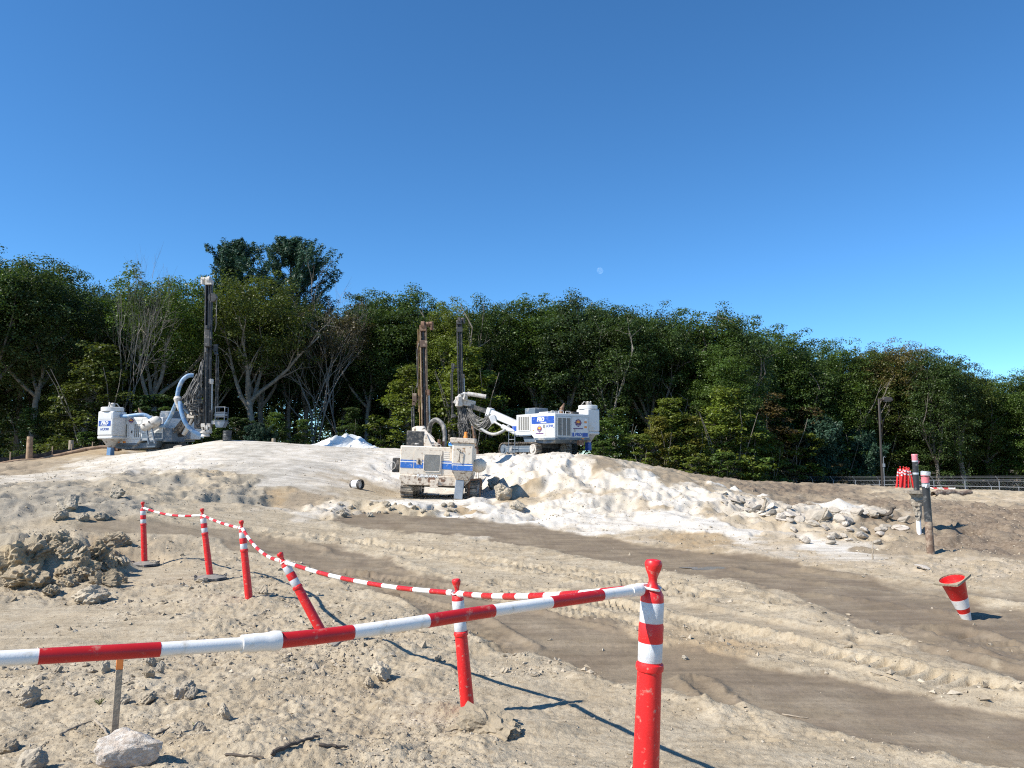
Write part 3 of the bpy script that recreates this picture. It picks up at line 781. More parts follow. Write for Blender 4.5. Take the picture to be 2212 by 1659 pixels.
def leaf_quads(cen, rad, npc, size, rs, flat=.6, asp=.62, upw=.75, droop=0., shell=.55, aniso=None):
    C_ = np.repeat(cen, npc, 0); Rr = np.repeat(rad, npc, 0)
    n = len(C_)
    d = rs.normal(size=(n, 3)); d /= np.linalg.norm(d, axis=1, keepdims=True)
    d[:, 2] = np.where(rs.rand(n) < .45, np.abs(d[:, 2]), d[:, 2])
    t = shell + (1 - shell) * rs.rand(n) ** .6
    t = np.where(rs.rand(n) < .25, t * rs.rand(n), t)
    off = d * (t * Rr)[:, None] * np.array([1, 1, flat])
    if aniso is not None: off = off + np.repeat(aniso, npc, 0) * (rs.rand(n) * 2 - 1)[:, None]
    p = C_ + off
    p[:, 2] -= droop * np.hypot(off[:, 0], off[:, 1])
    nor = d * .55 + np.array([0, 0, upw]) + rs.normal(size=(n, 3)) * .45
    nor /= np.linalg.norm(nor, axis=1, keepdims=True)
    a = np.cross(nor, rs.normal(size=(n, 3))); a /= np.linalg.norm(a, axis=1, keepdims=True)
    b = np.cross(nor, a)
    s = size * (.65 + .7 * rs.rand(n))[:, None]
    V = np.stack([p + a * s, p + b * s * asp, p - a * s, p - b * s * asp], 1).reshape(-1, 3)
    F = np.arange(4 * n).reshape(-1, 4)
    return V, F

def branch_pts(p, d, L, rs, k=4, up=.0, wob=.18):
    pts = [p.copy()]; d = d / np.linalg.norm(d)
    for i in range(k):
        d = d + rs.normal(size=3) * wob * .5 + np.array([0, 0, up]) * .35
        d /= np.linalg.norm(d); p = p + d * L / k
        pts.append(p.copy())
    return pts, d

def deciduous(seed, H=15., cz=.66, rz=.34, rx=.27, ncl=430, npc=78, leaf=.080, fork=.38, pale=False, flat=.6, lobes=.25, limbs=4, lean=.04, low=0.):
    rs = np.random.RandomState(seed)
    w = MB(); tips = []
    r0 = .022 * H * .8 * (.8 + .4 * rs.rand())
    tl = np.array([rs.normal() * lean, rs.normal() * lean, 1.])
    pts, d = branch_pts(np.array([0, 0, -.4]), tl, H * fork + .4, rs, 6, .1, .10)
    w.tube(pts, [r0 * (1.25 if i == 0 else 1 - .05 * i) for i in range(7)], 8)
    top = pts[-1]
    base_dirs = rs.rand() * 6.28
    for i in range(limbs):
        a = base_dirs + i * 6.28 / limbs + rs.normal() * .35
        tilt = .30 + .55 * rs.rand() if i else .12
        dd = np.array([math.cos(a) * math.sin(tilt), math.sin(a) * math.sin(tilt), math.cos(tilt)])
        L = H * (.34 + .16 * rs.rand())
        p2, d2 = branch_pts(top - np.array([0, 0, rs.rand() * H * .06]), dd, L, rs, 6, .25, .22)
        w.tube(p2, list(np.linspace(r0 * .62, r0 * .16, 7)), 6)
        for j in range(5):
            q = p2[2 + min(j, 4)]
            a2 = rs.rand() * 6.28; t2 = .6 + .6 * rs.rand()
            d3 = d2 * .5 + np.array([math.cos(a2) * math.sin(t2), math.sin(a2) * math.sin(t2), math.cos(t2)])
            p3, d4 = branch_pts(q, d3, H * (.12 + .12 * rs.rand()), rs, 4, .15, .3)
            w.tube(p3, list(np.linspace(r0 * .24, r0 * .06, 5)), 4)
            tips.append(p3[-1]); tips.append(p3[-2])
            for k in range(2):
                d5 = d4 + rs.normal(size=3) * .7
                p4, _ = branch_pts(p3[2 + k], d5, H * .09, rs, 3, .1, .3)
                w.tube(p4, list(np.linspace(r0 * .10, r0 * .03, 4)), 3)
                tips.append(p4[-1])
    if low:
        for j in range(int(low * 14)):
            z = H * (.10 + .3 * rs.rand()); a = rs.rand() * 6.28
            p3, d4 = branch_pts(np.array([tl[0] * z, tl[1] * z, z]), np.array([math.cos(a), math.sin(a), .35]), H * (.10 + .1 * rs.rand()), rs, 4, .05, .3)
            w.tube(p3, list(np.linspace(r0 * .18, r0 * .05, 5)), 4)
            tips.append(p3[-1]); tips.append(p3[-2])
    # fill the crown shell
    dirs = rs.normal(size=(ncl, 3)); dirs /= np.linalg.norm(dirs, axis=1, keepdims=True)
    dirs[:, 2] = np.where(rs.rand(ncl) < .35, np.abs(dirs[:, 2]), dirs[:, 2])
    ph = np.arctan2(dirs[:, 1], dirs[:, 0])
    lob = np.clip(1 + lobes * gnoise(ph * 1.6 + seed, dirs[:, 2] * 2.4 + seed * 1.3, 5) * 2.2, .55, 1.07)
    t = .50 + .5 * rs.rand(ncl) ** .7
    cen = np.stack([dirs[:, 0] * rx, dirs[:, 1] * rx, dirs[:, 2] * rz], 1) * H * (lob * t)[:, None] + np.array([top[0] * .6, top[1] * .6, cz * H])
    tp = np.array(tips)
    q = np.sqrt((tp[:, 0] - top[0] * .6) ** 2 + (tp[:, 1] - top[1] * .6) ** 2) / (rx * H * 1.1)
    tp = tp[(q < 1) & ((tp[:, 2] < cz * H) | (q ** 2 + ((tp[:, 2] - cz * H) / (rz * H * 1.02)) ** 2 < 1))]
    cen = np.concatenate([cen, tp])
    cen = cen[cen[:, 2] > H * .06]
    rad = H * (.032 + .030 * rs.rand(len(cen)))
    V, F = leaf_quads(cen, rad, npc, leaf, rs, flat)
    V[:, 2] *= H / np.percentile(V[:, 2], 99.7)
    return w.mesh("trunk", M['bark_pale'] if pale else M['bark'], True, 60), mesh_np("crown", V, F, M['leaf'])

def pine(seed, H=17., start=.3, spread=.22, top_round=.6):
    rs = np.random.RandomState(seed); w = MB(); cen = []; an = []; rad = []
    w.tube([(0, 0, -.4), (0.05, 0, H * .35), (.1, .05, H * .7), (.05, .1, H * .97)], [.27, .21, .13, .03], 8)
    z = H * start
    while z < H * .985:
        f = (z / H - start) / (1 - start)
        prof = (.75 + .35 * math.sin(f * 7 + seed)) * (1 - f ** (6.0 if top_round > .5 else 2.4)) + .12
        for i in range(5):
            if rs.rand() < .1: continue
            a = rs.rand() * 6.28
            L = H * spread * prof * (.45 + .95 * rs.rand())
            el = .05 + .75 * f
            p, d = branch_pts(np.array([.05, .05, z]), np.array([math.cos(a), math.sin(a), el]), L, rs, 5, .30, .12)
            w.tube(p, list(np.linspace(.055 * (1.2 - f), .014, 6)), 4)
            for k in range(2, 6):
                for _ in range(2 if k < 5 else 3):
                    cen.append(p[k] + rs.normal(size=3) * np.array([.26, .26, .12])); an.append((p[k] - p[k - 1]) * .55 + np.array([0, 0, .12])); rad.append(.20 + .12 * rs.rand())
        z += H * .030 * (.6 + .8 * rs.rand())
    for k in range(8):
        cen.append(np.array([.05, .1, H * (.93 + .010 * k)])); an.append(np.array([0, 0, .15])); rad.append(.2)
    V, F = leaf_quads(np.array(cen), np.array(rad), 70, .12, rs, .6, .30, .6, 0, .3, np.array(an))
    return w.mesh("trunk", M['bark_dark'], True, 60), mesh_np("crown", V, F, M['needle'])

def bare(seed, H=13., leafy=0, stems=2):
    rs = np.random.RandomState(seed); w = MB(); tips = []
    def grow(p, d, L, r, lev):
        pts, d2 = branch_pts(p, d, L, rs, 5, .16, .22)
        w.tube(pts, list(np.linspace(r, r * .5, 6)), 6 if lev < 2 else 3)
        tips.append(pts[-1])
        if lev >= 5: return
        for i in range(3 if lev else 3):
            a = rs.rand() * 6.28; t = .16 + .42 * rs.rand()
            u = np.cross(d2, [math.cos(a), math.sin(a), .2]); u /= np.linalg.norm(u)
            grow(pts[-1 - (i if i < 3 else 2)], d2 * math.cos(t) + u * math.sin(t), L * (.60 + .2 * rs.rand()), r * (.5 if i else .62), lev + 1)
    for s_ in range(stems):
        grow(np.array([.25 * s_, 0, -.3]), np.array([rs.normal() * .12 + (.10 if s_ else -.08), rs.normal() * .1, 1.]), H * .38, .0085 * H * (.75 if s_ else 1), 0)
    me = w.mesh("trunk", M['twig'], True, 60)
    if not leafy: return me, None
    cen = np.array(tips); cen = cen[rs.rand(len(cen)) < leafy]
    V, F = leaf_quads(cen, np.full(len(cen), .38), 26, .085, rs, .8)
    return me, mesh_np("crown", V, F, M['leaf'])

def spray(seed, H=7., n=120, rx=.30, leaf=.085, npc=75, flat=.5, base=.06):
    """young understorey tree or bush with flat sprays"""
    rs = np.random.RandomState(seed); w = MB(); cen = []
    for s_ in range(4):
        p, d = branch_pts(np.array([rs.normal() * .12, rs.normal() * .12, -.2]), np.array([rs.normal() * .22, rs.normal() * .22, 1.]), H * .85, rs, 6, .1, .14)
        w.tube(p, list(np.linspace(.045, .012, 7)), 5)
    for i in range(n):
        z = H * (base + (1 - base) * rs.rand() ** .8); f = z / H
        R_ = rx * H * (1 - .75 * f ** 1.6) * math.sqrt(rs.rand()) * (.8 + .5 * rs.rand())
        a = rs.rand() * 6.28
        c = np.array([math.cos(a) * R_, math.sin(a) * R_, z])
        w.tube([np.array([0, 0, z - .25 * R_]), c * np.array([.5, .5, 1]) - np.array([0, 0, .06]), c], [.016, .012, .006], 3)
        cen.append(c)
    cen = np.array(cen)
    V, F = leaf_quads(cen, H * (.055 + .04 * rs.rand(n)), npc, leaf, rs, flat, .6, .9, .12)
    return w.mesh("trunk", M['bark'], True, 60), mesh_np("crown", V, F, M['leaf'])

TV = {'oakA': (deciduous(11), 15.), 'oakB': (deciduous(12, rx=.25, lobes=.35, pale=True), 15.), 'oakC': (deciduous(13, rx=.30, cz=.68, rz=.31, limbs=5), 15.),
      'tallA': (deciduous(14, rx=.19, cz=.66, rz=.34, ncl=340), 15.), 'tallB': (deciduous(15, rx=.215, cz=.64, rz=.36, lobes=.4, pale=True, ncl=350), 15.),
      'edgeA': (deciduous(16, cz=.53, rz=.47, rx=.26, fork=.28, ncl=480, low=1), 15.), 'edgeB': (deciduous(17, cz=.55, rz=.45, rx=.23, fork=.3, ncl=430, low=1, lobes=.4), 15.),
      'open': (deciduous(18, cz=.70, rz=.28, rx=.29, ncl=230, npc=75, fork=.34, pale=True, lobes=.5, limbs=5, lean=.09), 15.), 'openB': (deciduous(19, cz=.72, rz=.26, rx=.25, ncl=180, npc=75, fork=.30, pale=True, lobes=.6, limbs=4, lean=.12, low=.5), 15.),
      'pineA': (pine(21, spread=.15, top_round=.9), 17.), 'pineB': (pine(22, spread=.245, top_round=.3), 17.), 'bare': (bare(31), 11.5), 'vine': (bare(33, leafy=.3, stems=3), 11.5), 'bareB': (bare(35, stems=1), 11.5),
      'sapA': (spray(41), 7.), 'sapB': (spray(42, H=4., n=90, rx=.5, flat=.4, base=.03, leaf=.075), 4.), 'sapC': (spray(43, n=85, rx=.24, flat=.4), 7.), 'fir': (pine(23, H=6., start=.06, spread=.36, top_round=.2), 6.)}
TINT = {'dk': (0.057, 0.095, 0.025), 'dk2': (0.049, 0.080, 0.029), 'ol': (0.081, 0.106, 0.023), 'gr': (0.075, 0.125, 0.025), 'yg': (0.122, 0.158, 0.027), 'ye': (.165, .165, .030), 'br': (0.122, 0.104, 0.036), 'pi': (0.037, 0.080, 0.049), 'rd': (.105, .080, .032), 'vn': (0.077, 0.068, 0.032)}
_rt = np.random.RandomState(77)
def plant(name, var, x, y, H, wm, tint, label, cat, group=None, rot=None):
    (tm, cm), H0 = TV[var]
    z = float(base_z([x], [y])[0])
    e = empty(name, (x, y, z - .05), (0, 0, _rt.rand() * 6.28 if rot is None else rot))
    s = H / H0
    e.scale = (s * wm, s * wm, s)
    tag(e, label, cat, group)
    t = link(bpy.data.objects.new("trunk", tm)); t.parent = e
    if cm is not None:
        c = link(bpy.data.objects.new("crown", cm)); c.parent = e
        k = .9 + .2 * _rt.rand()
        c.color = (*[q * k for q in TINT[tint]], 1)
    return e
def tree_at(u, v, d, var, wm, tint, label, name='oak_tree', cat='tree', group=None, rot=None):
    x, y, zt = P(u, v, d)
    zb = float(base_z([x], [y])[0])
    return plant(name, var, x, y, (zt - zb) * 1.0, wm, tint, label, cat, group, rot)

FRONT = [
 (-150, 560, 46, 'oakC', 1.0, 'dk', 'dark leafy tree cut off by the left edge of the photo', 'oak_tree'),
 (-20, 545, 46, 'oakA', 1.0, 'dk', 'tall dark oak at the far left edge beside the cut log', 'oak_tree'),
 (95, 556, 48, 'oakB', 1.05, 'dk2', 'tall oak with a slanting pale limb, second from the left edge', 'oak_tree'),
 (195, 632, 54, 'tallB', 1.1, 'dk', 'lower dark tree behind the bare grey tree', 'leafy_tree'),
 (278, 604, 47, 'bare', .6, 'dk', 'bare grey dead tree with a fan of thin twigs', 'dead_tree'),
 (365, 588, 51, 'open', 1.05, 'gr', 'olive green oak with bent pale limbs left of the tallest drill mast', 'oak_tree'),
 (452, 640, 56, 'openB', .9, 'gr', 'thin green tree half hidden by the black drill mast', 'leafy_tree'),
 (500, 534, 63, 'pineA', 1.0, 'pi', 'blue-green pine with a rounded top just right of the drill mast', 'pine_tree'),
 (632, 527, 62, 'pineB', 1.05, 'pi', 'tallest blue-green pine with a pointed top and long side branches', 'pine_tree'),
 (565, 590, 53, 'open', 1.15, 'ol', 'olive oak with a forked pale trunk in front of the two pines', 'oak_tree'),
 (690, 655, 55, 'vine', 1.0, 'vn', 'brown vine-choked half dead tree beside the forked oak', 'dead_tree'),
 (745, 650, 58, 'bareB', .8, 'br', 'thin bare brown twiggy tree against the sky right of the pines', 'dead_tree'),
 (800, 628, 60, 'oakB', .95, 'dk', 'round-topped oak right of the gap beside the pines', 'oak_tree'),
 (888, 622, 60, 'oakA', 1.0, 'dk', 'broad round oak above the brown drill mast', 'oak_tree'),
 (978, 644, 58, 'tallA', .85, 'yg', 'yellow-green slim tree between the two middle drill masts', 'leafy_tree'),
 (1065, 648, 62, 'oakC', .9, 'dk', 'dark oak just right of the middle black drill mast', 'oak_tree'),
 (1148, 638, 63, 'tallB', 1.15, 'gr', 'dark green tree above the boom of the white drill rig', 'leafy_tree'),
 (1232, 634, 62, 'oakA', 1.0, 'dk2', 'tall full oak above the cab of the white drill rig', 'oak_tree'),
 (1330, 656, 61, 'oakB', .95, 'dk', 'oak with a pale lichen trunk right of the white rig dust collector', 'oak_tree'),
 (1415, 668, 64, 'oakC', .85, 'dk', 'dark round oak below and right of the moon', 'oak_tree'),
 (1490, 672, 66, 'tallA', 1.2, 'gr', 'narrow dark oak between two rounder crowns right of the moon', 'oak_tree'),
 (1570, 668, 66, 'oakA', .95, 'dk', 'last of the high dark oaks before the treetops fall to the right', 'oak_tree'),
 (1545, 745, 61, 'edgeB', 1.0, 'gr', 'spreading lighter green oak standing forward of the dark oaks', 'oak_tree'),
 (1650, 708, 80, 'edgeA', 1.0, 'gr', 'green leafy tree clothed to the ground, first on the falling treeline', 'leafy_tree'),
 (1725, 716, 80, 'edgeB', 1.05, 'dk', 'dark leafy tree on the falling treeline left of the lamp post', 'leafy_tree'),
 (1805, 736, 81, 'edgeA', .95, 'gr', 'full green tree directly left of the lamp post head', 'leafy_tree'),
 (1880, 750, 81, 'edgeB', 1.05, 'ol', 'olive green tree right behind the lamp post', 'leafy_tree'),
 (1945, 744, 82, 'oakC', 1.0, 'br', 'brown-tinged oak with turning leaves right of the lamp post', 'oak_tree'),
 (2010, 756, 78, 'edgeA', .95, 'dk', 'dark tree above the bundle of red posts', 'leafy_tree'),
 (2072, 772, 80, 'tallB', 1.1, 'ol', 'olive tree with a bare twig at its top near the right edge', 'leafy_tree'),
 (2135, 802, 82, 'edgeB', 1.05, 'gr', 'lowest dark green crown before the right edge', 'leafy_tree'),
 (2225, 792, 80, 'edgeA', 1.0, 'gr', 'bright green tree cut off by the right edge of the photo', 'leafy_tree'),
 (2330, 790, 78, 'edgeB', 1.0, 'dk', 'dark green tree beyond the right edge of the photo', 'leafy_tree')]
for i, (u, v, d, var, wm, tint, lab, nm) in enumerate(FRONT):
    tree_at(u, v, d, var, wm, tint, lab, nm, 'tree', 'trees along the front of the wood')
# rows further back, mostly hidden
_fu = np.array([f[0] for f in FRONT if 'pine' not in f[3] and 'bare' not in f[3]], float); _fv = np.array([f[1] for f in FRONT if 'pine' not in f[3] and 'bare' not in f[3]], float); _fd = np.array([f[2] for f in FRONT if 'pine' not in f[3] and 'bare' not in f[3]], float)
_o = np.argsort(_fu); _fu, _fv, _fd = _fu[_o], _fv[_o], _fd[_o]
for row, (dd, dv, step) in enumerate(((7, 16, 62), (15, 22, 80), (26, 34, 95))):
    u = -190 + 31 * row
    while u < 2420:
        uu = u + _rt.normal() * 12
        v = np.interp(uu, _fu, _fv) + dv + abs(_rt.normal()) * 18
        d = np.interp(uu, _fu, _fd) + dd + _rt.normal() * 1.5
        tree_at(uu, v, d, ['edgeA', 'oakA', 'edgeB', 'oakC', 'tallA', 'oakB'][_rt.randint(6)], 1.0, ['dk', 'dk2', 'gr', 'dk'][_rt.randint(4)], 'dark leafy tree deep in the wood, mostly hidden behind the front trees', 'leafy_tree', 'tree', 'trees deep in the wood')
        u += step
# understorey
US = [(70, 880, 45.5, 'sapA', 'dk'), (215, 745, 45.5, 'sapA', 'ol'), (150, 830, 46, 'sapC', 'ol'), (330, 850, 46, 'sapB', 'dk'), (415, 860, 47, 'sapA', 'yg'), (185, 930, 44, 'sapB', 'gr'), (245, 960, 43, 'sapB', 'yg'), (520, 900, 49, 'sapB', 'dk2'), (600, 890, 49, 'sapA', 'gr'), (655, 905, 50, 'sapC', 'gr'), (560, 915, 48, 'fir', 'pi'), (470, 905, 47, 'sapA', 'gr'), (760, 880, 52, 'sapC', 'dk'), (820, 900, 53, 'sapB', 'gr'), (880, 790, 53, 'sapA', 'yg'), (930, 860, 53, 'sapC', 'yg'), (1000, 750, 54, 'sapA', 'yg'), (1040, 800, 55, 'sapC', 'yg'), (1110, 880, 55, 'sapB', 'dk'),
      (1290, 905, 52, 'sapB', 'gr'), (1330, 880, 54, 'sapA', 'gr'), (1380, 935, 52, 'sapB', 'yg'), (1420, 900, 55, 'sapA', 'ye'), (1300, 950, 50, 'sapB', 'gr'), (1450, 860, 56, 'sapA', 'yg'), (1490, 900, 56, 'sapC', 'ye'), (1560, 840, 57, 'sapA', 'yg'), (1600, 900, 58, 'sapB', 'gr'), (1655, 935, 60, 'sapA', 'yg'), (1660, 850, 63, 'sapC', 'rd'), (1710, 925, 64, 'sapB', 'yg'), (1760, 905, 66, 'fir', 'pi'), (1745, 880, 66, 'sapC', 'rd'), (1800, 900, 68, 'sapA', 'gr'), (1850, 930, 68, 'fir', 'pi'), (1880, 900, 70, 'sapA', 'gr'), (1940, 890, 72, 'sapA', 'yg'), (1990, 905, 72, 'sapB', 'gr'), (2060, 900, 73, 'sapA', 'ol'), (2120, 920, 73, 'sapC', 'yg'), (2180, 905, 72, 'sapA', 'yg'), (2215, 940, 70, 'sapB', 'gr'), (1500, 985, 52, 'sapB', 'yg'), (1560, 975, 54, 'sapB', 'gr'), (1620, 985, 56, 'sapA', 'yg')]
UL = {'sapA': 'young tree with flat leaf sprays', 'sapB': 'low leafy bush', 'sapC': 'slim sparse young tree', 'fir': 'young blue-green fir'}
TN = {'dk': 'dark green', 'dk2': 'very dark green', 'ol': 'olive', 'gr': 'mid green', 'yg': 'yellow-green', 'ye': 'yellow', 'br': 'brown', 'pi': 'blue-green', 'rd': 'reddish brown', 'vn': 'brown'}
def zone(u):
    for lim, nm in ((130, 'near the left edge'), (300, 'behind the left drill rig'), (540, 'behind the tall black mast'), (720, 'below the two pines'), (870, 'behind the white tarp'), (960, 'behind the brown mast'), (1120, 'behind the middle black mast'), (1400, 'right of the white rig dust collector'), (1560, 'above the white mound'), (1720, 'left of the fence'), (1930, 'by the lamp post'), (2080, 'behind the bundle of red posts'), (9999, 'behind the fence at the right edge')):
        if u < lim: return nm
_seen = {}
for (u, v, d, var, tint) in US:
    if u > 1635: d += 11
    _lb = ('%s %s %s' % (TN[tint] if var != 'fir' else '', UL[var], zone(u))).strip()
    _seen[_lb] = _seen.get(_lb, 0) + 1
    if _seen[_lb] > 1: _lb += [', the next one right', ', the one farther right'][min(_seen[_lb] - 2, 1)]
    tree_at(u, v, d, var, 1.25 if var != 'fir' else 1.0, tint, _lb, {'sapA': 'young_tree', 'sapB': 'bush', 'sapC': 'young_tree', 'fir': 'young_fir'}[var], 'bush' if var == 'sapB' else 'tree', 'undergrowth along the wood edge')

# the shrub layer inside the wood: one uncountable mass
def undergrowth():
    rs = np.random.RandomState(9)
    n = 2500
    u = rs.rand(n) * 2750 - 270
    d = np.interp(u, _fu, _fd) + 6 + rs.rand(n) * 46
    cx = np.array([ray(q, 900)[0] for q in u]) * d
    cz = base_z(cx, d) + .2 + rs.rand(n) ** 1.2 * 7.5
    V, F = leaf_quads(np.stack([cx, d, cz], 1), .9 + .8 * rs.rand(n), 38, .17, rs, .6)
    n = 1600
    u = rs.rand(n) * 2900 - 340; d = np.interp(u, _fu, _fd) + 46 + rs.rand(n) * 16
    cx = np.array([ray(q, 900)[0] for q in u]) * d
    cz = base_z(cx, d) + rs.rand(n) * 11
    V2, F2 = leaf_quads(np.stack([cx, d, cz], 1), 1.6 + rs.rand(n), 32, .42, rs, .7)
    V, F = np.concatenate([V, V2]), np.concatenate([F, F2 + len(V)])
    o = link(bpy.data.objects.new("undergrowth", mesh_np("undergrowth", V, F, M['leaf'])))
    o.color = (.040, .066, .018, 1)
    tag(o, "dark shrub layer filling the inside of the wood", "undergrowth", kind="stuff")
undergrowth()
# ------------------------------------------------------------------ drill rigs
def rot_heading(fx, fy):
    return math.atan2(-fx, fy)          # local +y points along (fx, fy)
class Rig:
    def __init__(s, name, loc, fwd, roll=0., pitch=0.):
        s.root = empty(name, loc, (pitch, roll, rot_heading(*fwd)))
        s.mw = Matrix.Translation(Vector(loc)) @ Euler((pitch, roll, rot_heading(*fwd))).to_matrix().to_4x4()
        s.inv = s.mw.inverted()
    def L(s, p):                        # world -> local
        return s.inv @ Vector(p)
    def place(s, o, wm):
        o.matrix_local = s.inv @ wm

def stadium(y0, y1, zc, r, n):
    """points and tangents round a track loop"""
    pts = []
    L = y1 - y0; per = 2 * L + 2 * math.pi * r
    for i in range(n):
        t = per * i / n
        if t < L: pts.append((y0 + t, zc + r, 0.0))
        elif t < L + math.pi * r:
            a = (t - L) / r; pts.append((y1 + r * math.sin(a), zc + r * math.cos(a), -a))
        elif t < 2 * L + math.pi * r: pts.append((y1 - (t - L - math.pi * r), zc - r, math.pi))
        else:
            a = (t - 2 * L - math.pi * r) / r; pts.append((y0 - r * math.sin(a), zc - r * math.cos(a), math.pi - a))
    return pts

def tracks(rig, xs, y0, y1, w, r, pitch=0., dz=0., paint='dark', step=False):
    for x in xs:
        m = MB()
        for (y, z, a) in stadium(y0, y1, r + .03, r, 46):
            q = Matrix.Rotation(a, 3, 'X')
            m.box((0, y, z), (w, .115, .03), q)
            m.box(Vector((0, y, z)) + q @ Vector((0, .035, .025)), (w, .022, .035), q)
            m.box(Vector((0, y, z)) - q @ Vector((0, 0, .035)), (w * .4, .09, .05), q)
        t = m.build("track", M['track'], rig.root, loc=(x, 0, dz), rot=(pitch, 0, 0), smooth=False)
        s_ = 1 if x > 0 else -1
        f = MB()
        f.box((0, (y0 + y1) / 2, r + .03), (w * .62, y1 - y0 + .1, r * 1.05))
        f.box((s_ * w * .33, (y0 + y1) / 2, r * .9), (.05, (y1 - y0) * .8, r * .7))
        f.build("track_frame", M[paint], t, bevel=.02)
        for yy, nm in ((y0, "drive_sprocket"), (y1, "idler_wheel")):
            g = MB(); g.cyl((-w * .34, yy, r + .03), (w * .34, yy, r + .03), r * .84, n=20); g.cyl((s_ * w * .34, yy, r + .03), (s_ * w * .47, yy, r + .03), r * .45, n=16)
            g.build(nm, M['grime'] if yy == y0 else M[paint], t)
        k = int((y1 - y0) / .36)
        for i in range(k):
            yy = y0 + (i + .8) * (y1 - y0) / (k + .6)
            g = MB(); g.cyl((-w * .3, yy, .14), (w * .3, yy, .14), .10, n=14)
            g.build("road_wheel", M['track'], t)

def grille(root, name, x0, x1, z0, z1, place, slats=5, mesh_bars=True):
    """place(a, b, out) -> local point; a along the face, b height, out off the face"""
    def quadbox(m, a0, a1, b0, b1, o0, o1):
        m.add([place(a, b, o) for o in (o0, o1) for b in (b0, b1) for a in (a0, a1)], [(0, 2, 3, 1), (4, 5, 7, 6), (0, 1, 5, 4), (2, 6, 7, 3), (0, 4, 6, 2), (1, 3, 7, 5)])
    m = MB(); quadbox(m, x0, x1, z0, z1, .004, .010)
    g = m.build(name, M['grille_dark'], root, smooth=False)
    f = MB()
    for a0, a1, b0, b1 in ((x0 - .03, x0 + .02, z0 - .03, z1 + .03), (x1 - .02, x1 + .03, z0 - .03, z1 + .03), (x0 + .02, x1 - .02, z1 - .01, z1 + .03), (x0 + .02, x1 - .02, z0 - .03, z0 + .01)):
        quadbox(f, a0, a1, b0, b1, .006, .026)
    f.build("grille_frame", M['white'], g, smooth=False)
    for i in range(1, slats):
        a = x0 + (x1 - x0) * i / slats
        b_ = MB(); quadbox(b_, a - .014, a + .014, z0, z1, .010, .024); b_.build("grille_bar", M['stripe_white'], g, smooth=False)
    s_ = MB()
    n = max(4, int((z1 - z0) / .034))
    for i in range(n):
        b = z0 + (z1 - z0) * (i + .5) / n
        quadbox(s_, x0 + .01, x1 - .01, b - .009, b + .009, .010, .018)
    s_.build("grille_louvres", M['grille'], g, smooth=False)
    return g

def panel(root, name, x0, x1, z0, z1, place, m_, out=.006, base=.001):
    m = MB()
    m.add([place(a, b, o) for o in (base, out) for b in (z0, z1) for a in (x0, x1)], [(0, 2, 3, 1), (4, 5, 7, 6), (0, 1, 5, 4), (2, 6, 7, 3), (0, 4, 6, 2), (1, 3, 7, 5)])
    return m.build(name, m_, root, smooth=False)

def emblem(root, a, b, s, place, rot):
    """six-pointed badge with a sunset over hills and two lines of lettering"""
    def poly(name, pts, m_, o0, o1, par):
        m = MB(); n = len(pts)
        m.add([place(a + p[0] * s, b + p[1] * s, o) for o in (o0, o1) for p in pts], [tuple(range(n)), tuple(range(2 * n - 1, n - 1, -1))] + [(i, (i + 1) % n, n + (i + 1) % n, n + i) for i in range(n)])
        return m.build(name, m_, par, smooth=False)
    hexa = lambda r: [(r * math.sin(math.pi * i / 3), r * math.cos(math.pi * i / 3)) for i in range(6)]
    e = poly("company_emblem", hexa(1.0), M['logo_purple'], .006, .010, root)
    poly("emblem_side_spike", [(-1.35, 0), (-.85, .18), (-.85, -.18)], M['logo_purple'], .0055, .009, root)
    poly("emblem_side_spike", [(1.35, 0), (.85, .18), (.85, -.18)], M['logo_purple'], .0055, .009, root)
    poly("emblem_sky", [(-.62, -.2), (-.62, .32), (-.3, .56), (.3, .56), (.62, .32), (.62, -.2)], M['logo_orange'], .010, .013, e)
    poly("emblem_sun", [(-.3, -.15), (-.22, .2), (0, .34), (.22, .2), (.3, -.15)], M['logo_yellow'], .013, .015, e)
    poly("emblem_hills", [(-.6, -.38), (-.6, -.2), (-.3, .02), (-.05, -.15), (.25, .08), (.6, -.2), (.6, -.38)], M['logo_purple'], .015, .017, e)
    text_part("BLASTING", "emblem_lettering", s * .30, M['lab_white'], e, place(a, b - .56 * s, .012), rot, sx=.8)
    text_part("DRILLING", "emblem_lettering", s * .24, M['lab_white'], e, place(a, b + .70 * s, .012), rot, sx=.7)
    return e

def catenary(a, b, sag, n=14, side=None, jitter=0., rs=None):
    a, b = Vector(a), Vector(b); out = []
    for i in range(n + 1):
        t = i / n
        p = a.lerp(b, t) - Vector((0, 0, sag * 4 * t * (1 - t)))
        if side is not None: p += Vector(side) * (4 * t * (1 - t))
        out.append(p)
    return out
def bez(pts, n=8):
    return [Vector(p) for p in smooth_pl(np.array([list(p) for p in pts]), n)]

def hose_set(rig, ends, r, m_, rs, name="hydraulic_hose"):
    for (a, b, sag, side) in ends:
        pts = [rig.L(p) for p in catenary(a, b, sag, 14, side)]
        m = MB(); m.tube(pts, r * (.8 + .5 * rs.rand()), 6)
        m.build(name, m_, rig.root)

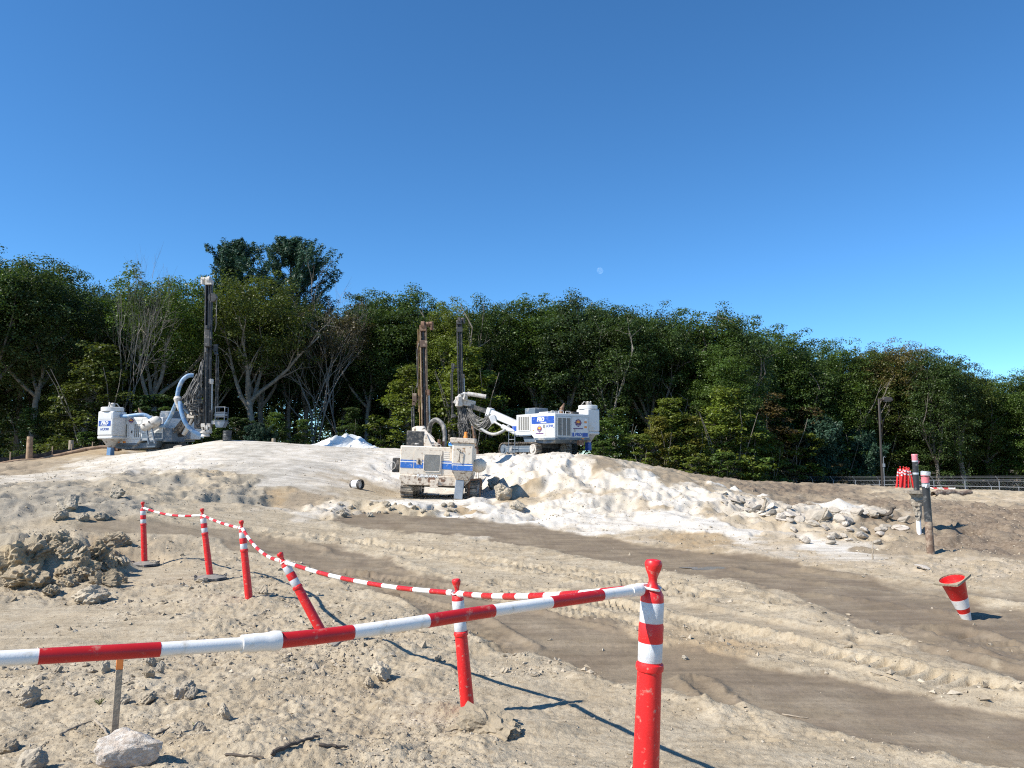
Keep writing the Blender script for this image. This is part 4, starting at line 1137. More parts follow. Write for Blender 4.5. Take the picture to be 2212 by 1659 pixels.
def mast(rig, base, top, rail='black', back='dark', hd='grime', mirror=1, rodx=.33, rod=(.12, .62), cyl=(.14, .45), sheave=.86, head_dx=-.16, W=.30, plate=None, drill=.5):
    """guide shell standing on its foot: z along the mast, x to the right in view, -y to the viewer"""
    base, top = Vector(base), Vector(top)
    z = (top - base).normalized(); y = Vector((0, 1, 0)); y = (y - z * y.dot(z)).normalized(); x = y.cross(z)
    H = (top - base).length
    wm = Matrix(((x.x, y.x, z.x, base.x), (x.y, y.y, z.y, base.y), (x.z, y.z, z.z, base.z), (0, 0, 0, 1)))
    m = MB()
    m.box((0, .10, H * .5), (W * .45, .12, H * .96))
    m.box((-W * .33, 0, H * .5), (.035, .20, H * .96)); m.box((W * .33, 0, H * .5), (.035, .20, H * .96))
    ms = m.build("mast", M[back], rig.root, bevel=.006)
    rig.place(ms, wm)
    for sx in (-1, 1):
        q = MB(); q.box((sx * W * .40, -.06, H * .5), (.045, .05, H * .955)); q.box((sx * W * .46, -.03, H * .5), (.02, .10, H * .94))
        q.build("mast_rail", M[rail], ms, bevel=.004)
    q = MB(); q.box((0, -.045, H * .5), (.05, .02, H * .93)); q.box((.06, -.03, H * .48), (.02, .03, H * .9)); q.build("feed_chain", M['black'], ms)
    for i in range(7):
        q = MB(); q.box((0, .17, H * (.1 + .13 * i)), (W * .9, .03, .07)); q.build("mast_rib", M[back], ms)
    # head: sprocket housing and motor
    q = MB(); q.cyl((-.07, -.02, H), (.07, -.02, H), .16, n=18); q.box((0, .0, H - .12), (W * .95, .26, .22)); q.build("head_sprocket", M[hd], ms, bevel=.01)
    q = MB(); q.cyl((head_dx * .5, .0, H + .03), (head_dx * 2.2, .0, H + .06), .085, n=14); q.cyl((head_dx * 2.0, .0, H + .12), (head_dx * 2.0, 0, H - .18), .075, n=12); q.cyl((head_dx * 1.2, 0, H + .03), (head_dx * 1.35, 0, H + .03), .11, n=14)
    q.build("feed_motor", M[hd], ms)
    # hose sheave
    if sheave:
        zs = H * sheave
        q = MB()
        q.cyl((W * .55, -.10, zs), (W * .55, .06, zs), .19, n=22); q.build("hose_sheave", M['dark'], ms)
        q = MB()
        for dx in (-.17, .17): q.tube([(W * .55 + dx, -.02, zs), (W * .55 + dx * .98, -.02, zs - H * .18), (W * .55 + dx * .6, -.02, zs - H * .22)], .022, 6)
        q.build("sheave_hose", M['hose'], ms)
    # mid box plate
    if plate:
        q = MB(); q.box((W * .05, -.10, H * plate), (W * 1.05, .08, .26)); q.build("mast_plate", M[back], ms, bevel=.01)
    # rock drill on its cradle
    q = MB(); zd = H * drill
    q.box((mirror * .05, -.18, zd), (.24, .22, .75)); q.cyl((0, -.20, zd - .40), (0, -.20, zd - .62), .07, n=12); q.box((mirror * .16, -.2, zd + .12), (.14, .16, .34)); q.cyl((mirror * .02, -.2, zd + .4), (mirror * .02, -.2, zd + .56), .09, n=12)
    q.build("rock_drill", M['dark'], ms, bevel=.02)
    q = MB(); q.cyl((0, -.20, zd - .6), (0, -.20, .02), .026, n=8); q.build("drill_rod", M['dark'], ms)
    # feed cylinder
    c0, c1 = H * cyl[0], H * cyl[1]
    q = MB(); q.cyl((W * .62, -.02, c0), (W * .62, -.02, (c0 + c1) * .42), .06, n=12); q.build("cylinder_barrel", M['dark'], ms)
    q = MB(); q.cyl((W * .62, -.02, (c0 + c1) * .42), (W * .62, -.02, c1), .035, n=10); q.build("cylinder_rod", M['chrome'], ms)
    q = MB(); q.box((W * .5, -.02, c1 + .06), (W * .55, .16, .22)); q.build("cylinder_bracket", M[hd], ms, bevel=.015)
    # spare rod on a side bracket
    r0, r1 = H * rod[0], H * rod[1]
    q = MB(); q.cyl((mirror * rodx, .02, r0), (mirror * rodx, .02, r1), .032, n=8); q.cyl((mirror * (rodx + .075), .03, r0 - .1), (mirror * (rodx + .075), .03, r1 - .35), .026, n=8)
    q.build("spare_rod", M['dark'], ms)
    q = MB(); q.box((mirror * rodx * .9, .02, r1), (.16, .14, .34)); q.box((mirror * rodx * .5, .06, r1 - .05), (rodx, .05, .07)); q.box((mirror * rodx * .5, .06, r1 + .05), (rodx, .03, .03)); q.prism([(mirror * (rodx - .09), r1 - .28), (mirror * (rodx + .07), r1 - .28), (mirror * (rodx + .02), r1 - .12), (mirror * (rodx - .06), r1 - .12)], -.05, .08, 'y')
    q.build("rod_bracket", M[back], ms, bevel=.008)
    q = MB(); q.box((mirror * rodx * .9, .02, r0), (.22, .2, .16)); q.box((mirror * rodx * .45, .05, r0 - .02), (rodx, .06, .08)); q.build("rod_cup", M[hd], ms, bevel=.01)
    # foot, clamps and dust hood
    q = MB(); q.box((0, -.05, .50), (W * 1.25, .30, .16)); q.box((0, -.06, .24), (W * 1.05, .26, .12)); q.box((-W * .5, -.03, .36), (.07, .2, .42)); q.box((W * .5, -.03, .36), (.07, .2, .42)); q.box((W * .1, -.16, .40), (.16, .12, .20)); q.build("rod_clamp", M[hd], ms, bevel=.015)
    q = MB(); q.cyl((0, -.16, .02), (0, -.16, .17), .20, .15, n=16); q.cyl((0, -.16, .17), (0, -.16, .24), .22, .22, n=16); q.build("dust_hood", M['grime'], ms)
    return ms, wm

def white_rig(name, loc, fwd, label, side_seen, track_pitch=0., track_dz=0., body_dz=0., roll=0.):
    rig = Rig(name, loc, fwd, roll=roll)
    rt = rig.root
    tag(rt, label, "drill rig", "drill rigs on the mounds")
    tracks(rig, (-.98, .98), -1.15, 1.15, .36, .30, track_pitch, track_dz, 'slate')
    b = body_dz
    m = MB(); m.box((0, 0, .52), (1.5, 2.0, .34)); m.cyl((0, -.1, .66), (0, -.1, .84 + b), .62, n=24); m.build("undercarriage", M['dark'], rt, bevel=.02)
    # hull
    X = 1.1
    prof = [(-2.75, .84), (-1.22, .84), (-1.04, 1.0), (.12, 1.0), (.12, 2.0), (-2.0, 2.02), (-2.75, 1.98)]
    m = MB(); m.prism([(p[0], p[1] + b) for p in prof], -X, X, 'x'); body = m.build("body", M['white'], rt, bevel=.025, seg=2)
    m = MB(); m.prism([(-2.68, .84 + b), (-1.2, .84 + b), (-.2, .98 + b), (-.35, .66 + b), (-1.9, .58 + b), (-2.45, .62 + b)], -X * .88, X * .88, 'x'); m.build("belly_pan", M['slate'], rt, bevel=.02)
    m = MB(); m.box((0, -2.0, .80 + b), (2 * X + .02, 1.56, .11)); m.build("bottom_sill", M['slate'], rt, bevel=.01)
    m = MB(); m.box((0, -.45, .985 + b), (2 * X + .03, 1.16, .08)); m.build("front_sill", M['slate'], rt, bevel=.01)
    pl = lambda a, z, o: Vector((-X - o, a, z + b))            # left side, a = y
    pr = lambda a, z, o: Vector((X + o, a, z + b))             # right side
    pb = lambda a, z, o: Vector((a, -2.75 - o, z + b))         # rear, a = x
    rl, rr, rb = (math.pi / 2, 0, -math.pi / 2), (math.pi / 2, 0, math.pi / 2), (math.pi / 2, 0, 0)
    # left side
    grille(rt, "side_grille", -.92, -.06, 1.22, 1.9, pl, 5)
    p = panel(rt, "brand_panel", -2.71, -1.06, 1.52, 1.86, pl, M['blue'])
    text_part("FRD", "lettering", .25, M['lab_white'], p, pl(-1.72, 1.715, .008), rl, shear=.22, sx=1.15, bold=.012)
    text_part("FURUKAWA", "lettering", .075, M['lab_white'], p, pl(-1.95, 1.565, .008), rl, bold=.003)
    def seam(x0, x1, z0, z1, pf, par, t=.012):
        for q in ((x0, x0 + t, z0, z1), (x1 - t, x1, z0, z1), (x0 + t, x1 - t, z1 - t, z1), (x0 + t, x1 - t, z0, z0 + t)): panel(par, "panel_seam", *q, pf, M['grille'], .005)
    for q in ((-1.0, .06, 1.10, 1.95), (-2.10, -1.23, .92, 1.515), (-2.72, -2.12, .92, 1.515)): seam(*q, pl, rt)
    for q in ((-2.15, -1.02, 1.0, 1.90), (-2.72, -2.2, 1.0, 1.90), (-.98, .06, 1.34, 1.95)): seam(*q, pr, rt)
    for q in ((-1.04, -.07, .88, 1.86), (-.06 - .01, 1.04, .88, 1.86)): seam(*q, pb, rt)
    p = panel(rt, "side_door", -2.05, -1.28, .96, 1.49, pl, M['white'], .012)
    emblem(p, -1.66, 1.27, .17, lambda a, z, o: pl(a, z, o + .012), rl)
    panel(p, "emblem_strip", -1.95, -1.37, 1.03, 1.075, lambda a, z, o: pl(a, z, o + .012), M['logo_purple'])
    panel(p, "door_latch", -2.02, -1.96, 1.3, 1.47, lambda a, z, o: pl(a, z, o + .012), M['black'], .02)
    text_part("HCR900", "lettering", .19, M['blue'], body, pl(-2.38, 1.385, .004), rl, shear=.2, sx=.72, bold=.003)
    text_part("ES", "lettering", .10, M['blue'], body, pl(-2.66, 1.31, .004), rl, shear=.2, sx=.8)
    panel(rt, "warning_sticker", -1.25, -1.14, 1.18, 1.22, pl, M['amber']); panel(rt, "warning_sticker", -1.25, -1.14, 1.06, 1.14, pl, M['lab_white'])
    # right side
    for a0, a1 in ((-2.10, -1.72), (-1.38, -1.06)):
        grille(rt, "side_grille", a0, a1, 1.10, 1.72, pr, 3)
    panel(rt, "side_door", -1.68, -1.42, .95, 1.80, pr, M['white'], .012)
    panel(rt, "door_latch", -1.52, -1.47, 1.3, 1.42, pr, M['black'], .03)
    panel(rt, "warning_sticker", -2.38, -2.24, 1.2, 1.5, pr, M['lab_white'])
    emblem(rt, -1.56, 1.86, .12, lambda a, z, o: pr(a, z, o + .012), rr)
    emblem(rt, -.28, 1.78, .12, pr, rr)
    panel(rt, "side_band", -.95, .10, 1.06, 1.30, pr, M['slate'])
    for a in (-2.3, -1.95): panel(rt, "marker_light", a, a + .14, .87, .94, pr, M['amber'], .03)
    # rear
    grille(rt, "rear_grille", -.95, -.12, .93, 1.78, pb, 3)
    p = panel(rt, "rear_door", -.06, .99, .9, 1.80, pb, M['white'], .012)
    pd = lambda a, z, o: pb(a, z, o + .012)
    emblem(p, .36, 1.56, .20, pd, rb)
    panel(p, "emblem_strip", .04, .68, 1.265, 1.31, pd, M['logo_purple'])
    text_part("FRD", "lettering", .20, M['blue'], p, pd(.36, 1.0, .003), rb, shear=.22, sx=1.2, bold=.010)
    panel(p, "blue_stripe", .62, .98, .905, 1.09, pd, M['blue']); panel(p, "blue_stripe", .0, .10, .905, 1.09, pd, M['blue']); panel(p, "blue_stripe", -.05, -.02, .905, 1.09, pd, M['blue'])
    panel(p, "door_latch", .10, .17, 1.14, 1.27, pd, M['grime'], .03)
    for k in range(4): panel(p, "warning_sticker", .76, .92, 1.32 + .12 * k, 1.41 + .12 * k, pd, M['lab_white'] if k % 2 else M['amber'])
    panel(rt, "marker_light", .55, .70, .79, .84, lambda a, z, o: pb(a, z, o + .03), M['amber'], .02)
    m = MB(); m.box((.45, -2.78, .62 + b), (.26, .16, .20)); m.box((.45, -2.88, .62 + b), (.34, .05, .26)); m.build("tow_bracket", M['rust'], rt, bevel=.01)
    # front block and steps
    m = MB(); m.box((-.72, .30, 1.30 + b), (.74, .36, .50)); m.build("front_toolbox", M['white'], rt, bevel=.02)
    panel(rt, "toolbox_stripe", .13, .47, 1.22, 1.46, lambda a, z, o: Vector((-1.09 - o, a, z + b)), M['blue'])
    m = MB(); m.box((.62, .34, 1.22 + b), (.9, .5, .62)); m.build("front_cabinet", M['slate'], rt, bevel=.02)
    # roof
    m = MB(); m.box((-.2, -.36, 2.17 + b), (.86, .78, .34)); m.build("cooler_box", M['slate'], rt, bevel=.02)
    m = MB(); m.box((.45, -.15, 2.12 + b), (.5, .5, .22)); m.build("valve_cover", M['slate'], rt, bevel=.02)
    m = MB(); m.box((-.35, -1.45, 2.055 + b), (.7, .66, .10)); m.build("engine_hatch", M['white'], rt, bevel=.015)
    m = MB(); m.cyl((.05, -1.95, 2.0 + b), (.05, -1.95, 2.26 + b), .11, n=14); m.cyl((.05, -1.95, 2.26 + b), (.12, -2.06, 2.52 + b), .10, .025, n=14); m.build("exhaust_stack", M['rust'], rt)
    m = MB(); m.box((.35, -2.45, 2.04 + b), (.42, .36, .10)); m.build("filter_box", M['dark'], rt, bevel=.02)
    for x, y in ((-.65, -2.2), (-.2, -2.5), (-.75, -2.62), (.55, -.9)):
        m = MB(); m.tube([(x, y, 1.99 + b), (x, y, 2.09 + b), (x + .04, y, 2.11 + b), (x + .26, y, 2.11 + b), (x + .30, y, 2.09 + b), (x + .30, y, 1.99 + b)], .014, 6); m.build("grab_rail", M['stripe_white'], rt)
    m = MB(); m.cyl((-1.0, -2.4, 2.05 + b), (-1.05, -2.55, 2.05 + b), .06, .075, n=12); m.box((-1.0, -2.42, 2.02 + b), (.06, .06, .1)); m.build("work_lamp", M['grime'], rt)
    # dust collector on the right rear corner
    cx, cy = 1.50, -2.25
    m = MB(); m.box((cx, cy, 1.72 + b), (.80, .84, 1.10)); m.box((cx, cy, 1.10 + b), (.80, .84, .16)); dc = m.build("dust_collector", M['white'], rt, bevel=.07, seg=3)
    m = MB(); m.lathe([(.44, 0), (.47, .01), (.47, .17), (.44, .19)], 24, (cx, cy, 2.27 + b)); m.build("collector_lid", M['white'], dc)
    m = MB(); m.lathe([(.08, 0), (.10, .05), (.10, .15), (.05, .2)], 14, (cx, cy, 2.46 + b)); m.tube([(cx + .08, cy, 2.56 + b), (cx + .2, cy, 2.66 + b), (cx + .3, cy + .1, 2.56 + b), (cx + .36, cy + .1, 2.44 + b)], .03, 6); m.tube([(cx - .05, cy, 2.6 + b), (cx - .25, cy, 2.64 + b), (cx - .42, cy + .05, 2.44 + b), (cx - .45, cy + .05, 2.3 + b)], .02, 6); m.build("lid_valve", M['grime'], dc)
    m = MB(); m.lathe([(.10, 0), (.11, .02), (.38, .40), (.40, .42)], 16, (cx, cy, .62 + b)); m.build("collector_funnel", M['grime'], dc)
    m = MB(); m.box((cx, cy, .46 + b), (.26, .26, .42), taper=(.9, .9)); m.build("dust_bag", M['hose_blue'] if side_seen == 'right' else M['blue'], dc, bevel=.03)
    pc = lambda a, z, o: Vector((cx + .40 + o, a, z + b))
    q = panel(dc, "label_plate", cy - .34, cy + .34, 1.92, 2.18, pc, M['white'], .012)
    q = panel(dc, "brand_panel", cy - .34, cy + .30, 1.60, 1.84, pc, M['blue'])
    text_part("FRD", "lettering", .19, M['lab_white'], dc, pc(cy - .02, 1.735, .008), rr, shear=.22, sx=1.1, bold=.008)
    text_part("FURUKAWA", "lettering", .055, M['lab_white'], dc, pc(cy - .02, 1.63, .008), rr)
    text_part("HCR900", "lettering", .17, M['blue'], dc, pc(cy - .02, 1.46, .004), rr, shear=.2, sx=.75)
    text_part("1010", "lettering", .12, M['lab_white'], dc, Vector((cx + .12, cy - .425, 1.62 + b)), rb, bold=.004)
    m = MB(); m.cyl((cx - .55, cy, 1.45 + b), (cx - .3, cy, 1.45 + b), .14, n=12); m.box((cx - .42, cy, 1.2 + b), (.2, .5, .3)); m.build("collector_mount", M['dark'], rt)
    return rig

rs4 = np.random.RandomState(4)
# --- right rig on its white mound
FR = Vector((-.62, .785, 0)).normalized()
RR_ = white_rig("drill_rig", (1.15, 38.5, 1.93), (FR.x, FR.y), "white and blue tracked drill rig on the right mound, body turned to the camera", 'left')
rt = RR_.root
mb = Vector(P(998, 985, 40.0)); mb.z = 1.85; mt = Vector(P(992, 692, 40.0))
ms, mw_ = mast(RR_, mb, mt, rail='black', back='dark', hd='dark', mirror=-1, rodx=.42, rod=(.30, .66), cyl=(.30, .58), sheave=None, head_dx=.12, plate=.93, drill=.36)
A = Vector(P(1122, 915, 38.3)); B_ = Vector(P(1058, 891, 39.2)); C_ = Vector(P(1012, 876, 39.7)); D_ = Vector(P(996, 868, 39.6))
A0 = Vector(P(1135, 925, 38.4)); 
q = MB(); q.bar(RR_.L(A0), RR_.L(B_), .34, .36); bo = q.build("boom", M['white'], rt, bevel=.03)
q = MB(); q.bar(RR_.L(B_ + (B_ - A).normalized() * .1), RR_.L(C_), .22, .24); q.build("inner_boom", M['dark'], bo, bevel=.02)
q = MB(); q.bar(RR_.L(B_ - (B_ - A).normalized() * .12), RR_.L(B_ + (B_ - A).normalized() * .12), .42, .46); q.build("boom_collar", M['white'], bo, bevel=.03)
q = MB(); q.bar(RR_.L(C_ + Vector((.35, 0, .05))), RR_.L(D_ + Vector((-.15, 0, .05))), .3, .34); q.box(RR_.L(D_ + Vector((-.1, -.2, .0))), (.3, .3, .5)); q.box(RR_.L(D_ + Vector((.22, -.22, .28))), (.22, .2, .4)); q.bar(RR_.L(D_ + Vector((-.32, -.2, -.1))), RR_.L(D_ + Vector((.0, -.2, .35))), .14, .2); q.build("boom_knuckle", M['grime'], bo, bevel=.03)
tc = D_ + Vector((.35, -.3, .38))
q = MB(); q.cyl(RR_.L(tc + Vector((0, 0, .02))), RR_.L(tc + Vector((.95, -.1, -.14))), .105, n=16); q.build("tilt_cylinder", M['grime'], bo)
q = MB(); q.cyl(RR_.L(tc + Vector((-.35, 0, -.02))), RR_.L(tc + Vector((0, 0, .02))), .05, n=12); q.build("cylinder_rod", M['chrome'], bo)
LC0 = Vector(P(1120, 938, 38.0)); LC1 = Vector(P(1085, 921, 38.5)); LC2 = Vector(P(1066, 910, 38.9))
q = MB(); q.cyl(RR_.L(LC0), RR_.L(LC1), .115, n=16); q.build("lift_cylinder", M['white'], bo)
q = MB(); q.cyl(RR_.L(LC1), RR_.L(LC2), .06, n=12); q.build("cylinder_rod", M['chrome'], bo)
q = MB(); q.bar(RR_.L(LC2 + Vector((-.1, 0, .3))), RR_.L(LC2 + Vector((.05, 0, -.1))), .2, .3); q.build("boom_lug", M['white'], bo, bevel=.02)
q = MB(); q.bar(RR_.L(D_ + Vector((-.1, .0, .1))), RR_.L(Vector((mb.x + .05, mb.y - .05, D_.z - .9))), .3, .22); q.bar(RR_.L(Vector((mb.x + .2, mb.y - .2, D_.z - .5))), RR_.L(Vector((mb.x + .25, mb.y - .2, D_.z - 1.9))), .24, .3); q.build("mast_cradle", M['dark'], bo, bevel=.02)
# white dust duct sagging from mast to body
q = MB(); q.tube([RR_.L(p) for p in bez([P(1022, 893, 39.5), P(1030, 912, 39.3), P(1045, 930, 39), P(1065, 938, 38.7), P(1085, 932, 38.4), P(1100, 920, 38.3)])], .075, 10); q.build("dust_duct", M['hose_grey'], rt)
q = MB(); q.tube([RR_.L(p) for p in bez([P(1018, 905, 39.6), P(1022, 925, 39.5), P(1026, 950, 39.5), P(1030, 975, 39.5), P(1031, 984, 39.5)])], .10, 10); q.build("dust_duct", M['rust'], rt)
ends = []
for i in range(28):
    ends.append((P(1008 + 10 * rs4.rand(), 880 + 14 * rs4.rand(), 39.4), P(1050 + 20 * rs4.rand(), 893 + 14 * rs4.rand(), 39.0), .25 + .55 * rs4.rand(), (0, -.15 * rs4.rand(), 0)))
for i in range(44):
    ends.append((P(992 + 26 * rs4.rand(), 878 + 20 * rs4.rand(), 39.6), P(990 + 34 * rs4.rand(), 905 + 45 * rs4.rand(), 39.5), .15 + .35 * rs4.rand(), (.5 * (rs4.rand() - .5), -.2 * rs4.rand(), 0)))
hose_set(RR_, ends, .021, M['hose'], rs4)
q = MB(); q.tube([RR_.L(p) for p in bez([P(1016, 930, 39.4), P(1018, 955, 39.4), P(1025, 965, 39.4), P(1033, 955, 39.4), P(1036, 925, 39.4), P(1032, 908, 39.4)])], .022, 6); q.build("hydraulic_hose", M['hose'], rt)
for (du, dv) in ((0, 0), (6, 8), (-3, 12), (10, 20), (3, 28)):
    q = MB(); c = P(998 + du, 905 + dv, 39.7); q.box(RR_.L(c), (.22 + .1 * rs4.rand(), .2, .25)); q.build("valve_block", M['dark'], rt, bevel=.02)
q = MB(); q.cyl(RR_.L(P(984, 953, 39.4)), RR_.L(P(988, 953, 39.4)), .14, n=14); q.build("hose_reel", M['grime'], rt)
q = MB(); q.bar(RR_.L(P(974, 918, 39.4)), RR_.L(P(996, 913, 39.4)), .03, .03); q.build("guide_arm", M['dark'], rt)
# ladder at the near track
q = MB()
for y in (-.02, .46): q.tube([(-1.30, y, .12), (-1.30, y, 1.22)], .022, 6)
for z in (.14, .48, .8, 1.2): q.tube([(-1.30, -.02, z), (-1.30, .46, z)], .018, 6)
q.build("access_ladder", M['slate'], rt)

# --- left rig beyond the grey mound
FL = Vector((.966, -.26, 0)).normalized()
LR = white_rig("drill_rig", (-15.45, 35.5, 1.55), (FL.x, FL.y), "white tracked drill rig at the left with blue dust hoses and round air tank", 'right', track_pitch=R(9), track_dz=-.08, body_dz=.10)
rt = LR.root
mb = Vector(P(447, 944, 33.5)); mt = Vector(P(452, 605, 33.5))
ms, _ = mast(LR, mb, mt, rail='dark', back='black', hd='grime', mirror=1, rodx=.36, rod=(.09, .56), cyl=(.06, .34), sheave=.885, head_dx=-.15, drill=.62, W=.32)
q = MB()
for dx, dz, hgt in ((.62, .95, .5), (.62, .70, .12)):
    q.box((dx, .0, dz), (.44, .42, hgt * .2))
for dx in (.42, .82):
    for dy in (-.2, .2): q.tube([(dx, dy, .66), (dx + .02, dy, 1.28)], .018, 5)
for z in (.85, 1.05, 1.28):
    q.tube([(.42, -.2, z), (.82, -.2, z), (.82, .2, z), (.42, .2, z), (.42, -.2, z)], .014, 5)
q.prism([(.38, .66), (.86, .66), (.74, .40), (.46, .40)], -.2, .2, 'y'); q.build("rod_basket", M['slate'], ms, bevel=.0)
# boom
A = Vector(P(388, 938, 34.9)); B_ = Vector(P(418, 893, 34.2)); D_ = Vector(P(440, 880, 33.75))
q = MB(); q.bar(LR.L(A), LR.L(B_), .30, .34); bo = q.build("boom", M['dark'], rt, bevel=.03)
q = MB(); q.bar(LR.L(B_), LR.L(D_), .26, .3); q.box(LR.L(B_), (.42, .42, .46)); q.build("boom_knuckle", M['grime'], bo, bevel=.03)
q = MB(); q.cyl(LR.L(P(397, 938, 34.3)), LR.L(P(409, 917, 34.1)), .10, n=14); q.build("lift_cylinder", M['grime'], bo)
q = MB(); q.cyl(LR.L(P(409, 917, 34.1)), LR.L(P(415, 905, 34.0)), .05, n=10); q.build("cylinder_rod", M['chrome'], bo)
q = MB(); q.bar(LR.L(P(428, 870, 33.8)), LR.L(P(430, 925, 33.8)), .34, .3); q.build("mast_cradle", M['dark'], bo, bevel=.02)
# dust hoses
def ph(pts, r, m_, nm, rig=LR): 
    q = MB(); q.tube([rig.L(p) for p in bez(pts, 8)], r, 12); return q.build(nm, m_, rig.root)
ph([P(418, 811, 33.5), P(406, 812, 33.4), P(394, 822, 33.3), P(386, 840, 33.3), P(383, 858, 33.3)], .092, M['hose_blue'], "dust_hose")
ph([P(383, 866, 33.3), P(375, 884, 33.6), P(367, 902, 33.9), P(357, 917, 34.1), P(346, 920, 34.3)], .085, M['hose_blue'], "dust_hose")
ph([P(389, 868, 33.2), P(392, 890, 33.1), P(400, 912, 33.1), P(413, 928, 33.2), P(430, 938, 33.3), P(441, 942, 33.4)], .092, M['hose_blue'], "dust_hose")
ph([P(392, 872, 33.4), P(402, 886, 33.5), P(408, 892, 33.6)], .08, M['hose_blue'], "dust_hose")
ph([P(259, 899, 34.6), P(275, 899, 34.4), P(300, 896, 34.3), P(315, 897, 34.3), P(328, 905, 34.3), P(334, 910, 34.4)], .085, M['hose_blue'], "dust_hose")
q = MB(); a_, b_ = LR.L(P(383, 856, 33.3)), LR.L(P(385, 872, 33.3)); c_ = LR.L(P(388, 888, 33.25)); q.cyl(a_, a_.lerp(b_, .3), .12, .17, n=16); q.cyl(a_.lerp(b_, .3), b_, .17, .12, n=16); q.cyl(b_, c_, .12, .06, n=14); q.build("hose_manifold", M['grime'], rt)
# air tank on its stand, close to the camera
ta, tb = Vector(P(316, 921, 34.15)), Vector(P(337, 910, 34.05))
d_ = (tb - ta).normalized(); q = MB()
prof = [(.02, -.24), (.12, -.21), (.20, -.12), (.23, 0), (.23, (tb - ta).length), (.20, (tb - ta).length + .12), (.12, (tb - ta).length + .21), (.02, (tb - ta).length + .24)]
tm_ = (LR.inv.to_3x3() @ d_).to_track_quat('Z', 'Y').to_matrix()
q.lathe(prof, 20, LR.L(ta), tm_); tk = q.build("air_tank", M['grime'], rt)
for t in (.2, .75):
    q = MB(); c = LR.L(ta.lerp(tb, t)); o_ = LR.inv.to_3x3() @ Vector((-.1, -.22, .02)); q.cyl(c + o_ * .9, c + o_ * 1.18, .035, n=10); q.build("tank_port", M['dark'], tk)
q = MB()
for (u0, v0, u1, v1) in ((317, 930, 322, 960), (328, 926, 335, 958)): q.bar(LR.L(P(u0, v0, 34.0)), LR.L(P(u1, v1, 33.9)), .07, .07)
for (u0, v0, u1, v1) in ((320, 945, 331, 941), (321, 955, 333, 951)): q.bar(LR.L(P(u0, v0, 33.95)), LR.L(P(u1, v1, 33.95)), .05, .07)
q.build("tank_stand", M['slate'], rt, bevel=.006)
ends = []
for i in range(58):
    ends.append((P(418 + 20 * rs4.rand(), 806 + 50 * rs4.rand(), 33.4), P(412 + 26 * rs4.rand(), 850 + 48 * rs4.rand(), 33.3), .1 + .3 * rs4.rand(), (-.55 * rs4.rand(), -.25 * rs4.rand(), 0)))
for i in range(8):
    ends.append((P(434 + 6 * rs4.rand(), 770 + 30 * rs4.rand(), 33.4), P(424 + 12 * rs4.rand(), 830 + 40 * rs4.rand(), 33.3), -.05 + .1 * rs4.rand(), (0, -.1 * rs4.rand(), 0)))
for (u_, v_) in ((424, 826), (430, 845), (426, 862), (432, 878), (424, 890)):
    q = MB(); q.box(LR.L(P(u_, v_, 33.6)), (.3, .25, .28)); q.build("valve_block", M['dark'], rt, bevel=.02)
for i in range(10):
    ends.append((P(405 + 8 * rs4.rand(), 868 + 8 * rs4.rand(), 33.4), P(372 + 14 * rs4.rand(), 925 + 12 * rs4.rand(), 34.3), .05 + .1 * rs4.rand(), (0, 0, 0)))
for i in range(4):
    ends.append((P(418 + 6 * rs4.rand(), 890, 33.5), P(430 + 6 * rs4.rand(), 895, 33.5), .4 + .25 * rs4.rand(), (0, 0, 0)))
hose_set(LR, ends, .021, M['hose'], rs4)

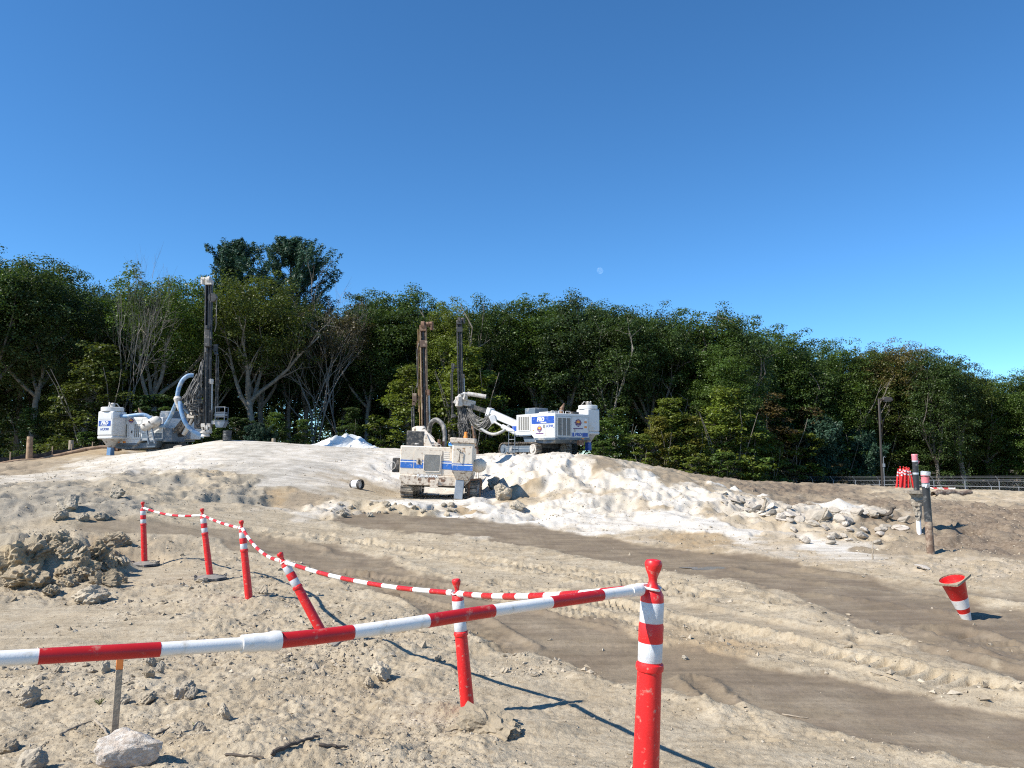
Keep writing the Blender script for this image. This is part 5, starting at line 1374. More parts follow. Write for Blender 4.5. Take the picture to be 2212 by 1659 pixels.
# --- middle beige rig seen from behind
def beige_rig():
    rig = Rig("drill_rig", (-2.32, 26.0, .60), (.02, 1.0), roll=R(2.2))
    rt = rig.root
    tag(rt, "old beige drill rig with blue stripes seen from behind, between the mounds", "drill rig", "drill rigs on the mounds")
    tracks(rig, (-1.02, 1.03), -1.05, 1.15, .40, .27, 0, -.04, 'beige_rust')
    m = MB(); m.box((0, 0, .45), (1.7, 1.8, .25)); m.cyl((0, .0, .5), (0, .0, .62), .6, n=20); m.build("undercarriage", M['dark'], rt, bevel=.02)
    Y0 = -1.68
    m = MB(); m.box((-.10, -.55, 1.17), (2.26, 2.2, .92)); hull = m.build("body", M['beige'], rt, bevel=.035, seg=2)
    m = MB(); m.prism([(-1.22, .72), (1.0, .72), (1.0, .60), (.82, .42), (-1.0, .40), (-1.22, .58)], -1.72, .3, 'y'); m.build("counterweight", M['beige_rust'], rt, bevel=.02)
    pb = lambda a, z, o: Vector((a, Y0 + .03 - o, z)); rb = (math.pi / 2, 0, 0)
    F = lambda a, z, o: Vector((a, -1.652 - o, z))
    panel(rt, "blue_stripe", -1.21, .42, .93, 1.11, F, M['stripe_blue'], .006); panel(rt, "thin_blue_stripe", -1.21, .42, 1.145, 1.185, F, M['stripe_blue'], .006); panel(rt, "white_stripe", -1.21, .42, 1.112, 1.143, F, M['stripe_white'], .005)
    d = panel(rt, "engine_door", -.78, .10, .76, 1.50, F, M['beige'], .020)
    for (a0, a1, b0, b1) in ((-.79, -.775, .75, 1.51), (.095, .11, .75, 1.51), (-.775, .095, 1.50, 1.515), (-.775, .095, .745, .76)): panel(d, "door_seam", a0, a1, b0, b1, F, M['beige_rust'], .012)
    Fd = lambda a, z, o: F(a, z, o + .020)
    panel(d, "blue_stripe", -.77, .09, .93, 1.11, Fd, M['stripe_blue'], .004); panel(d, "thin_blue_stripe", -.77, .09, 1.145, 1.185, Fd, M['stripe_blue'], .004); panel(d, "white_stripe", -.77, .09, 1.112, 1.143, Fd, M['stripe_white'], .003)
    g = panel(d, "radiator_grille", -.46, .06, .84, 1.38, Fd, M['grille_dark'], .010, .005)
    m = MB()
    for i in range(18):
        a = -.45 + .50 * i / 17; m.add([Fd(a + e, z, o) for o in (.010, .024) for z in (.85, 1.37) for e in (-.006, .006)], [(0, 2, 3, 1), (4, 5, 7, 6), (0, 1, 5, 4), (2, 6, 7, 3), (0, 4, 6, 2), (1, 3, 7, 5)])
    for i in range(18):
        z = .855 + .51 * i / 17; m.add([Fd(a, z + e, o) for o in (.009, .020) for e in (-.006, .006) for a in (-.45, .05)], [(0, 2, 3, 1), (4, 5, 7, 6), (0, 1, 5, 4), (2, 6, 7, 3), (0, 4, 6, 2), (1, 3, 7, 5)])
    m.build("grille_mesh", M['grille'], g, smooth=False)
    m = MB(); m.tube([Fd(*p, .016) for p in ((-.46, .88), (-.46, 1.34), (-.42, 1.38), (.02, 1.38), (.06, 1.34), (.06, .88), (.02, .84), (-.42, .84), (-.46, .88))], .014, 6); m.build("grille_rim", M['beige'], g)
    p = panel(d, "latch_recess", -.70, -.52, 1.05, 1.24, Fd, M['beige_rust'], .008); panel(p, "latch_handle", -.64, -.59, 1.08, 1.2, lambda a, z, o: Fd(a, z, o + .008), M['dark'], .02)
    text_part("FURUKAWA", "lettering", .12, M['lab_white'], rt, F(-.33, .70, .075), rb, sx=1.0, bold=.004)
    for (x, z, w, h) in ((-.62, .55, .10, .07), (-.30, .52, .22, .16), (.10, .54, .12, .08)):
        panel(rt, "rust_patch_plate", x, x + w, z, z + h, lambda a, zz, o: Vector((a, -1.721 - o, zz)), M['rust'], .006)
    m = MB(); m.box((-.10, -1.75, .47), (.26, .1, .24)); m.build("tow_bracket", M['beige_rust'], rt, bevel=.01)
    for i in range(5): panel(rt, "vent_slot", .16, .32, 1.22 + .06 * i, 1.24 + .06 * i, F, M['stripe_white'], .006)
    # dust collector at the right corner
    cx, cy = .77, -1.66
    m = MB(); m.box((cx, cy, 1.34), (.66, .60, .88)); dc = m.build("dust_collector", M['beige'], rt, bevel=.04, seg=2)
    m = MB(); m.box((cx, cy, .76), (.66, .60, .28)); m.v = [(x if z > .7 else cx + (x - cx) * .55, y if z > .7 else cy + (y - cy) * .55, z) for x, y, z in m.v]; m.build("collector_funnel", M['beige_rust'], dc, bevel=.01)
    m = MB(); m.box((cx - .02, cy, 1.85), (.78, .70, .16)); m.build("collector_lid", M['beige_rust'], dc, bevel=.02)
    m = MB(); m.lathe([(.07, 0), (.07, .06), (.05, .10), (.05, .18), (.03, .2)], 12, (cx + .05, cy, 1.93)); m.build("lid_valve", M['logo_orange'], dc)
    Fc = lambda a, z, o: Vector((a, cy - .30 - o, z))
    panel(dc, "blue_stripe", cx - .325, cx + .325, .92, 1.07, Fc, M['stripe_blue'], .006); panel(dc, "thin_blue_stripe", cx - .325, cx + .325, 1.10, 1.13, Fc, M['stripe_blue'], .006); panel(dc, "white_stripe", cx - .325, cx + .325, 1.072, 1.098, Fc, M['stripe_white'], .005)
    Fl = lambda a, z, o: Vector((cx - .33 - o, a, z))
    panel(dc, "blue_stripe", cy - .295, cy, .92, 1.07, Fl, M['stripe_blue'], .006)
    m = MB(); m.tube([Fc(cx - .18, 1.58, .0), Fc(cx - .18, 1.58, .05), Fc(cx - .10, 1.58, .06), Fc(cx - .07, 1.55, .06), Fc(cx - .10, 1.2, .06), Fc(cx - .10, 1.2, .0)], .014, 6); m.build("grab_handle", M['dark'], dc)
    m = MB(); m.box((cx - .08, cy - .05, .32), (.27, .24, .60), rot=(R(-4), R(3), 0)); m.build("dust_chute", M['galv'], dc, bevel=.012)
    m = MB(); m.lathe([(.02, -.12), (.12, -.10), (.19, -.04), (.22, .06), (.22, .9), (.02, 1.0)], 18, (1.24, -1.45, 1.08), Matrix.Rotation(R(-90), 3, 'X')); m.build("air_tank", M['beige'], rt)
    m = MB()
    for (a, b) in (((.98, .62), (1.34, .66)), ((.98, .62), (.96, .02)), ((1.34, .66), (1.32, .0))): m.bar((a[0], -1.35, a[1]), (b[0], -1.35, b[1]), .045, .06)
    for x in (1.05, 1.18, 1.26): m.cyl((x, -1.35, .64), (x, -1.35, .95), .010, n=5)
    m.build("track_guard", M['rust'], rt)
    # things on the left side and on top
    m = MB(); m.box((-1.38, -1.25, 1.0), (.22, .5, .46)); m.box((-1.30, -1.25, 1.0), (.1, .6, .3)); m.build("cable_reel_box", M['dark'], rt, bevel=.02)
    m = MB(); m.tube([Vector((-1.48 + .10 * math.cos(t), -1.52, .98 + .12 * math.sin(t))) for t in np.linspace(0, 6.28, 17)], .014, 6); m.build("hand_wheel", M['grime'], rt)
    m = MB(); m.box((-.84, -1.15, 1.86), (.56, .08, .50), rot=(R(8), 0, 0)); m.build("rubber_flap", M['rubber'], rt, bevel=.01)
    m = MB(); m.prism([(-.55, 1.62), (-.28, 1.62), (-.48, 2.02), (-.58, 2.02)], -1.2, -.9, 'y'); m.build("boom_gusset", M['beige'], rt, bevel=.01)
    m = MB(); m.box((-.24, -.9, 1.70), (.26, .4, .14)); m.build("filter_box", M['beige_rust'], rt, bevel=.02)
    m = MB(); m.cyl((-.10, -.9, 1.62), (-.10, -.9, 1.88), .055, n=12); m.cyl((.02, -.8, 1.62), (.02, -.8, 1.82), .05, n=12); m.build("exhaust_stack", M['rust'], rt)
    m = MB(); m.tube([(-.28, -1.4, 1.62), (-.28, -1.4, 1.68), (-.24, -1.4, 1.70), (-.02, -1.4, 1.70), (.02, -1.4, 1.68), (.02, -1.4, 1.62)], .014, 6); m.build("grab_rail", M['grime'], rt)
    for (x, z, rr) in ((-.74, 1.68, .07), (.34, 1.62, .06)):
        m = MB(); m.lathe([(rr, 0), (rr * 1.02, .015), (rr * .6, .035)], 14, (x, -1.5, z)); m.cyl((x, -1.5, 1.6), (x, -1.5, z), .012, n=6); m.build("round_mirror", M['grime'], rt)
    m = MB(); m.lathe([(.10, -.012), (.115, 0), (.10, .012)], 16, (.40, -1.75, 1.72), Matrix.Rotation(R(80), 3, 'X')); mi = m.build("wing_mirror", M['glass'], rt)
    m = MB(); m.tube([(.40, -1.7, 1.62), (.46, -1.7, 1.5), (.44, -1.7, 1.35)], .012, 5); m.build("mirror_arm", M['beige'], rt)
    # mast, boom
    mb = Vector(P(921, 1060, 29.0)); mb.z = .62; mt = Vector(P(914, 703, 29.0))
    ms, _ = mast(rig, mb, mt, rail='tan', back='brown', hd='rust', mirror=-1, rodx=.42, rod=(.30, .56), cyl=(.28, .58), sheave=None, head_dx=.16, plate=.885, W=.27, drill=.30)
    for (x_, z0, z1) in ((-.20, .30, .93), (-.235, .45, .86)):
        q = MB(); q.cyl((x_, .02, z0 * 6.6), (x_, .02, z1 * 6.6), .016, n=6); q.build("mast_pipe", M['tan'], ms)
    q = MB(); q.tube([(-.17, 0, 5.6), (-.25, 0, 5.3), (-.26, 0, 4.6), (-.24, 0, 4.2), (-.28, 0, 3.9)], .02, 6); q.build("mast_hose", M['hose'], ms)
    E = Vector(P(905, 928, 28.6)); S = Vector((-2.6, 26.6, 2.1))
    q = MB(); q.bar(rig.L(S), rig.L(E), .28, .3); bo = q.build("boom", M['beige'], rt, bevel=.03)
    q = MB(); q.cyl(rig.L(P(914, 930, 28.3)), rig.L(P(934, 950, 28.0)), .10, n=14); q.cyl(rig.L(P(911, 926, 28.35)), rig.L(P(914, 930, 28.3)), .14, n=14); q.build("tilt_cylinder", M['beige'], bo)
    q = MB(); q.box(rig.L(P(897, 938, 28.6)), (.22, .3, .5)); q.bar(rig.L(P(893, 950, 28.5)), rig.L(P(901, 922, 28.5)), .16, .2); q.box(rig.L(P(907, 945, 28.6)), (.5, .4, .3)); q.build("boom_knuckle", M['beige_rust'], bo, bevel=.03)
    q = MB(); q.tube([rig.L(p) for p in bez([P(926, 936, 28.2), P(931, 915, 28.0), P(943, 907, 27.8), P(957, 920, 27.6), P(961, 945, 27.4), P(957, 975, 27.2)])], .085, 12); q.build("suction_hose", M['hose'], rt)
    ends = []
    for i in range(9):
        ends.append((P(905 + 18 * rs4.rand(), 930 + 20 * rs4.rand(), 28.3), P(925 + 20 * rs4.rand(), 960 + 8 * rs4.rand(), 27.5), .1 + .2 * rs4.rand(), (0, 0, 0)))
    hose_set(rig, ends, .02, M['hose'], rs4)
    return rig
beige_rig()
# ------------------------------------------------------------------ barrier posts and bars
POST_H = 1.12
def post_meshes():
    b = MB(); b.lathe([(.050, 0), (.050, .30), (.047, .60), (.0465, .700), (.052, .705), (.0535, .716), (.052, .728), (.0455, .734), (.0445, .80), (.0475, .815), (.0475, .872), (.0445, .880), (.0445, .965), (.043, .985), (.034, 1.003), (.022, 1.020), (.0165, 1.034), (.0165, 1.046), (.021, 1.062), (.029, 1.080), (.0335, 1.097), (.0335, 1.106), (.028, 1.116), (.012, 1.12)], 28)
    band = MB(); band.lathe([(.0452, 0), (.0462, .002), (.0462, .078), (.0452, .080)], 28)
    base = MB()
    out = []
    for i in range(8):
        a = math.pi / 8 + i * math.pi / 4
        out.append((.27 * math.cos(a) * (1.0 if i % 2 else .92), .25 * math.sin(a)))
    n = 8
    vs_ = [(x, y, 0) for x, y in out] + [(x * .97, y * .97, .035) for x, y in out] + [(x * .55, y * .55, .055) for x, y in out] + [(x * .30, y * .30, .075) for x, y in out]
    fs_ = [tuple(range(n - 1, -1, -1)), tuple(3 * n + i for i in range(n))] + [(k * n + i, k * n + (i + 1) % n, (k + 1) * n + (i + 1) % n, (k + 1) * n + i) for k in range(3) for i in range(n)]
    base.add(vs_, fs_)
    for s_ in (-1, 1): base.tube([(s_ * .20, -.06, .04), (s_ * .235, -.05, .062), (s_ * .235, .05, .062), (s_ * .20, .06, .04)], .014, 6)
    return b.mesh("post_body", M['red'], True, 35), band.mesh("reflective_band", M['band'], True, 35), base.mesh("rubber_base", M['rubber'], True, 30)
PB, PBAND, PBASE = post_meshes()
def make_post(bottom, top, label, group=None, base=True, spin=0.):
    bottom, top = Vector(bottom), Vector(top)
    z = (top - bottom).normalized()
    q = Vector((0, 0, 1)).rotation_difference(z) @ Euler((0, 0, spin)).to_quaternion()
    e = empty("delineator_post", top - z * POST_H); e.rotation_mode = 'QUATERNION'; e.rotation_quaternion = q
    tag(e, label, "barrier post", group)
    o = link(bpy.data.objects.new("post_body", PB)); o.parent = e
    for zz, hh in ((.737, 1.0), (.883, .98)):
        o = link(bpy.data.objects.new("reflective_band", PBAND)); o.parent = e; o.location = (0, 0, zz); o.scale = (1 if zz < .8 else .985, 1 if zz < .8 else .985, hh if zz < .8 else .96)
    if base:
        o = link(bpy.data.objects.new("rubber_base", PBASE)); o.parent = e
        o.rotation_mode = 'QUATERNION'; o.rotation_quaternion = q.inverted() @ Euler((0, 0, spin)).to_quaternion() if base == 'flat' else (1, 0, 0, 0)
    return e, z
POSTS = [((308, 1090), (312, 1220), "farthest upright red and white barrier post on a black rubber base", 'flat'),
         ((436, 1105), (453, 1247), "second barrier post from the far end, leaning left on a black base", 'flat'),
         ((521, 1124), (538, 1294), "scuffed barrier post third from the far end, its base half buried", True),
         ((603, 1194), (706, 1387), "strongly tilted barrier post with a kinked lean to the left", True),
         ((985, 1250), (1011, 1540), "barrier post standing in a clump of dug soil, second nearest", False),
         ((1412, 1208), (1394, 1690), "nearest and largest red barrier post with two silver bands", False)]
tops = []
for i, (t_, b_, lab, bs_) in enumerate(POSTS):
    d = (13.9, 12.4, 10.5, 8.1, 5.87, 3.02)[i]
    T = Vector(P(*t_, d)); G = Vector(P(*b_, d))
    if bs_ == 'flat':
        zf = (T - G).normalized(); bt = T - zf * POST_H; dz = gz(bt.x, bt.y) + .01 - bt.z; T = T + Vector((0, 0, dz)); G = G + Vector((0, 0, dz))
    e, z = make_post(G, T, lab, "red and white barrier posts", bs_, spin=.35 * i)
    tops.append((T, z))
T7 = Vector((-1.92, 1.16, 1.71)); e, z7 = make_post(T7 - Vector((0, 0, POST_H)), T7, "barrier post just outside the left edge holding the nearest bar", "red and white barrier posts", True)
def make_bar(path, seg, label, r=.0195, start_red=.12, tube_name="bar_tube", thin_from=None, ends=(None, None)):
    """white tube with red sleeves along a path; ends = (top, axis) of the posts it hooks on"""
    pts = bez(path, 10)
    L = [0.]
    for i in range(len(pts) - 1): L.append(L[-1] + (pts[i + 1] - pts[i]).length)
    def at(s):
        s = max(0, min(L[-1], s)); k = max(i for i in range(len(L)) if L[i] <= s + 1e-9); k = min(k, len(pts) - 2)
        return pts[k].lerp(pts[k + 1], (s - L[k]) / max(1e-9, L[k + 1] - L[k]))
    o0 = pts[0]
    e = empty("barrier_bar", o0); tag(e, label, "barrier bar", "striped barrier bars")
    loc = lambda p: p - o0
    rr = lambda s: r if thin_from is None or s < thin_from else r * .86
    def sub(s0, s1, extra, n=10):
        ps = [loc(at(s0 + (s1 - s0) * i / n)) for i in range(n + 1)]
        return ps, [rr(s0 + (s1 - s0) * i / n) + extra for i in range(n + 1)]
    m = MB()
    cut = thin_from or L[-1]
    ps, rs_ = sub(.02, cut - 1e-4, 0, 24); m.tube(ps, rs_, 14)
    if thin_from: ps, rs_ = sub(cut, L[-1], 0, 16); m.tube(ps, rs_, 14)
    tb = m.build(tube_name, M['bar_white'], e)
    s = start_red
    while s < L[-1] - .05:
        s1 = min(s + seg, L[-1] - .04)
        m = MB(); ps, rs_ = sub(s, s1, .0008); m.tube(ps, rs_, 14); m.build("red_stripe", M['bar_red'], e)
        s += 2 * seg
    caps = [(0.0, .06)] + ([(cut - .02, .10)] if thin_from else []) + [(L[-1] - .06, .06)]
    for c0, cl_ in caps:
        m = MB(); ps, rs_ = sub(c0, c0 + cl_, .0035 if cl_ < .09 else .0022 if c0 + cl_ < cut else .0055, 6); rs_ = [q + (.0015 if i in (1, 2, 4) else 0) for i, q in enumerate(rs_)]; m.tube(ps, rs_, 14); m.build("end_collar", M['bar_white'], e)
    for k, en in enumerate(ends):
        if en is None: continue
        T, z = en; c = T - z * (POST_H - 1.008); p_end = at(0) if k == 0 else at(L[-1])
        x = (p_end - c); x = (x - z * x.dot(z)).normalized(); y = z.cross(x)
        m = MB(); m.tube([loc(c + x * (.022 + .030 * math.cos(t) - .012) + y * .036 * math.sin(t) + z * (.006 * math.cos(t) + .004 * k)) for t in np.linspace(0, 2 * math.pi, 21)], .0048, 7, cap=False); m.build("end_loop", M['bar_white'], e)
    return e
def neck(i): 
    T, z = tops[i] if i < 6 else (T7, z7)
    return T - z * (POST_H - 1.008)
def bar_between(i, j, seg, label, sag, **k):
    a, b = neck(i), neck(j); d = (b - a).normalized()
    a2, b2 = a + d * .055, b - d * .055
    path = [a2.lerp(b2, t) - Vector((0, 0, sag * 4 * t * (1 - t))) for t in (0, .25, .5, .75, 1)]
    tt = lambda q: tops[q] if q < 6 else (T7, z7)
    return make_bar(path, seg, label, ends=(tt(i), tt(j)), **k)
bar_between(0, 1, .235, "striped bar between the two farthest barrier posts", .06, start_red=.2)
bar_between(1, 2, .235, "short striped bar between the second and third barrier posts from the far end", .02, start_red=.2)
bar_between(2, 3, .235, "curving striped bar running down to the tilted barrier post", .09, start_red=.15)
bar_between(3, 4, .235, "sagging striped bar from the tilted post to the post in the soil clump", .05, start_red=.22)
bar_between(4, 5, .235, "striped bar bending up to the nearest barrier post from behind", .025, start_red=.18)
_a = neck(5) + Vector((-.05, -.028, .002)); _b = Vector(P(632, 1381, 2.10)); _dir = (_b - _a).normalized()
_c = neck(6) + Vector((.05, .02, 0))
make_bar([_a, _a.lerp(_b, .5), _b, _b.lerp(_c, .5) + Vector((0, 0, .0)), _c], .252, "nearest red and white striped bar crossing the foreground to the left edge", start_red=.215, thin_from=(_b - _a).length + .055, ends=(tops[5], (T7, z7)))

# bundle of spare posts leaning together on the right crest
gx, gy, gz_ = hit(1956, 1053)
gy = 39.5; bx = ray(1956, 1053)[0] * gy
for i, (du, lean, dy) in enumerate(((-19, .16, 0), (-12, .06, .35), (-8, .20, -.1), (-4, .12, .2), (1, .10, -.15), (6, -.02, .3), (9, .03, -.1), (13, -.10, .15), (16, -.22, -.05))):
    x = ray(1956 + du * .8 + lean * -30, 1053)[0] * (gy + dy); zz = gz(x, gy + dy)
    make_post((x, gy + dy, zz - .03), (x + lean * 1.0, gy + dy + .02, zz + 1.07 + .02 * (i % 3)), ["leftmost", "second from the left", "third from the left", "fourth from the left", "middle", "fourth from the right", "third from the right", "second from the right", "rightmost"][i] + " of the red posts bundled on the right crest", "spare red posts bundled on the right crest", True, spin=i)
m = MB(); x = ray(1962, 1050)[0] * gy; zz = gz(x, gy); m.box((0, 0, .4), (.04, .02, .86), rot=(0, R(-6), 0))
tag(m.build("wooden_stake", M['log'], loc=(x, gy - .25, zz)), "brown wooden stake standing among the bundled red posts", "stake")

# ------------------------------------------------------------------ stand pipes
def pipe_a():
    g = hit(2010, 1196); d = g[1]
    T = Vector(P(1998, 1026, d)); G = Vector(P(2011, 1200, d)); z = (T - G).normalized(); L = (T - G).length
    e = empty("stand_pipe", G); e.rotation_mode = 'QUATERNION'; e.rotation_quaternion = Vector((0, 0, 1)).rotation_difference(z)
    tag(e, "leaning black pipe with a pink top and a rusty muddy lower half, nearer of two", "pipe", "capped stand pipes")
    r = .072
    m = MB(); m.lathe([(r, -.15), (r, L * .40), (r * .99, L * .42)], 22); m.build("muddy_pipe_section", M['pipe_rust'], e)
    m = MB(); m.lathe([(r * .985, L * .42), (r * .985, L * .89)], 22); m.build("black_pipe_section", M['pipe_black'], e)
    m = MB(); m.lathe([(r * .98, L * .89), (r, L * .90), (r, L * .985), (r * 1.06, L * .99), (r * 1.06, L)], 22); m.build("pink_painted_top", M['pink'], e)
    m = MB(); m.lathe([(r * 1.2, -.02), (r * 1.24, .02), (r * 1.24, .055), (r * 1.08, .06), (r * 1.06, .03), (r * .9, .01)], 22, (0.01, 0, L + .01), Matrix.Rotation(R(9), 3, 'Y')); m.build("cap_ring", M['foil'], e)
    m = MB(); m.lathe([(r * 1.01, L * .855), (r * 1.03, L * .87), (r * 1.015, L * .90)], 22); m.box((-.01, -r * 1.05, L * .862), (.075, .025, .075), rot=(.3, .2, .5)); m.build("tape_wrap", M['foil'], e)
    m = MB()
    for t in (.985, .90): m.tube([(r * 1.075 * math.cos(a), r * 1.075 * math.sin(a), L * t) for a in np.linspace(0, 6.283, 25)], .006, 5)
    m.build("rubber_band", M['black'], e)
pipe_a()
def pipe_b():
    g = hit(1986, 1153); d = g[1]
    G = Vector(P(1986, 1156, d)); T = Vector(P(1975.5, 981, d)); z = (T - G).normalized(); L = (T - G).length; k = L / 2.06
    e = empty("stand_pipe", G); e.rotation_mode = 'QUATERNION'; e.rotation_quaternion = Vector((0, 0, 1)).rotation_difference(z)
    tag(e, "taller stand pipe with a flat concrete collar and white plastic foot, farther of two", "pipe", "capped stand pipes")
    m = MB(); m.lathe([(.056, -.12), (.056, .42 * k)], 18); m.build("white_pipe_foot", M['pvc'], e)
    rs = np.random.RandomState(3)
    def lumpy(prof, n=18, amp=.16):
        m = MB(); m.lathe(prof, n)
        m.v = [(x * (1 + amp * s), y * (1 + amp * s), zz + .02 * s2) for (x, y, zz), s, s2 in zip(m.v, rs.normal(size=len(m.v)) * .6, rs.normal(size=len(m.v)) * .5)]
        return m
    lumpy([(.06, .37 * k), (.075, .42 * k), (.072, .52 * k), (.085, .62 * k), (.10, .66 * k), (.098, .72 * k), (.14, .76 * k), (.135, .84 * k), (.15, .90 * k), (.12, .96 * k), (.15, 1.02 * k), (.16, 1.05 * k)]).build("crumbling_grout", M['concrete'], e, smooth=False)
    m = MB(); m.lathe([(.075, .45 * k), (.077, .50 * k)], 16); m.build("black_pipe_section", M['pipe_black'], e)
    s = MB(); pts = [(-.28, -.20), (-.05, -.26), (.22, -.22), (.27, .12), (.10, .26), (-.22, .22)]
    n = 6; s.add([(x, y, 1.055 * k + .02 * rs.rand()) for x, y in pts] + [(x * 1.02, y * 1.02, 1.125 * k + .015 * rs.rand()) for x, y in pts] + [(0, 0, 1.13 * k)], [tuple(range(n - 1, -1, -1))] + [(i, (i + 1) % n, n + (i + 1) % n, n + i) for i in range(n)] + [(n + i, n + (i + 1) % n, 2 * n) for i in range(n)])
    s.build("concrete_collar", M['concrete'], e, smooth=False)
    r = .068
    m = MB(); m.lathe([(r, 1.11 * k), (r, 1.90 * k)], 22); m.build("black_pipe_section", M['pipe_black'], e)
    m = MB(); m.lathe([(r * 1.02, 1.87 * k), (r * 1.02, 2.02 * k), (r * 1.12, 2.022 * k), (r * 1.12, 2.05 * k), (r * 1.0, 2.06 * k)], 22); m.box((r * 1.1, 0, 1.86 * k), (.05, .03, .07), rot=(0, .5, 0)); m.build("pink_painted_top", M['pink'], e)
    for a, b in ((1.86, 1.90), (1.54, 1.59)):
        m = MB(); m.lathe([(r * 1.025, a * k), (r * 1.03, b * k)], 22); m.build("tape_wrap", M['foil'], e)
pipe_b()

# upside-down traffic cone stuck in the damp soil
def cone():
    g = hit(2087, 1338); d = g[1]
    G = Vector(P(2090, 1342, d)); T = Vector(P(2057, 1252, d - .05)); z = (T - G).normalized()
    e = empty("traffic_cone", G); e.rotation_mode = 'QUATERNION'; e.rotation_quaternion = Vector((0, 0, 1)).rotation_difference(z)
    tag(e, "red traffic cone with white bands stuck upside down in the damp soil", "traffic cone")
    L = (T - G).length; r0, r1 = .047, .142
    rr = lambda t: r0 + (r1 - r0) * t
    m = MB(); m.lathe([(rr(0) * .95, -.06), (rr(0), 0), (rr(.95), L * .95), (rr(1) + .01, L * .985), (rr(1) - .006, L * 1.0), (rr(.9) - .012, L * .90), (.02, L * .86)], 26); m.build("cone_shell", M['red'], e)
    for a, b in ((.03, .22), (.34, .56)):
        m = MB(); m.lathe([(rr(a) + .0015, L * a), (rr(b) + .0015, L * b)], 26); m.build("reflective_band", M['bar_white'], e)
    m = MB(); o = .160; i_ = .146; n = 24
    sq = [(max(-o, min(o, 1.35 * o * math.cos(2 * math.pi * i / n))), max(-o, min(o, 1.35 * o * math.sin(2 * math.pi * i / n)))) for i in range(n)]
    ci = [(i_ * math.cos(2 * math.pi * i / n), i_ * math.sin(2 * math.pi * i / n)) for i in range(n)]
    z0, z1 = L * .98, L * 1.025
    m.add([(x, y, z0) for x, y in sq] + [(x, y, z1) for x, y in sq] + [(x, y, z1) for x, y in ci] + [(x, y, z0) for x, y in ci], [(k * n + i, k * n + (i + 1) % n, ((k + 1) % 4) * n + (i + 1) % n, ((k + 1) % 4) * n + i) for k in range(4) for i in range(n)])
    m.build("cone_base", M['clod'], e, rot=(0, 0, .5), smooth=False)
cone()

# ------------------------------------------------------------------ fence, lamp, silt fence, logs
def fence():
    e = empty("wire_fence", P(1640, 1036, 78)); o0 = Vector(e.location)
    tag(e, "galvanised chain-link fence with barbed wire on slanted arms below the right crest", "fence")
    a = Vector(P(1640, 1036.5, 78)); b = Vector(P(2330, 1040, 47)); a.z -= .0
    d = (b - a); n = int(d.length / 2.6); u = d.normalized(); side = Vector((u.y, -u.x, 0)).normalized() * -1
    pm = MB(); pm.cyl((0, 0, -2.3), (0, 0, .02), .03, n=8); pmesh = pm.mesh("fence_post", M['galv'])
    am = MB(); am.bar((0, 0, 0), side * -.30 + Vector((0, 0, .34)), .05, .02); amesh = am.mesh("barbed_wire_arm", M['galv'])
    wm = MB()
    L_ = d.length / n
    for k in range(40):
        for s_ in (1, -1):
            x0 = k / 40 * (L_ + 2.1) - (2.1 if s_ > 0 else 0); x1 = x0 + 2.1 * s_
            z0, z1 = -2.1, 0.
            if s_ < 0: x0 += 0
            t0 = max(0, (0 - x0) / (x1 - x0)) if (x1 - x0) > 0 else max(0, (L_ - x0) / (x1 - x0)); t1 = min(1, (L_ - x0) / (x1 - x0)) if (x1 - x0) > 0 else min(1, (0 - x0) / (x1 - x0))
            if t1 - t0 < .05: continue
            p0 = u * (x0 + (x1 - x0) * t0); p1 = u * (x0 + (x1 - x0) * t1)
            wm.tube([Vector((p0.x, p0.y, z0 + 2.1 * t0)), Vector((p1.x, p1.y, z0 + 2.1 * t1))], .002, 3, cap=False)
    wmesh = wm.mesh("wire_mesh", M['galv'], False)
    for i in range(n + 1):
        p = a + d * i / n - o0
        o = link(bpy.data.objects.new("fence_post", pmesh)); o.parent = e; o.location = p
        q = link(bpy.data.objects.new("barbed_wire_arm", amesh)); q.parent = o
        if i < n:
            w = link(bpy.data.objects.new("wire_mesh", wmesh)); w.parent = e; w.location = p + Vector((0, 0, (d.z / n) * .5))
            tag(w, kind="stuff")
    m = MB(); m.tube([a - o0, b - o0], .017, 8); m.build("top_rail", M['galv'], e)
    for k in range(3):
        off = side * -(.10 + .095 * k) + Vector((0, 0, .11 + .11 * k))
        m = MB(); m.tube([a - o0 + off, b - o0 + off], .008, 4); m.build("barbed_wire", M['galv'], e)
    # the far run of the same fence, seen through it
    e2 = empty("wire_fence", P(1700, 1044, 84)); o2 = Vector(e2.location); tag(e2, "second farther run of chain-link fence behind the first", "fence")
    a2 = Vector(P(1660, 1042, 86)); b2 = Vector(P(2330, 1055, 60)); n2 = 14; d2 = b2 - a2
    for i in range(n2 + 1):
        o = link(bpy.data.objects.new("fence_post", pmesh)); o.parent = e2; o.location = a2 + d2 * i / n2 - o2
        q = link(bpy.data.objects.new("barbed_wire_arm", amesh)); q.parent = o
    m = MB(); m.tube([a2 - o2, b2 - o2], .026, 6); m.build("top_rail", M['galv'], e2)
fence()
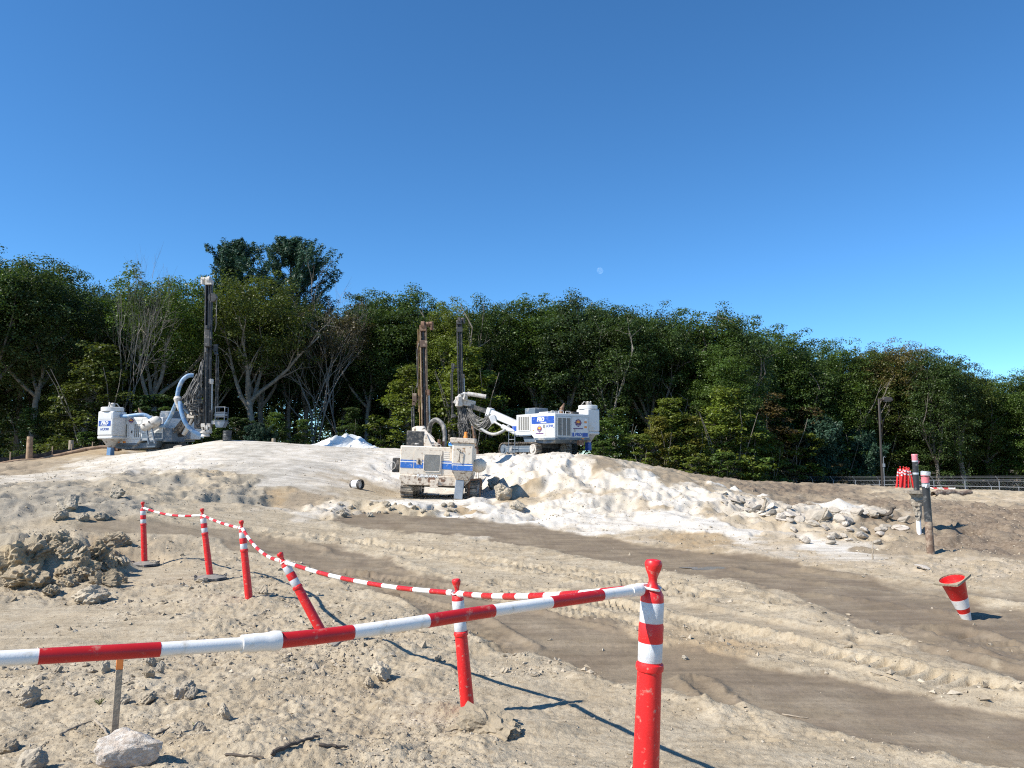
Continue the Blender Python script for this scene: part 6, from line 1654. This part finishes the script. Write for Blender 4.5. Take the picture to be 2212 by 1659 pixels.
def lamp():
    d = 56.; T = Vector(P(1898, 861, d)); G = Vector(P(1906, 1045, d)); zb = float(base_z([G.x], [d])[0])
    e = empty("lamp_post", (T.x, d, zb)); tag(e, "tall dark bronze lamp post with a single side head in front of the wood", "lamp post")
    H = T.z - zb
    m = MB(); m.box((0, 0, H / 2), (.13, .13, H), taper=(.8, .8)); m.build("pole", M['lamp_brown'], e, bevel=.01)
    m = MB(); m.tube([(0, 0, H - .12), (.15, 0, H - .05), (.3, 0, H)], .045, 8); m.build("arm", M['lamp_brown'], e)
    m = MB(); m.prism([(.24, H - .14), (.92, H - .20), (.98, H - .10), (.86, H + .08), (.5, H + .13), (.28, H + .05)], -.2, .2, 'y'); h = m.build("lamp_head", M['lamp_brown'], e, bevel=.04, seg=2)
    m = MB(); m.box((.6, 0, H - .185), (.5, .3, .03)); m.build("lamp_lens", M['lens'], h)
    zc = EYE + ray(1900, 1005)[1] * d - zb
    m = MB(); m.box((.12, -.06, zc), (.16, .14, .24)); m.tube([(.12, -.06, zc + .1), (.12, -.06, zc + .55), (.2, -.06, zc + .65), (.26, -.06, zc + .55)], .02, 6); m.cyl((.12, -.06, zc - 1.6), (.12, -.06, zc - .1), .025, n=8); m.build("junction_box", M['galv'], e)
lamp()
def ribbon(name, pts, h, m_, label, cat, stakes=True, thick=.012, stake_h=.3):
    pts = [Vector(p) for p in pts]; o0 = pts[0]
    e = empty(name, o0); tag(e, label, cat)
    rs = np.random.RandomState(8); w = bez(pts, 8); V = []; F = []
    for i, p in enumerate(w):
        q = p - o0; z0 = float(base_z([p.x], [p.y])[0]) - o0.z - .04
        for s_ in (0, 1):
            for k in range(4):
                t = k / 3; V.append(q * 1.0 + Vector((rs.normal() * .012, s_ * thick + .05 * math.sin(i * 1.1) * t, 0)) - Vector((0, 0, q.z)) + Vector((0, 0, z0 + h * t * (1 + .06 * math.sin(i * .9)))))
    n = len(w)
    for i in range(n - 1):
        for k in range(3):
            a = i * 8 + k; F.append((a, a + 8, a + 9, a + 1)); a += 4; F.append((a, a + 1, a + 9, a + 8))
        F.append((i * 8 + 3, i * 8 + 11, i * 8 + 15, i * 8 + 7))
    m = MB(); m.add(V, F); m.build("fabric", m_, e)
    if stakes:
        for i in range(2, n, 5):
            q = w[i] - o0; z0 = float(base_z([w[i].x], [w[i].y])[0]) - o0.z
            s = MB(); s.box((q.x, q.y - .03, z0 + (h + stake_h) / 2 - .1), (.045, .045, h + stake_h)); s.build("stake", M['wood'], e)
    return e
ribbon("silt_fence", [P(-120, 1010, 36.5), P(-20, 1006, 37.5), P(60, 1002, 38.5), P(130, 988, 39.5), P(200, 972, 40.5), P(300, 960, 42)], .55, M['silt'], "sagging black silt fence with wooden stakes behind the left rig", "silt fence")
ribbon("silt_fence", [P(640, 962, 41), P(760, 964, 42), P(870, 972, 43), P(960, 978, 43)], .55, M['silt'], "black silt fence along the back of the mound beside the white tarp", "silt fence")
wp = [Vector(P(u, v, d)) for u, v, d in ((-120, 1020, 35), (0, 1010, 36), (70, 1002, 37), (130, 990, 38), (180, 981, 38.5), (235, 976, 39))]
wp = [Vector((p.x, p.y, gz(p.x, p.y) + .09)) for p in bez(wp, 5)]
m = MB(); m.tube([p - wp[0] for p in wp], [.11 + .012 * math.sin(i) for i in range(len(wp))], 10)
o = m.build("straw_wattle", M['log'], loc=wp[0]); tag(o, "long brown straw roll lying along the silt fence at the left", "straw roll")
for (u, v0, v1, d, r, lab) in ((65, 943, 1002, 37.2, .135, "upright cut log with pale sawn top near the left edge"), (154, 951, 968, 40, .12, "short grey stump behind the black silt fence"), (591, 947, 960, 36, .09, "small dark post standing behind the crest of the grey mound")):
    x, y, z1 = P(u, v0, d); z0 = gz(x, y) - .1
    m = MB(); m.lathe([(r * 1.1, 0), (r, .2), (r * .98, z1 - z0 - .02), (r * .9, z1 - z0)], 14); m.v = [(a * (1 + .05 * math.sin(5 * math.atan2(b, a))), b, c) for a, b, c in m.v]
    o = m.build("cut_log", M['log'] if u == 65 else M['wood_grey'], loc=(x, y, z0)); tag(o, lab, "log")

# black pipe stub, tarp, bucket, puddle
x, y, _ = P(490, 957, 33.2); z0 = gz(x, y)
e = empty("pipe_stub", (x, y, z0 - .03), (0, R(1), 0)); tag(e, "short black plastic pipe stub standing on the grey mound", "pipe")
m = MB(); m.lathe([(.178, 0), (.178, .46), (.165, .46), (.165, .05)], 26); m.build("pipe_wall", M['pipe_black'], e)
m = MB()
for k in range(6): m.lathe([(.179, .05 + .07 * k), (.186, .06 + .07 * k), (.179, .07 + .07 * k)], 26)
m.build("pipe_rib", M['pipe_black'], e)
def tarp():
    x, y, _ = P(737, 958, 36.5); z0 = gz(x, y)
    n, k = 46, 22; V = []; rs = np.random.RandomState(5)
    uu, vv = np.meshgrid(np.linspace(-1, 1, n), np.linspace(-1, 1, k)); uu = uu.ravel(); vv = vv.ravel()
    prof = np.clip(1 - np.abs(uu) ** 2.2, 0, 1) * np.clip(1 - np.abs(vv) ** 2, 0, 1)
    asym = np.where(uu > 0, 1 - .45 * uu, 1 - .75 * -uu)
    zz = .72 * prof * asym * (.75 + .5 * gnoise(uu * 3 + 4, vv * 3, 2)) + .10 * np.abs(gnoise(uu * 7, vv * 6, 6)) * (prof > .02) + .05 * np.abs(gnoise(uu * 14, vv * 13, 7))
    X = uu * 1.75 + .12 * gnoise(uu * 3, vv * 3, 11); Y = vv * .8 + .1 * gnoise(uu * 4, vv * 3, 12)
    V = np.stack([X, Y, np.maximum(zz, 0)], 1); idx = np.arange(n * k).reshape(k, n)
    F = np.stack([idx[:-1, :-1].ravel(), idx[:-1, 1:].ravel(), idx[1:, 1:].ravel(), idx[1:, :-1].ravel()], 1)
    o = link(bpy.data.objects.new("plastic_tarp", mesh_np("plastic_tarp", V, F, M['tarp'], False))); o.location = (x, y, z0 - .04)
    s = o.modifiers.new("thickness", 'SOLIDIFY'); s.thickness = .012
    tag(o, "crumpled white plastic sheet heaped on the crest of the mound", "tarp")
tarp()
x, y, z0 = hit(770, 1056); z0 = gz(x, y)
e = empty("bucket", (x, y, z0 + .15), (R(90), 0, R(62))); tag(e, "dark pail with a white label lying on its side on the bench", "bucket")
m = MB(); m.lathe([(.13, -.20), (.135, -.19), (.15, .16), (.163, .165), (.163, .20), (.15, .20), (.145, .18), (.125, -.17), (.02, -.175)], 24); m.build("pail", M['dark'], e)
m = MB(); m.lathe([(.1395, -.12), (.1495, .10)], 24); m.v = [v for v in m.v]; m.build("paper_label", M['lab_white'], e)
m = MB(); m.tube([(.16 * math.cos(t), .16 * math.sin(t) - .02, .16 + .05 * math.sin(t)) for t in np.linspace(0, math.pi, 12)], .005, 5); m.build("wire_handle", M['galv'], e)
def puddle():
    x, y, z = hit(1530, 1228); n = 40; rs = np.random.RandomState(2)
    pts = [(x + (.42 + .08 * math.sin(3 * a) + .08 * math.sin(5 * a + 1)) * math.cos(a), y + (.22 + .04 * math.sin(2 * a + 1)) * math.sin(a)) for a in np.linspace(0, 6.283, n, endpoint=False)]
    zz = float(np.min(terrain(np.array([p[0] for p in pts]), np.array([p[1] for p in pts])))) + .015
    m = MB(); m.add([(a, b, zz) for a, b in pts], [tuple(range(n))])
    wm = mat("shallow_water", (.22, .20, .18), .22, var=.1, spec=.6)
    o = m.build("puddle", wm); tag(o, "shallow puddle in the damp wheel track", "puddle", kind="structure")
puddle()

# wooden survey stake with an orange top
g = hit(246, 1601); d = g[1]; G = Vector(P(246, 1606, d)); T = Vector(P(260, 1416, d)); z = (T - G).normalized()
e = empty("survey_stake", G); e.rotation_mode = 'QUATERNION'; e.rotation_quaternion = Vector((0, 0, 1)).rotation_difference(z); tag(e, "thin wooden survey stake with an orange painted top behind the near bar", "stake")
L = (T - G).length
m = MB(); m.box((0, 0, L * .42 - .06), (.040, .018, L * .84 + .12), rot=(0, 0, .35)); m.build("stake_shaft", M['wood_grey'], e, bevel=.003)
m = MB(); m.box((0, 0, L * .93), (.0405, .0185, L * .18), rot=(0, 0, .35)); m.build("painted_top", M['orange'], e, bevel=.003)

# striped bars and a rusty pipe lying on the right crest
def lying(u0, v0, u1, v1, seg, lab):
    a = hit(u0, v0); b = hit(u1, v1); a = Vector((a[0], a[1], gz(a[0], a[1]) + .05)); b = Vector((b[0], b[1], gz(b[0], b[1]) + .05))
    make_bar([a, a.lerp(b, .33), a.lerp(b, .66), b], seg, lab, start_red=.1)
def lying2(u0, u1, v, d0, d1, lab, dz):
    p = []
    for t in (0, .33, .66, 1):
        u = u0 + (u1 - u0) * t; dd = d0 + (d1 - d0) * t; x = ray(u, v)[0] * dd
        p.append(Vector((x, dd, gz(x, dd) + dz)))
    zm = max(q.z for q in p); p = [Vector((q.x, q.y, q.z * .3 + zm * .7)) for q in p]
    make_bar(p, .235, lab, start_red=.1)
lying2(2008, 2064, 1056, 38.6, 38.0, "striped barrier bar lying on the right crest, the farther of two", .10)
lying2(2012, 2062, 1058, 38.2, 37.5, "striped barrier bar lying on the right crest, the nearer of two", .06)
p = []
for t in np.linspace(0, 1, 7):
    u = 2016 + 80 * t; dd = 33.0 + 1.2 * t; x = ray(u, 1068)[0] * dd; p.append(Vector((x, dd, gz(x, dd) + .10)))
m = MB(); m.tube([q - p[0] for q in p], .125, 12, cap=False); m.tube([q - p[0] for q in p], .105, 12, cap=False)
o = m.build("rusty_pipe", M['pipe_rust'], loc=p[0]); tag(o, "rusty brown pipe lying half buried on the right bank", "pipe")

# the moon, far beyond everything
mx_, my_, mz_ = P(1296, 584.5, 1500.)
m = MB(); n = 24
for k in range(13):
    ph_ = math.pi * k / 12
    for i in range(n): m.v.append((6.4 * math.sin(ph_) * math.cos(2 * math.pi * i / n), 6.4 * math.sin(ph_) * math.sin(2 * math.pi * i / n), 6.4 * math.cos(ph_)))
for k in range(12):
    for i in range(n): m.f.append((k * n + i, k * n + (i + 1) % n, (k + 1) * n + (i + 1) % n, (k + 1) * n + i)); m.m.append(0)
mm = bpy.data.materials.new("pale_day_moon"); mm.use_nodes = True; nt = mm.node_tree; nt.nodes.remove(nt.nodes["Principled BSDF"])
ad = N(nt, "ShaderNodeAddShader"); tp = N(nt, "ShaderNodeBsdfTransparent"); df = N(nt, "ShaderNodeBsdfDiffuse"); nz = N(nt, "ShaderNodeTexNoise"); nz.inputs["Scale"].default_value = .25
cr = N(nt, "ShaderNodeMapRange"); cr.inputs[1].default_value = .4; cr.inputs[2].default_value = .6; cr.inputs[3].default_value = .025; cr.inputs[4].default_value = .075
tco = N(nt, "ShaderNodeTexCoord"); nt.links.new(tco.outputs["Object"], nz.inputs["Vector"]); nt.links.new(nz.outputs[0], cr.inputs[0]); nt.links.new(cr.outputs[0], df.inputs[0])
nt.links.new(tp.outputs[0], ad.inputs[0]); nt.links.new(df.outputs[0], ad.inputs[1]); nt.links.new(ad.outputs[0], nt.nodes["Material Output"].inputs[0])
o = m.build("moon", mm, loc=(mx_, my_, mz_)); tag(o, "faint pale day moon in the blue sky above the wood", "moon")
# ------------------------------------------------------------------ rocks, clods, sticks, gravel
import bmesh
def rock_mesh(name, seed, mat_, sub=2, flat=1.0, cuts=7, amp=.22):
    rs = np.random.RandomState(seed); b = bmesh.new(); bmesh.ops.create_icosphere(b, subdivisions=sub, radius=1.0)
    co = np.array([v.co[:] for v in b.verts])
    for _ in range(cuts):
        n = rs.normal(size=3); n /= np.linalg.norm(n); c = .55 + .35 * rs.rand(); d = co @ n
        co = co - np.outer(np.maximum(d - c, 0), n) * .92
    ph = np.arctan2(co[:, 1], co[:, 0])
    co = co * (1 + amp * gnoise(co[:, 0] * 1.8 + seed, co[:, 1] * 1.8 + co[:, 2] * 1.7, seed % 50)[:, None] + amp * .5 * gnoise(co[:, 0] * 4 + seed, co[:, 2] * 4 + co[:, 1] * 3, 3 + seed % 50)[:, None])
    if sub > 3:
        for f_, a_ in ((7, .16), (14, .08), (26, .045)): co = co * (1 + amp * a_ / .22 * np.abs(gnoise(co[:, 0] * f_ + co[:, 2] * f_ * .8, co[:, 1] * f_ - co[:, 2] * f_ * .6, 9 + seed % 40))[:, None] * 1.1)
    co[:, 2] *= flat
    for v, c in zip(b.verts, co): v.co = c
    me = bpy.data.meshes.new(name); b.to_mesh(me); b.free(); me.materials.append(mat_)
    me.polygons.foreach_set("use_smooth", [False] * len(me.polygons)); me.update()
    return me
RK = [rock_mesh("stone", 100 + i, M['stone'], 4) for i in range(6)]
SL = [rock_mesh("slab", 120 + i, M['slab'], 3, 1.0, 9, .14) for i in range(5)]
CL = [rock_mesh("clod", 140 + i, M['clod'], 4, 1.0, 2, .42) for i in range(4)]
rs6 = np.random.RandomState(61)
def rock(u, v, w, h, label, name="stone", cat="stone", me=None, group=None, dep=.8, sink=.25, at=None, rz=None, tilt=.15):
    """u, v = the foot in the photo, w / h in metres"""
    x, y, _ = at if at else hit(u, v)
    o = link(bpy.data.objects.new(name, me or RK[rs6.randint(6)]))
    o.scale = (w / 2, w / 2 * dep, h / 2 / (1 - sink * .6))
    o.rotation_euler = (rs6.normal() * tilt, rs6.normal() * tilt, rs6.rand() * 6.28 if rz is None else rz)
    o.location = (x, y, gz(x, y) + h / 2 * (1 - sink * 1.4))
    return tag(o, label, cat, group)
# hand placed, read from the photograph
BIG = rock_mesh("boulder", 171, mat("pale_granite", (.50, .42, .34), .9, var=.25, vscale=7, dirt=(.62, .57, .50), dirt_amt=.5, dscale=5, bump=.6, bscale=30), 4, 1.0, 8, .12)
rock(280, 1652, .33, .20, "pale pinkish block of rock with a flat white top at the bottom left", "rock_block", "rock", BIG, None, .62, .12, rz=.25, tilt=.04)
for (u, v, w, h, lab) in [(63, 1522, .17, .14, "rounded grey cobble in the left foreground"), (226, 1452, .09, .11, "upright small stone left of the survey stake"), (126, 1452, .08, .06, "small pale stone below the red part of the near bar at left"),
    (325, 1436, .13, .10, "pale angular stone right of the survey stake, largest of its cluster"), (346, 1451, .08, .09, "small stone just right of the pale angular one by the stake"), (324, 1462, .09, .07, "small stone below the pale angular one by the stake"),
    (402, 1495, .14, .10, "white angular stone in the dirt right of the stake"), (384, 1508, .11, .08, "grey stone touching the white angular stone"), (412, 1508, .12, .08, "brown stone touching the white angular stone"), (320, 1516, .13, .08, "flat pale stone level with the middle of the stake"),
    (484, 1550, .10, .10, "pale upright stone in the open dirt right of the stake"), (431, 1582, .09, .07, "small rounded stone beside a grass tuft"), (68, 1662, .15, .11, "grey stone at the bottom left corner"), (18, 1622, .12, .08, "brown lump of soil at the left edge near the bottom"), (268, 1518, .08, .06, "little stone just right of the stake shaft"),
    (824, 1459, .19, .12, "pale grey rounded stone under the near bar in the middle"), (797, 1482, .11, .08, "dark pebble left of the pale rounded stone"), (946, 1428, .07, .06, "small round stone lying in the bar shadow"), (1090, 1452, .08, .05, "small stone right of the post in the soil clump"),
    (569, 1284, .18, .14, "tan stone between the scuffed and tilted posts"), (197, 1298, .42, .20, "flat pale stone lying in front of the left soil heap"), (219, 1121, .32, .17, "pale stone at the foot of the left bank"), (180, 1124, .26, .15, "dark edged stone left of the pale one on the left bank"), (150, 1098, .5, .28, "grey boulder set in the left bank"), (251, 1072, .36, .24, "brown stone high on the left bank"), (130, 1122, .3, .2, "small dark stone low on the left bank"),
    (265, 1222, .22, .14, "grey block beside the base of the farthest post"), (332, 1222, .20, .10, "pale chip at the right of the farthest post base"), (438, 1258, .2, .08, "flat stone under the second post base"), (1480, 1425, .07, .04, "tiny pale stone on the damp track")]:
    rock(u, v, w, h, lab, group="loose stones in the foreground")
# heap of soil at the left: lumps standing on it
for (u, v, w, h, lab) in [(40, 1225, 1.0, .6, "large grey lump at the left of the soil heap"), (85, 1205, .95, .55, "overhanging grey-brown lump in the middle of the soil heap"), (60, 1262, .9, .45, "low brown lump at the front of the soil heap"), (210, 1205, .6, .42, "dark sided lump at the right of the soil heap"), (185, 1235, .5, .35, "tan lump at the lower right of the soil heap"), (245, 1178, .7, .42, "grey green lump on the far right shoulder of the soil heap"), (120, 1180, .6, .4, "tan lump on top of the soil heap"), (150, 1265, .4, .25, "small lump at the foot of the soil heap"), (225, 1230, .45, .3, "ochre lump beside the dark sided one"), (20, 1265, .5, .35, "brown lump at the left edge of the photo on the heap"), (170, 1205, .45, .3, "lump between the two hollows of the heap"), (110, 1282, .35, .2, "flat lump at the front foot of the heap")]:
    rock(u, v, w * .60, h * .55, lab, "soil_lump", "soil lump", CL[rs6.randint(4)], "lumps on the soil heap", .8, .4)
rock(1050, 1575, .34, .10, "clump of dug soil at the foot of the second nearest post", "soil_lump", "soil lump", CL[1], None, .8, .4)
rock(1100, 1585, .14, .07, "crumbly soil lump right of the second nearest post", "soil_lump", "soil lump", CL[2], None, .8, .4)
for i in range(34):
    u = 5 + 265 * rs6.rand(); v = 1175 + 95 * rs6.rand(); w = .10 + .28 * rs6.rand() ** 1.5
    rock(u, v, w, w * .6, "small tan crumb of soil strewn over the soil heap", "soil_crumb", "soil lump", CL[rs6.randint(4)], "crumbs on the soil heap", .8, .35)
# broken rock at the right foot of the mound
for (u, v, w, h, lab) in [(1772, 1124, 1.25, .72, "largest pale boulder with pock marks in the right rubble"), (1822, 1128, .9, .45, "brown stained slab right of the largest boulder"), (1850, 1112, .7, .5, "rounded boulder behind the stained slab"), (1805, 1108, .6, .4, "pale block behind the largest boulder"), (1893, 1112, .9, .25, "long flat slab at the right of the rubble"), (1946, 1144, .8, .22, "flat pale slab lying alone left of the white pipe foot"), (1998, 1228, .5, .10, "sand coloured slab in front of the leaning pipe"), (1722, 1118, .5, .3, "angular block left of the largest boulder"), (1700, 1100, .6, .3, "tilted slab at the end of the white mound")]:
    rock(u, v, w * .62, h * .5, lab, "boulder", "boulder", SL[rs6.randint(5)], "boulders right of the white mound", .8, .3)
for (u, v, w, h, lab) in [(1087, 1080, .62, .5, "dark boulder in the shade right of the beige rig"), (1118, 1098, .5, .22, "low dark lump right of the shaded boulder"), (1068, 1052, .5, .35, "small stone at the foot of the steep white face")]:
    rock(u, v, w, h, lab, "boulder", "boulder", RK[1], "boulders by the beige rig", .8, .2)
for i in range(46):
    u = 1560 + 170 * rs6.rand() ** .8; v = 1064 + (u - 1560) * .27 + 26 * rs6.rand()
    w = .16 + .38 * rs6.rand() ** 2
    rock(u, v, w, w * (.16 + .26 * rs6.rand()), "pale broken rock slab in the rubble at the right end of the white mound", "broken_rock", "rock", SL[rs6.randint(5)], "rubble slabs at the right end of the mound", .6 + .4 * rs6.rand(), .2, tilt=.35)
for i in range(26):
    u = 1700 + 260 * rs6.rand(); v = 1110 + 70 * rs6.rand(); w = .15 + .3 * rs6.rand()
    rock(u, v, w, w * .4, "small pale rock scattered between the boulders and the stand pipes", "broken_rock", "rock", SL[rs6.randint(5)], "scattered rocks by the stand pipes", .7, .2, tilt=.3)
for i in range(30):
    u = 700 + 300 * rs6.rand(); v = 1090 + 28 * rs6.rand(); w = .07 + .15 * rs6.rand()
    rock(u, v, w, w * .6, "stone in the cut edge of the bench in front of the beige rig", "stone", "stone", RK[rs6.randint(6)], "stones in the bench edge", .8, .3)
for i in range(26):
    u = 330 + 70 * rs6.rand() + 0; v = 955 + 18 * rs6.rand(); dd = 33.6 + rs6.rand(); x = ray(u + 10, v)[0] * dd; w = .2 + .35 * rs6.rand()
    rock(0, 0, w, w * .6, "pale rock crushed along the track of the left drill rig", "broken_rock", "rock", SL[rs6.randint(5)], "rocks under the left rig", .8, .2, at=(x, dd, 0))

# dead sticks and roots
STK = [([(585, 1634), (620, 1618), (655, 1606), (690, 1596)], .013, "thick dark bent stick in the bottom foreground"), ([(490, 1633), (530, 1637), (570, 1640)], .008, "pale thin stick left of the dark bent one"), ([(130, 1590), (165, 1572), (200, 1560)], .008, "thin grey stick left of the stake"), ([(205, 1560), (222, 1575), (232, 1592)], .010, "short root at the foot of the stake"), ([(335, 1590), (352, 1583), (368, 1573)], .007, "short dark twig right of the stake foot"), ([(690, 1612), (730, 1616), (750, 1618)], .010, "straight pale stick right of the dark bent one"), ([(60, 1630), (85, 1618), (98, 1608)], .006, "small twig at the lower left"), ([(1095, 1560), (1108, 1575), (1116, 1590)], .006, "dark twig poking from the soil clump"), ([(960, 1585), (985, 1578), (1010, 1572)], .006, "dry twig below the soil clump"), ([(1880, 1455), (1915, 1462), (1950, 1475)], .006, "thin twig on the dry strip at the right"), ([(1690, 1545), (1720, 1550), (1745, 1553)], .006, "pale twig at the edge of the damp lane"), ([(1770, 1130), (1785, 1108), (1790, 1100)], .02, "bent branch sticking up from the rubble"), ([(1885, 1210), (1888, 1190), (1890, 1172)], .015, "thin stalk standing right of the white dust patch"), ([(1648, 1108), (1655, 1090), (1650, 1082)], .05, "splintered root stump at the end of the mound"), ([(1908, 1128), (1925, 1112), (1938, 1100)], .06, "dark broken root in the brown soil")]
for pts, r, lab in STK:
    w = []
    for k, (u, v) in enumerate(pts):
        x, y, _ = hit(u, v); w.append(Vector((x, y, gz(x, y) + r * .7)))
    if lab.split()[0] in ("bent", "thin", "splintered", "dark") and ("sticking" in lab or "stalk" in lab or "stump" in lab or "root in" in lab):
        base = w[0]; w = [base + Vector(((ray(u, v)[0] - ray(*pts[0])[0]) * base.y, .05 * k, (ray(u, v)[1] - ray(*pts[0])[1]) * base.y)) for k, (u, v) in enumerate(pts)]
    p = bez(w, 6); m = MB(); m.tube([q - p[0] + Vector((rs6.normal(), rs6.normal(), abs(rs6.normal()))) * r * .35 for q in p], [r * (1.1 - .6 * i / len(p)) for i in range(len(p))], 7)
    o = m.build("dead_stick", M['wood_grey'] if 'dark' not in lab else M['bark_dark'], loc=p[0]); tag(o, lab, "stick", "dead sticks")
# sparse grass tufts
gm = MB(); rg = np.random.RandomState(3)
for i in range(26):
    a = rg.rand() * 6.28; l = .05 + .09 * rg.rand(); t = .3 + .7 * rg.rand(); x0 = rg.normal() * .012; y0 = rg.normal() * .012
    dx, dy = math.cos(a), math.sin(a)
    gm.add([(x0 - dy * .003, y0 + dx * .003, 0), (x0 + dy * .003, y0 - dx * .003, 0), (x0 + dx * l * t * .5 + dy * .002, y0 + dy * l * t * .5 - dx * .002, l * .6), (x0 + dx * l * t, y0 + dy * l * t, l * .8)], [(0, 1, 2), (0, 2, 3)])
gmesh = gm.mesh("grass_tuft", mat("dry_grass", (.16, .17, .06), .8, var=.3), False)
for (u, v, lab) in [(425, 1578, "tiny grass tuft beside the rounded stone"), (215, 1522, "tiny grass tuft left of the stake")]:
    x, y, _ = hit(u, v); o = link(bpy.data.objects.new("grass_tuft", gmesh)); o.location = (x, y, gz(x, y)); o.rotation_euler = (0, 0, rs6.rand() * 6); o.scale = (.5, .5, .5); tag(o, lab, "grass", "grass tufts")

# loose gravel and crumbs over the broken ground: one uncountable layer
def gravel():
    rs = np.random.RandomState(17)
    def batch(n, rmin, rmax, tmax, smin, smax, floor):
        r = np.exp(np.log(rmin) + (np.log(rmax) - np.log(rmin)) * rs.rand(n)); th = np.radians((rs.rand(n) * 2 - 1) * tmax)
        x = np.sin(th) * r; y = np.cos(th) * r
        mk = surf_masks(x, y); RO = mk[:, 5]
        road = np.zeros(n)
        for pl, w, s_ in BANDS:
            d, _, _ = dist_line(x, y, pl); road = np.maximum(road, 1 - sstep(w * .7, w * 1.15, d))
        cl_ = .5 + .9 * fbm(x * .9, y * .9, 41, 3)
        keep = rs.rand(n) < np.clip((RO * 1.25 - .06) * np.clip(cl_, .10, 1.5), .02, 1) * (1 - .96 * road)
        x, y, r = x[keep], y[keep], r[keep]
        s = smin * (smax / smin) ** (rs.rand(len(x)) ** 3.0) * .5
        s = np.maximum(s, r * floor)
        return x, y, s
    parts = [batch(90000, 2.9, 9, 40, .006, .030, .00055), batch(60000, 7, 36, 38, .016, .08, .00065)]
    x = np.concatenate([p[0] for p in parts]); y = np.concatenate([p[1] for p in parts]); s = np.concatenate([p[2] for p in parts])
    z = gza(x, y)
    T = np.array([(1, 0, 0), (-1, 0, 0), (0, 1, 0), (0, -1, 0), (0, 0, 1), (0, 0, -1)], float); Fc = np.array([(0, 2, 4), (2, 1, 4), (1, 3, 4), (3, 0, 4), (2, 0, 5), (1, 2, 5), (3, 1, 5), (0, 3, 5)])
    n = len(x); k = len(T)
    sc = .55 + .8 * rs.rand(n, 1, 3); sc[:, :, 2] *= .75
    V = (T[None] + .32 * rs.normal(size=(n, k, 3))) * sc
    a = rs.rand(n) * 6.28; c, s_ = np.cos(a)[:, None], np.sin(a)[:, None]
    V = np.stack([V[:, :, 0] * c - V[:, :, 1] * s_, V[:, :, 0] * s_ + V[:, :, 1] * c, V[:, :, 2]], 2) * s[:, None, None]
    V += np.stack([x, y, z + s * .15], 1)[:, None, :]
    F = Fc[None] + (np.arange(n) * k)[:, None, None]
    o = link(bpy.data.objects.new("gravel", mesh_np("gravel", V.reshape(-1, 3), F.reshape(-1, 3), M['gravel'], False)))
    tag(o, "loose gravel and soil crumbs strewn over the dug ground", "gravel", kind="stuff")
M['gravel'] = stone_mat("gravel_mix", (.28, .23, .16), (.46, .40, .31), (.37, .31, .23))
gravel()
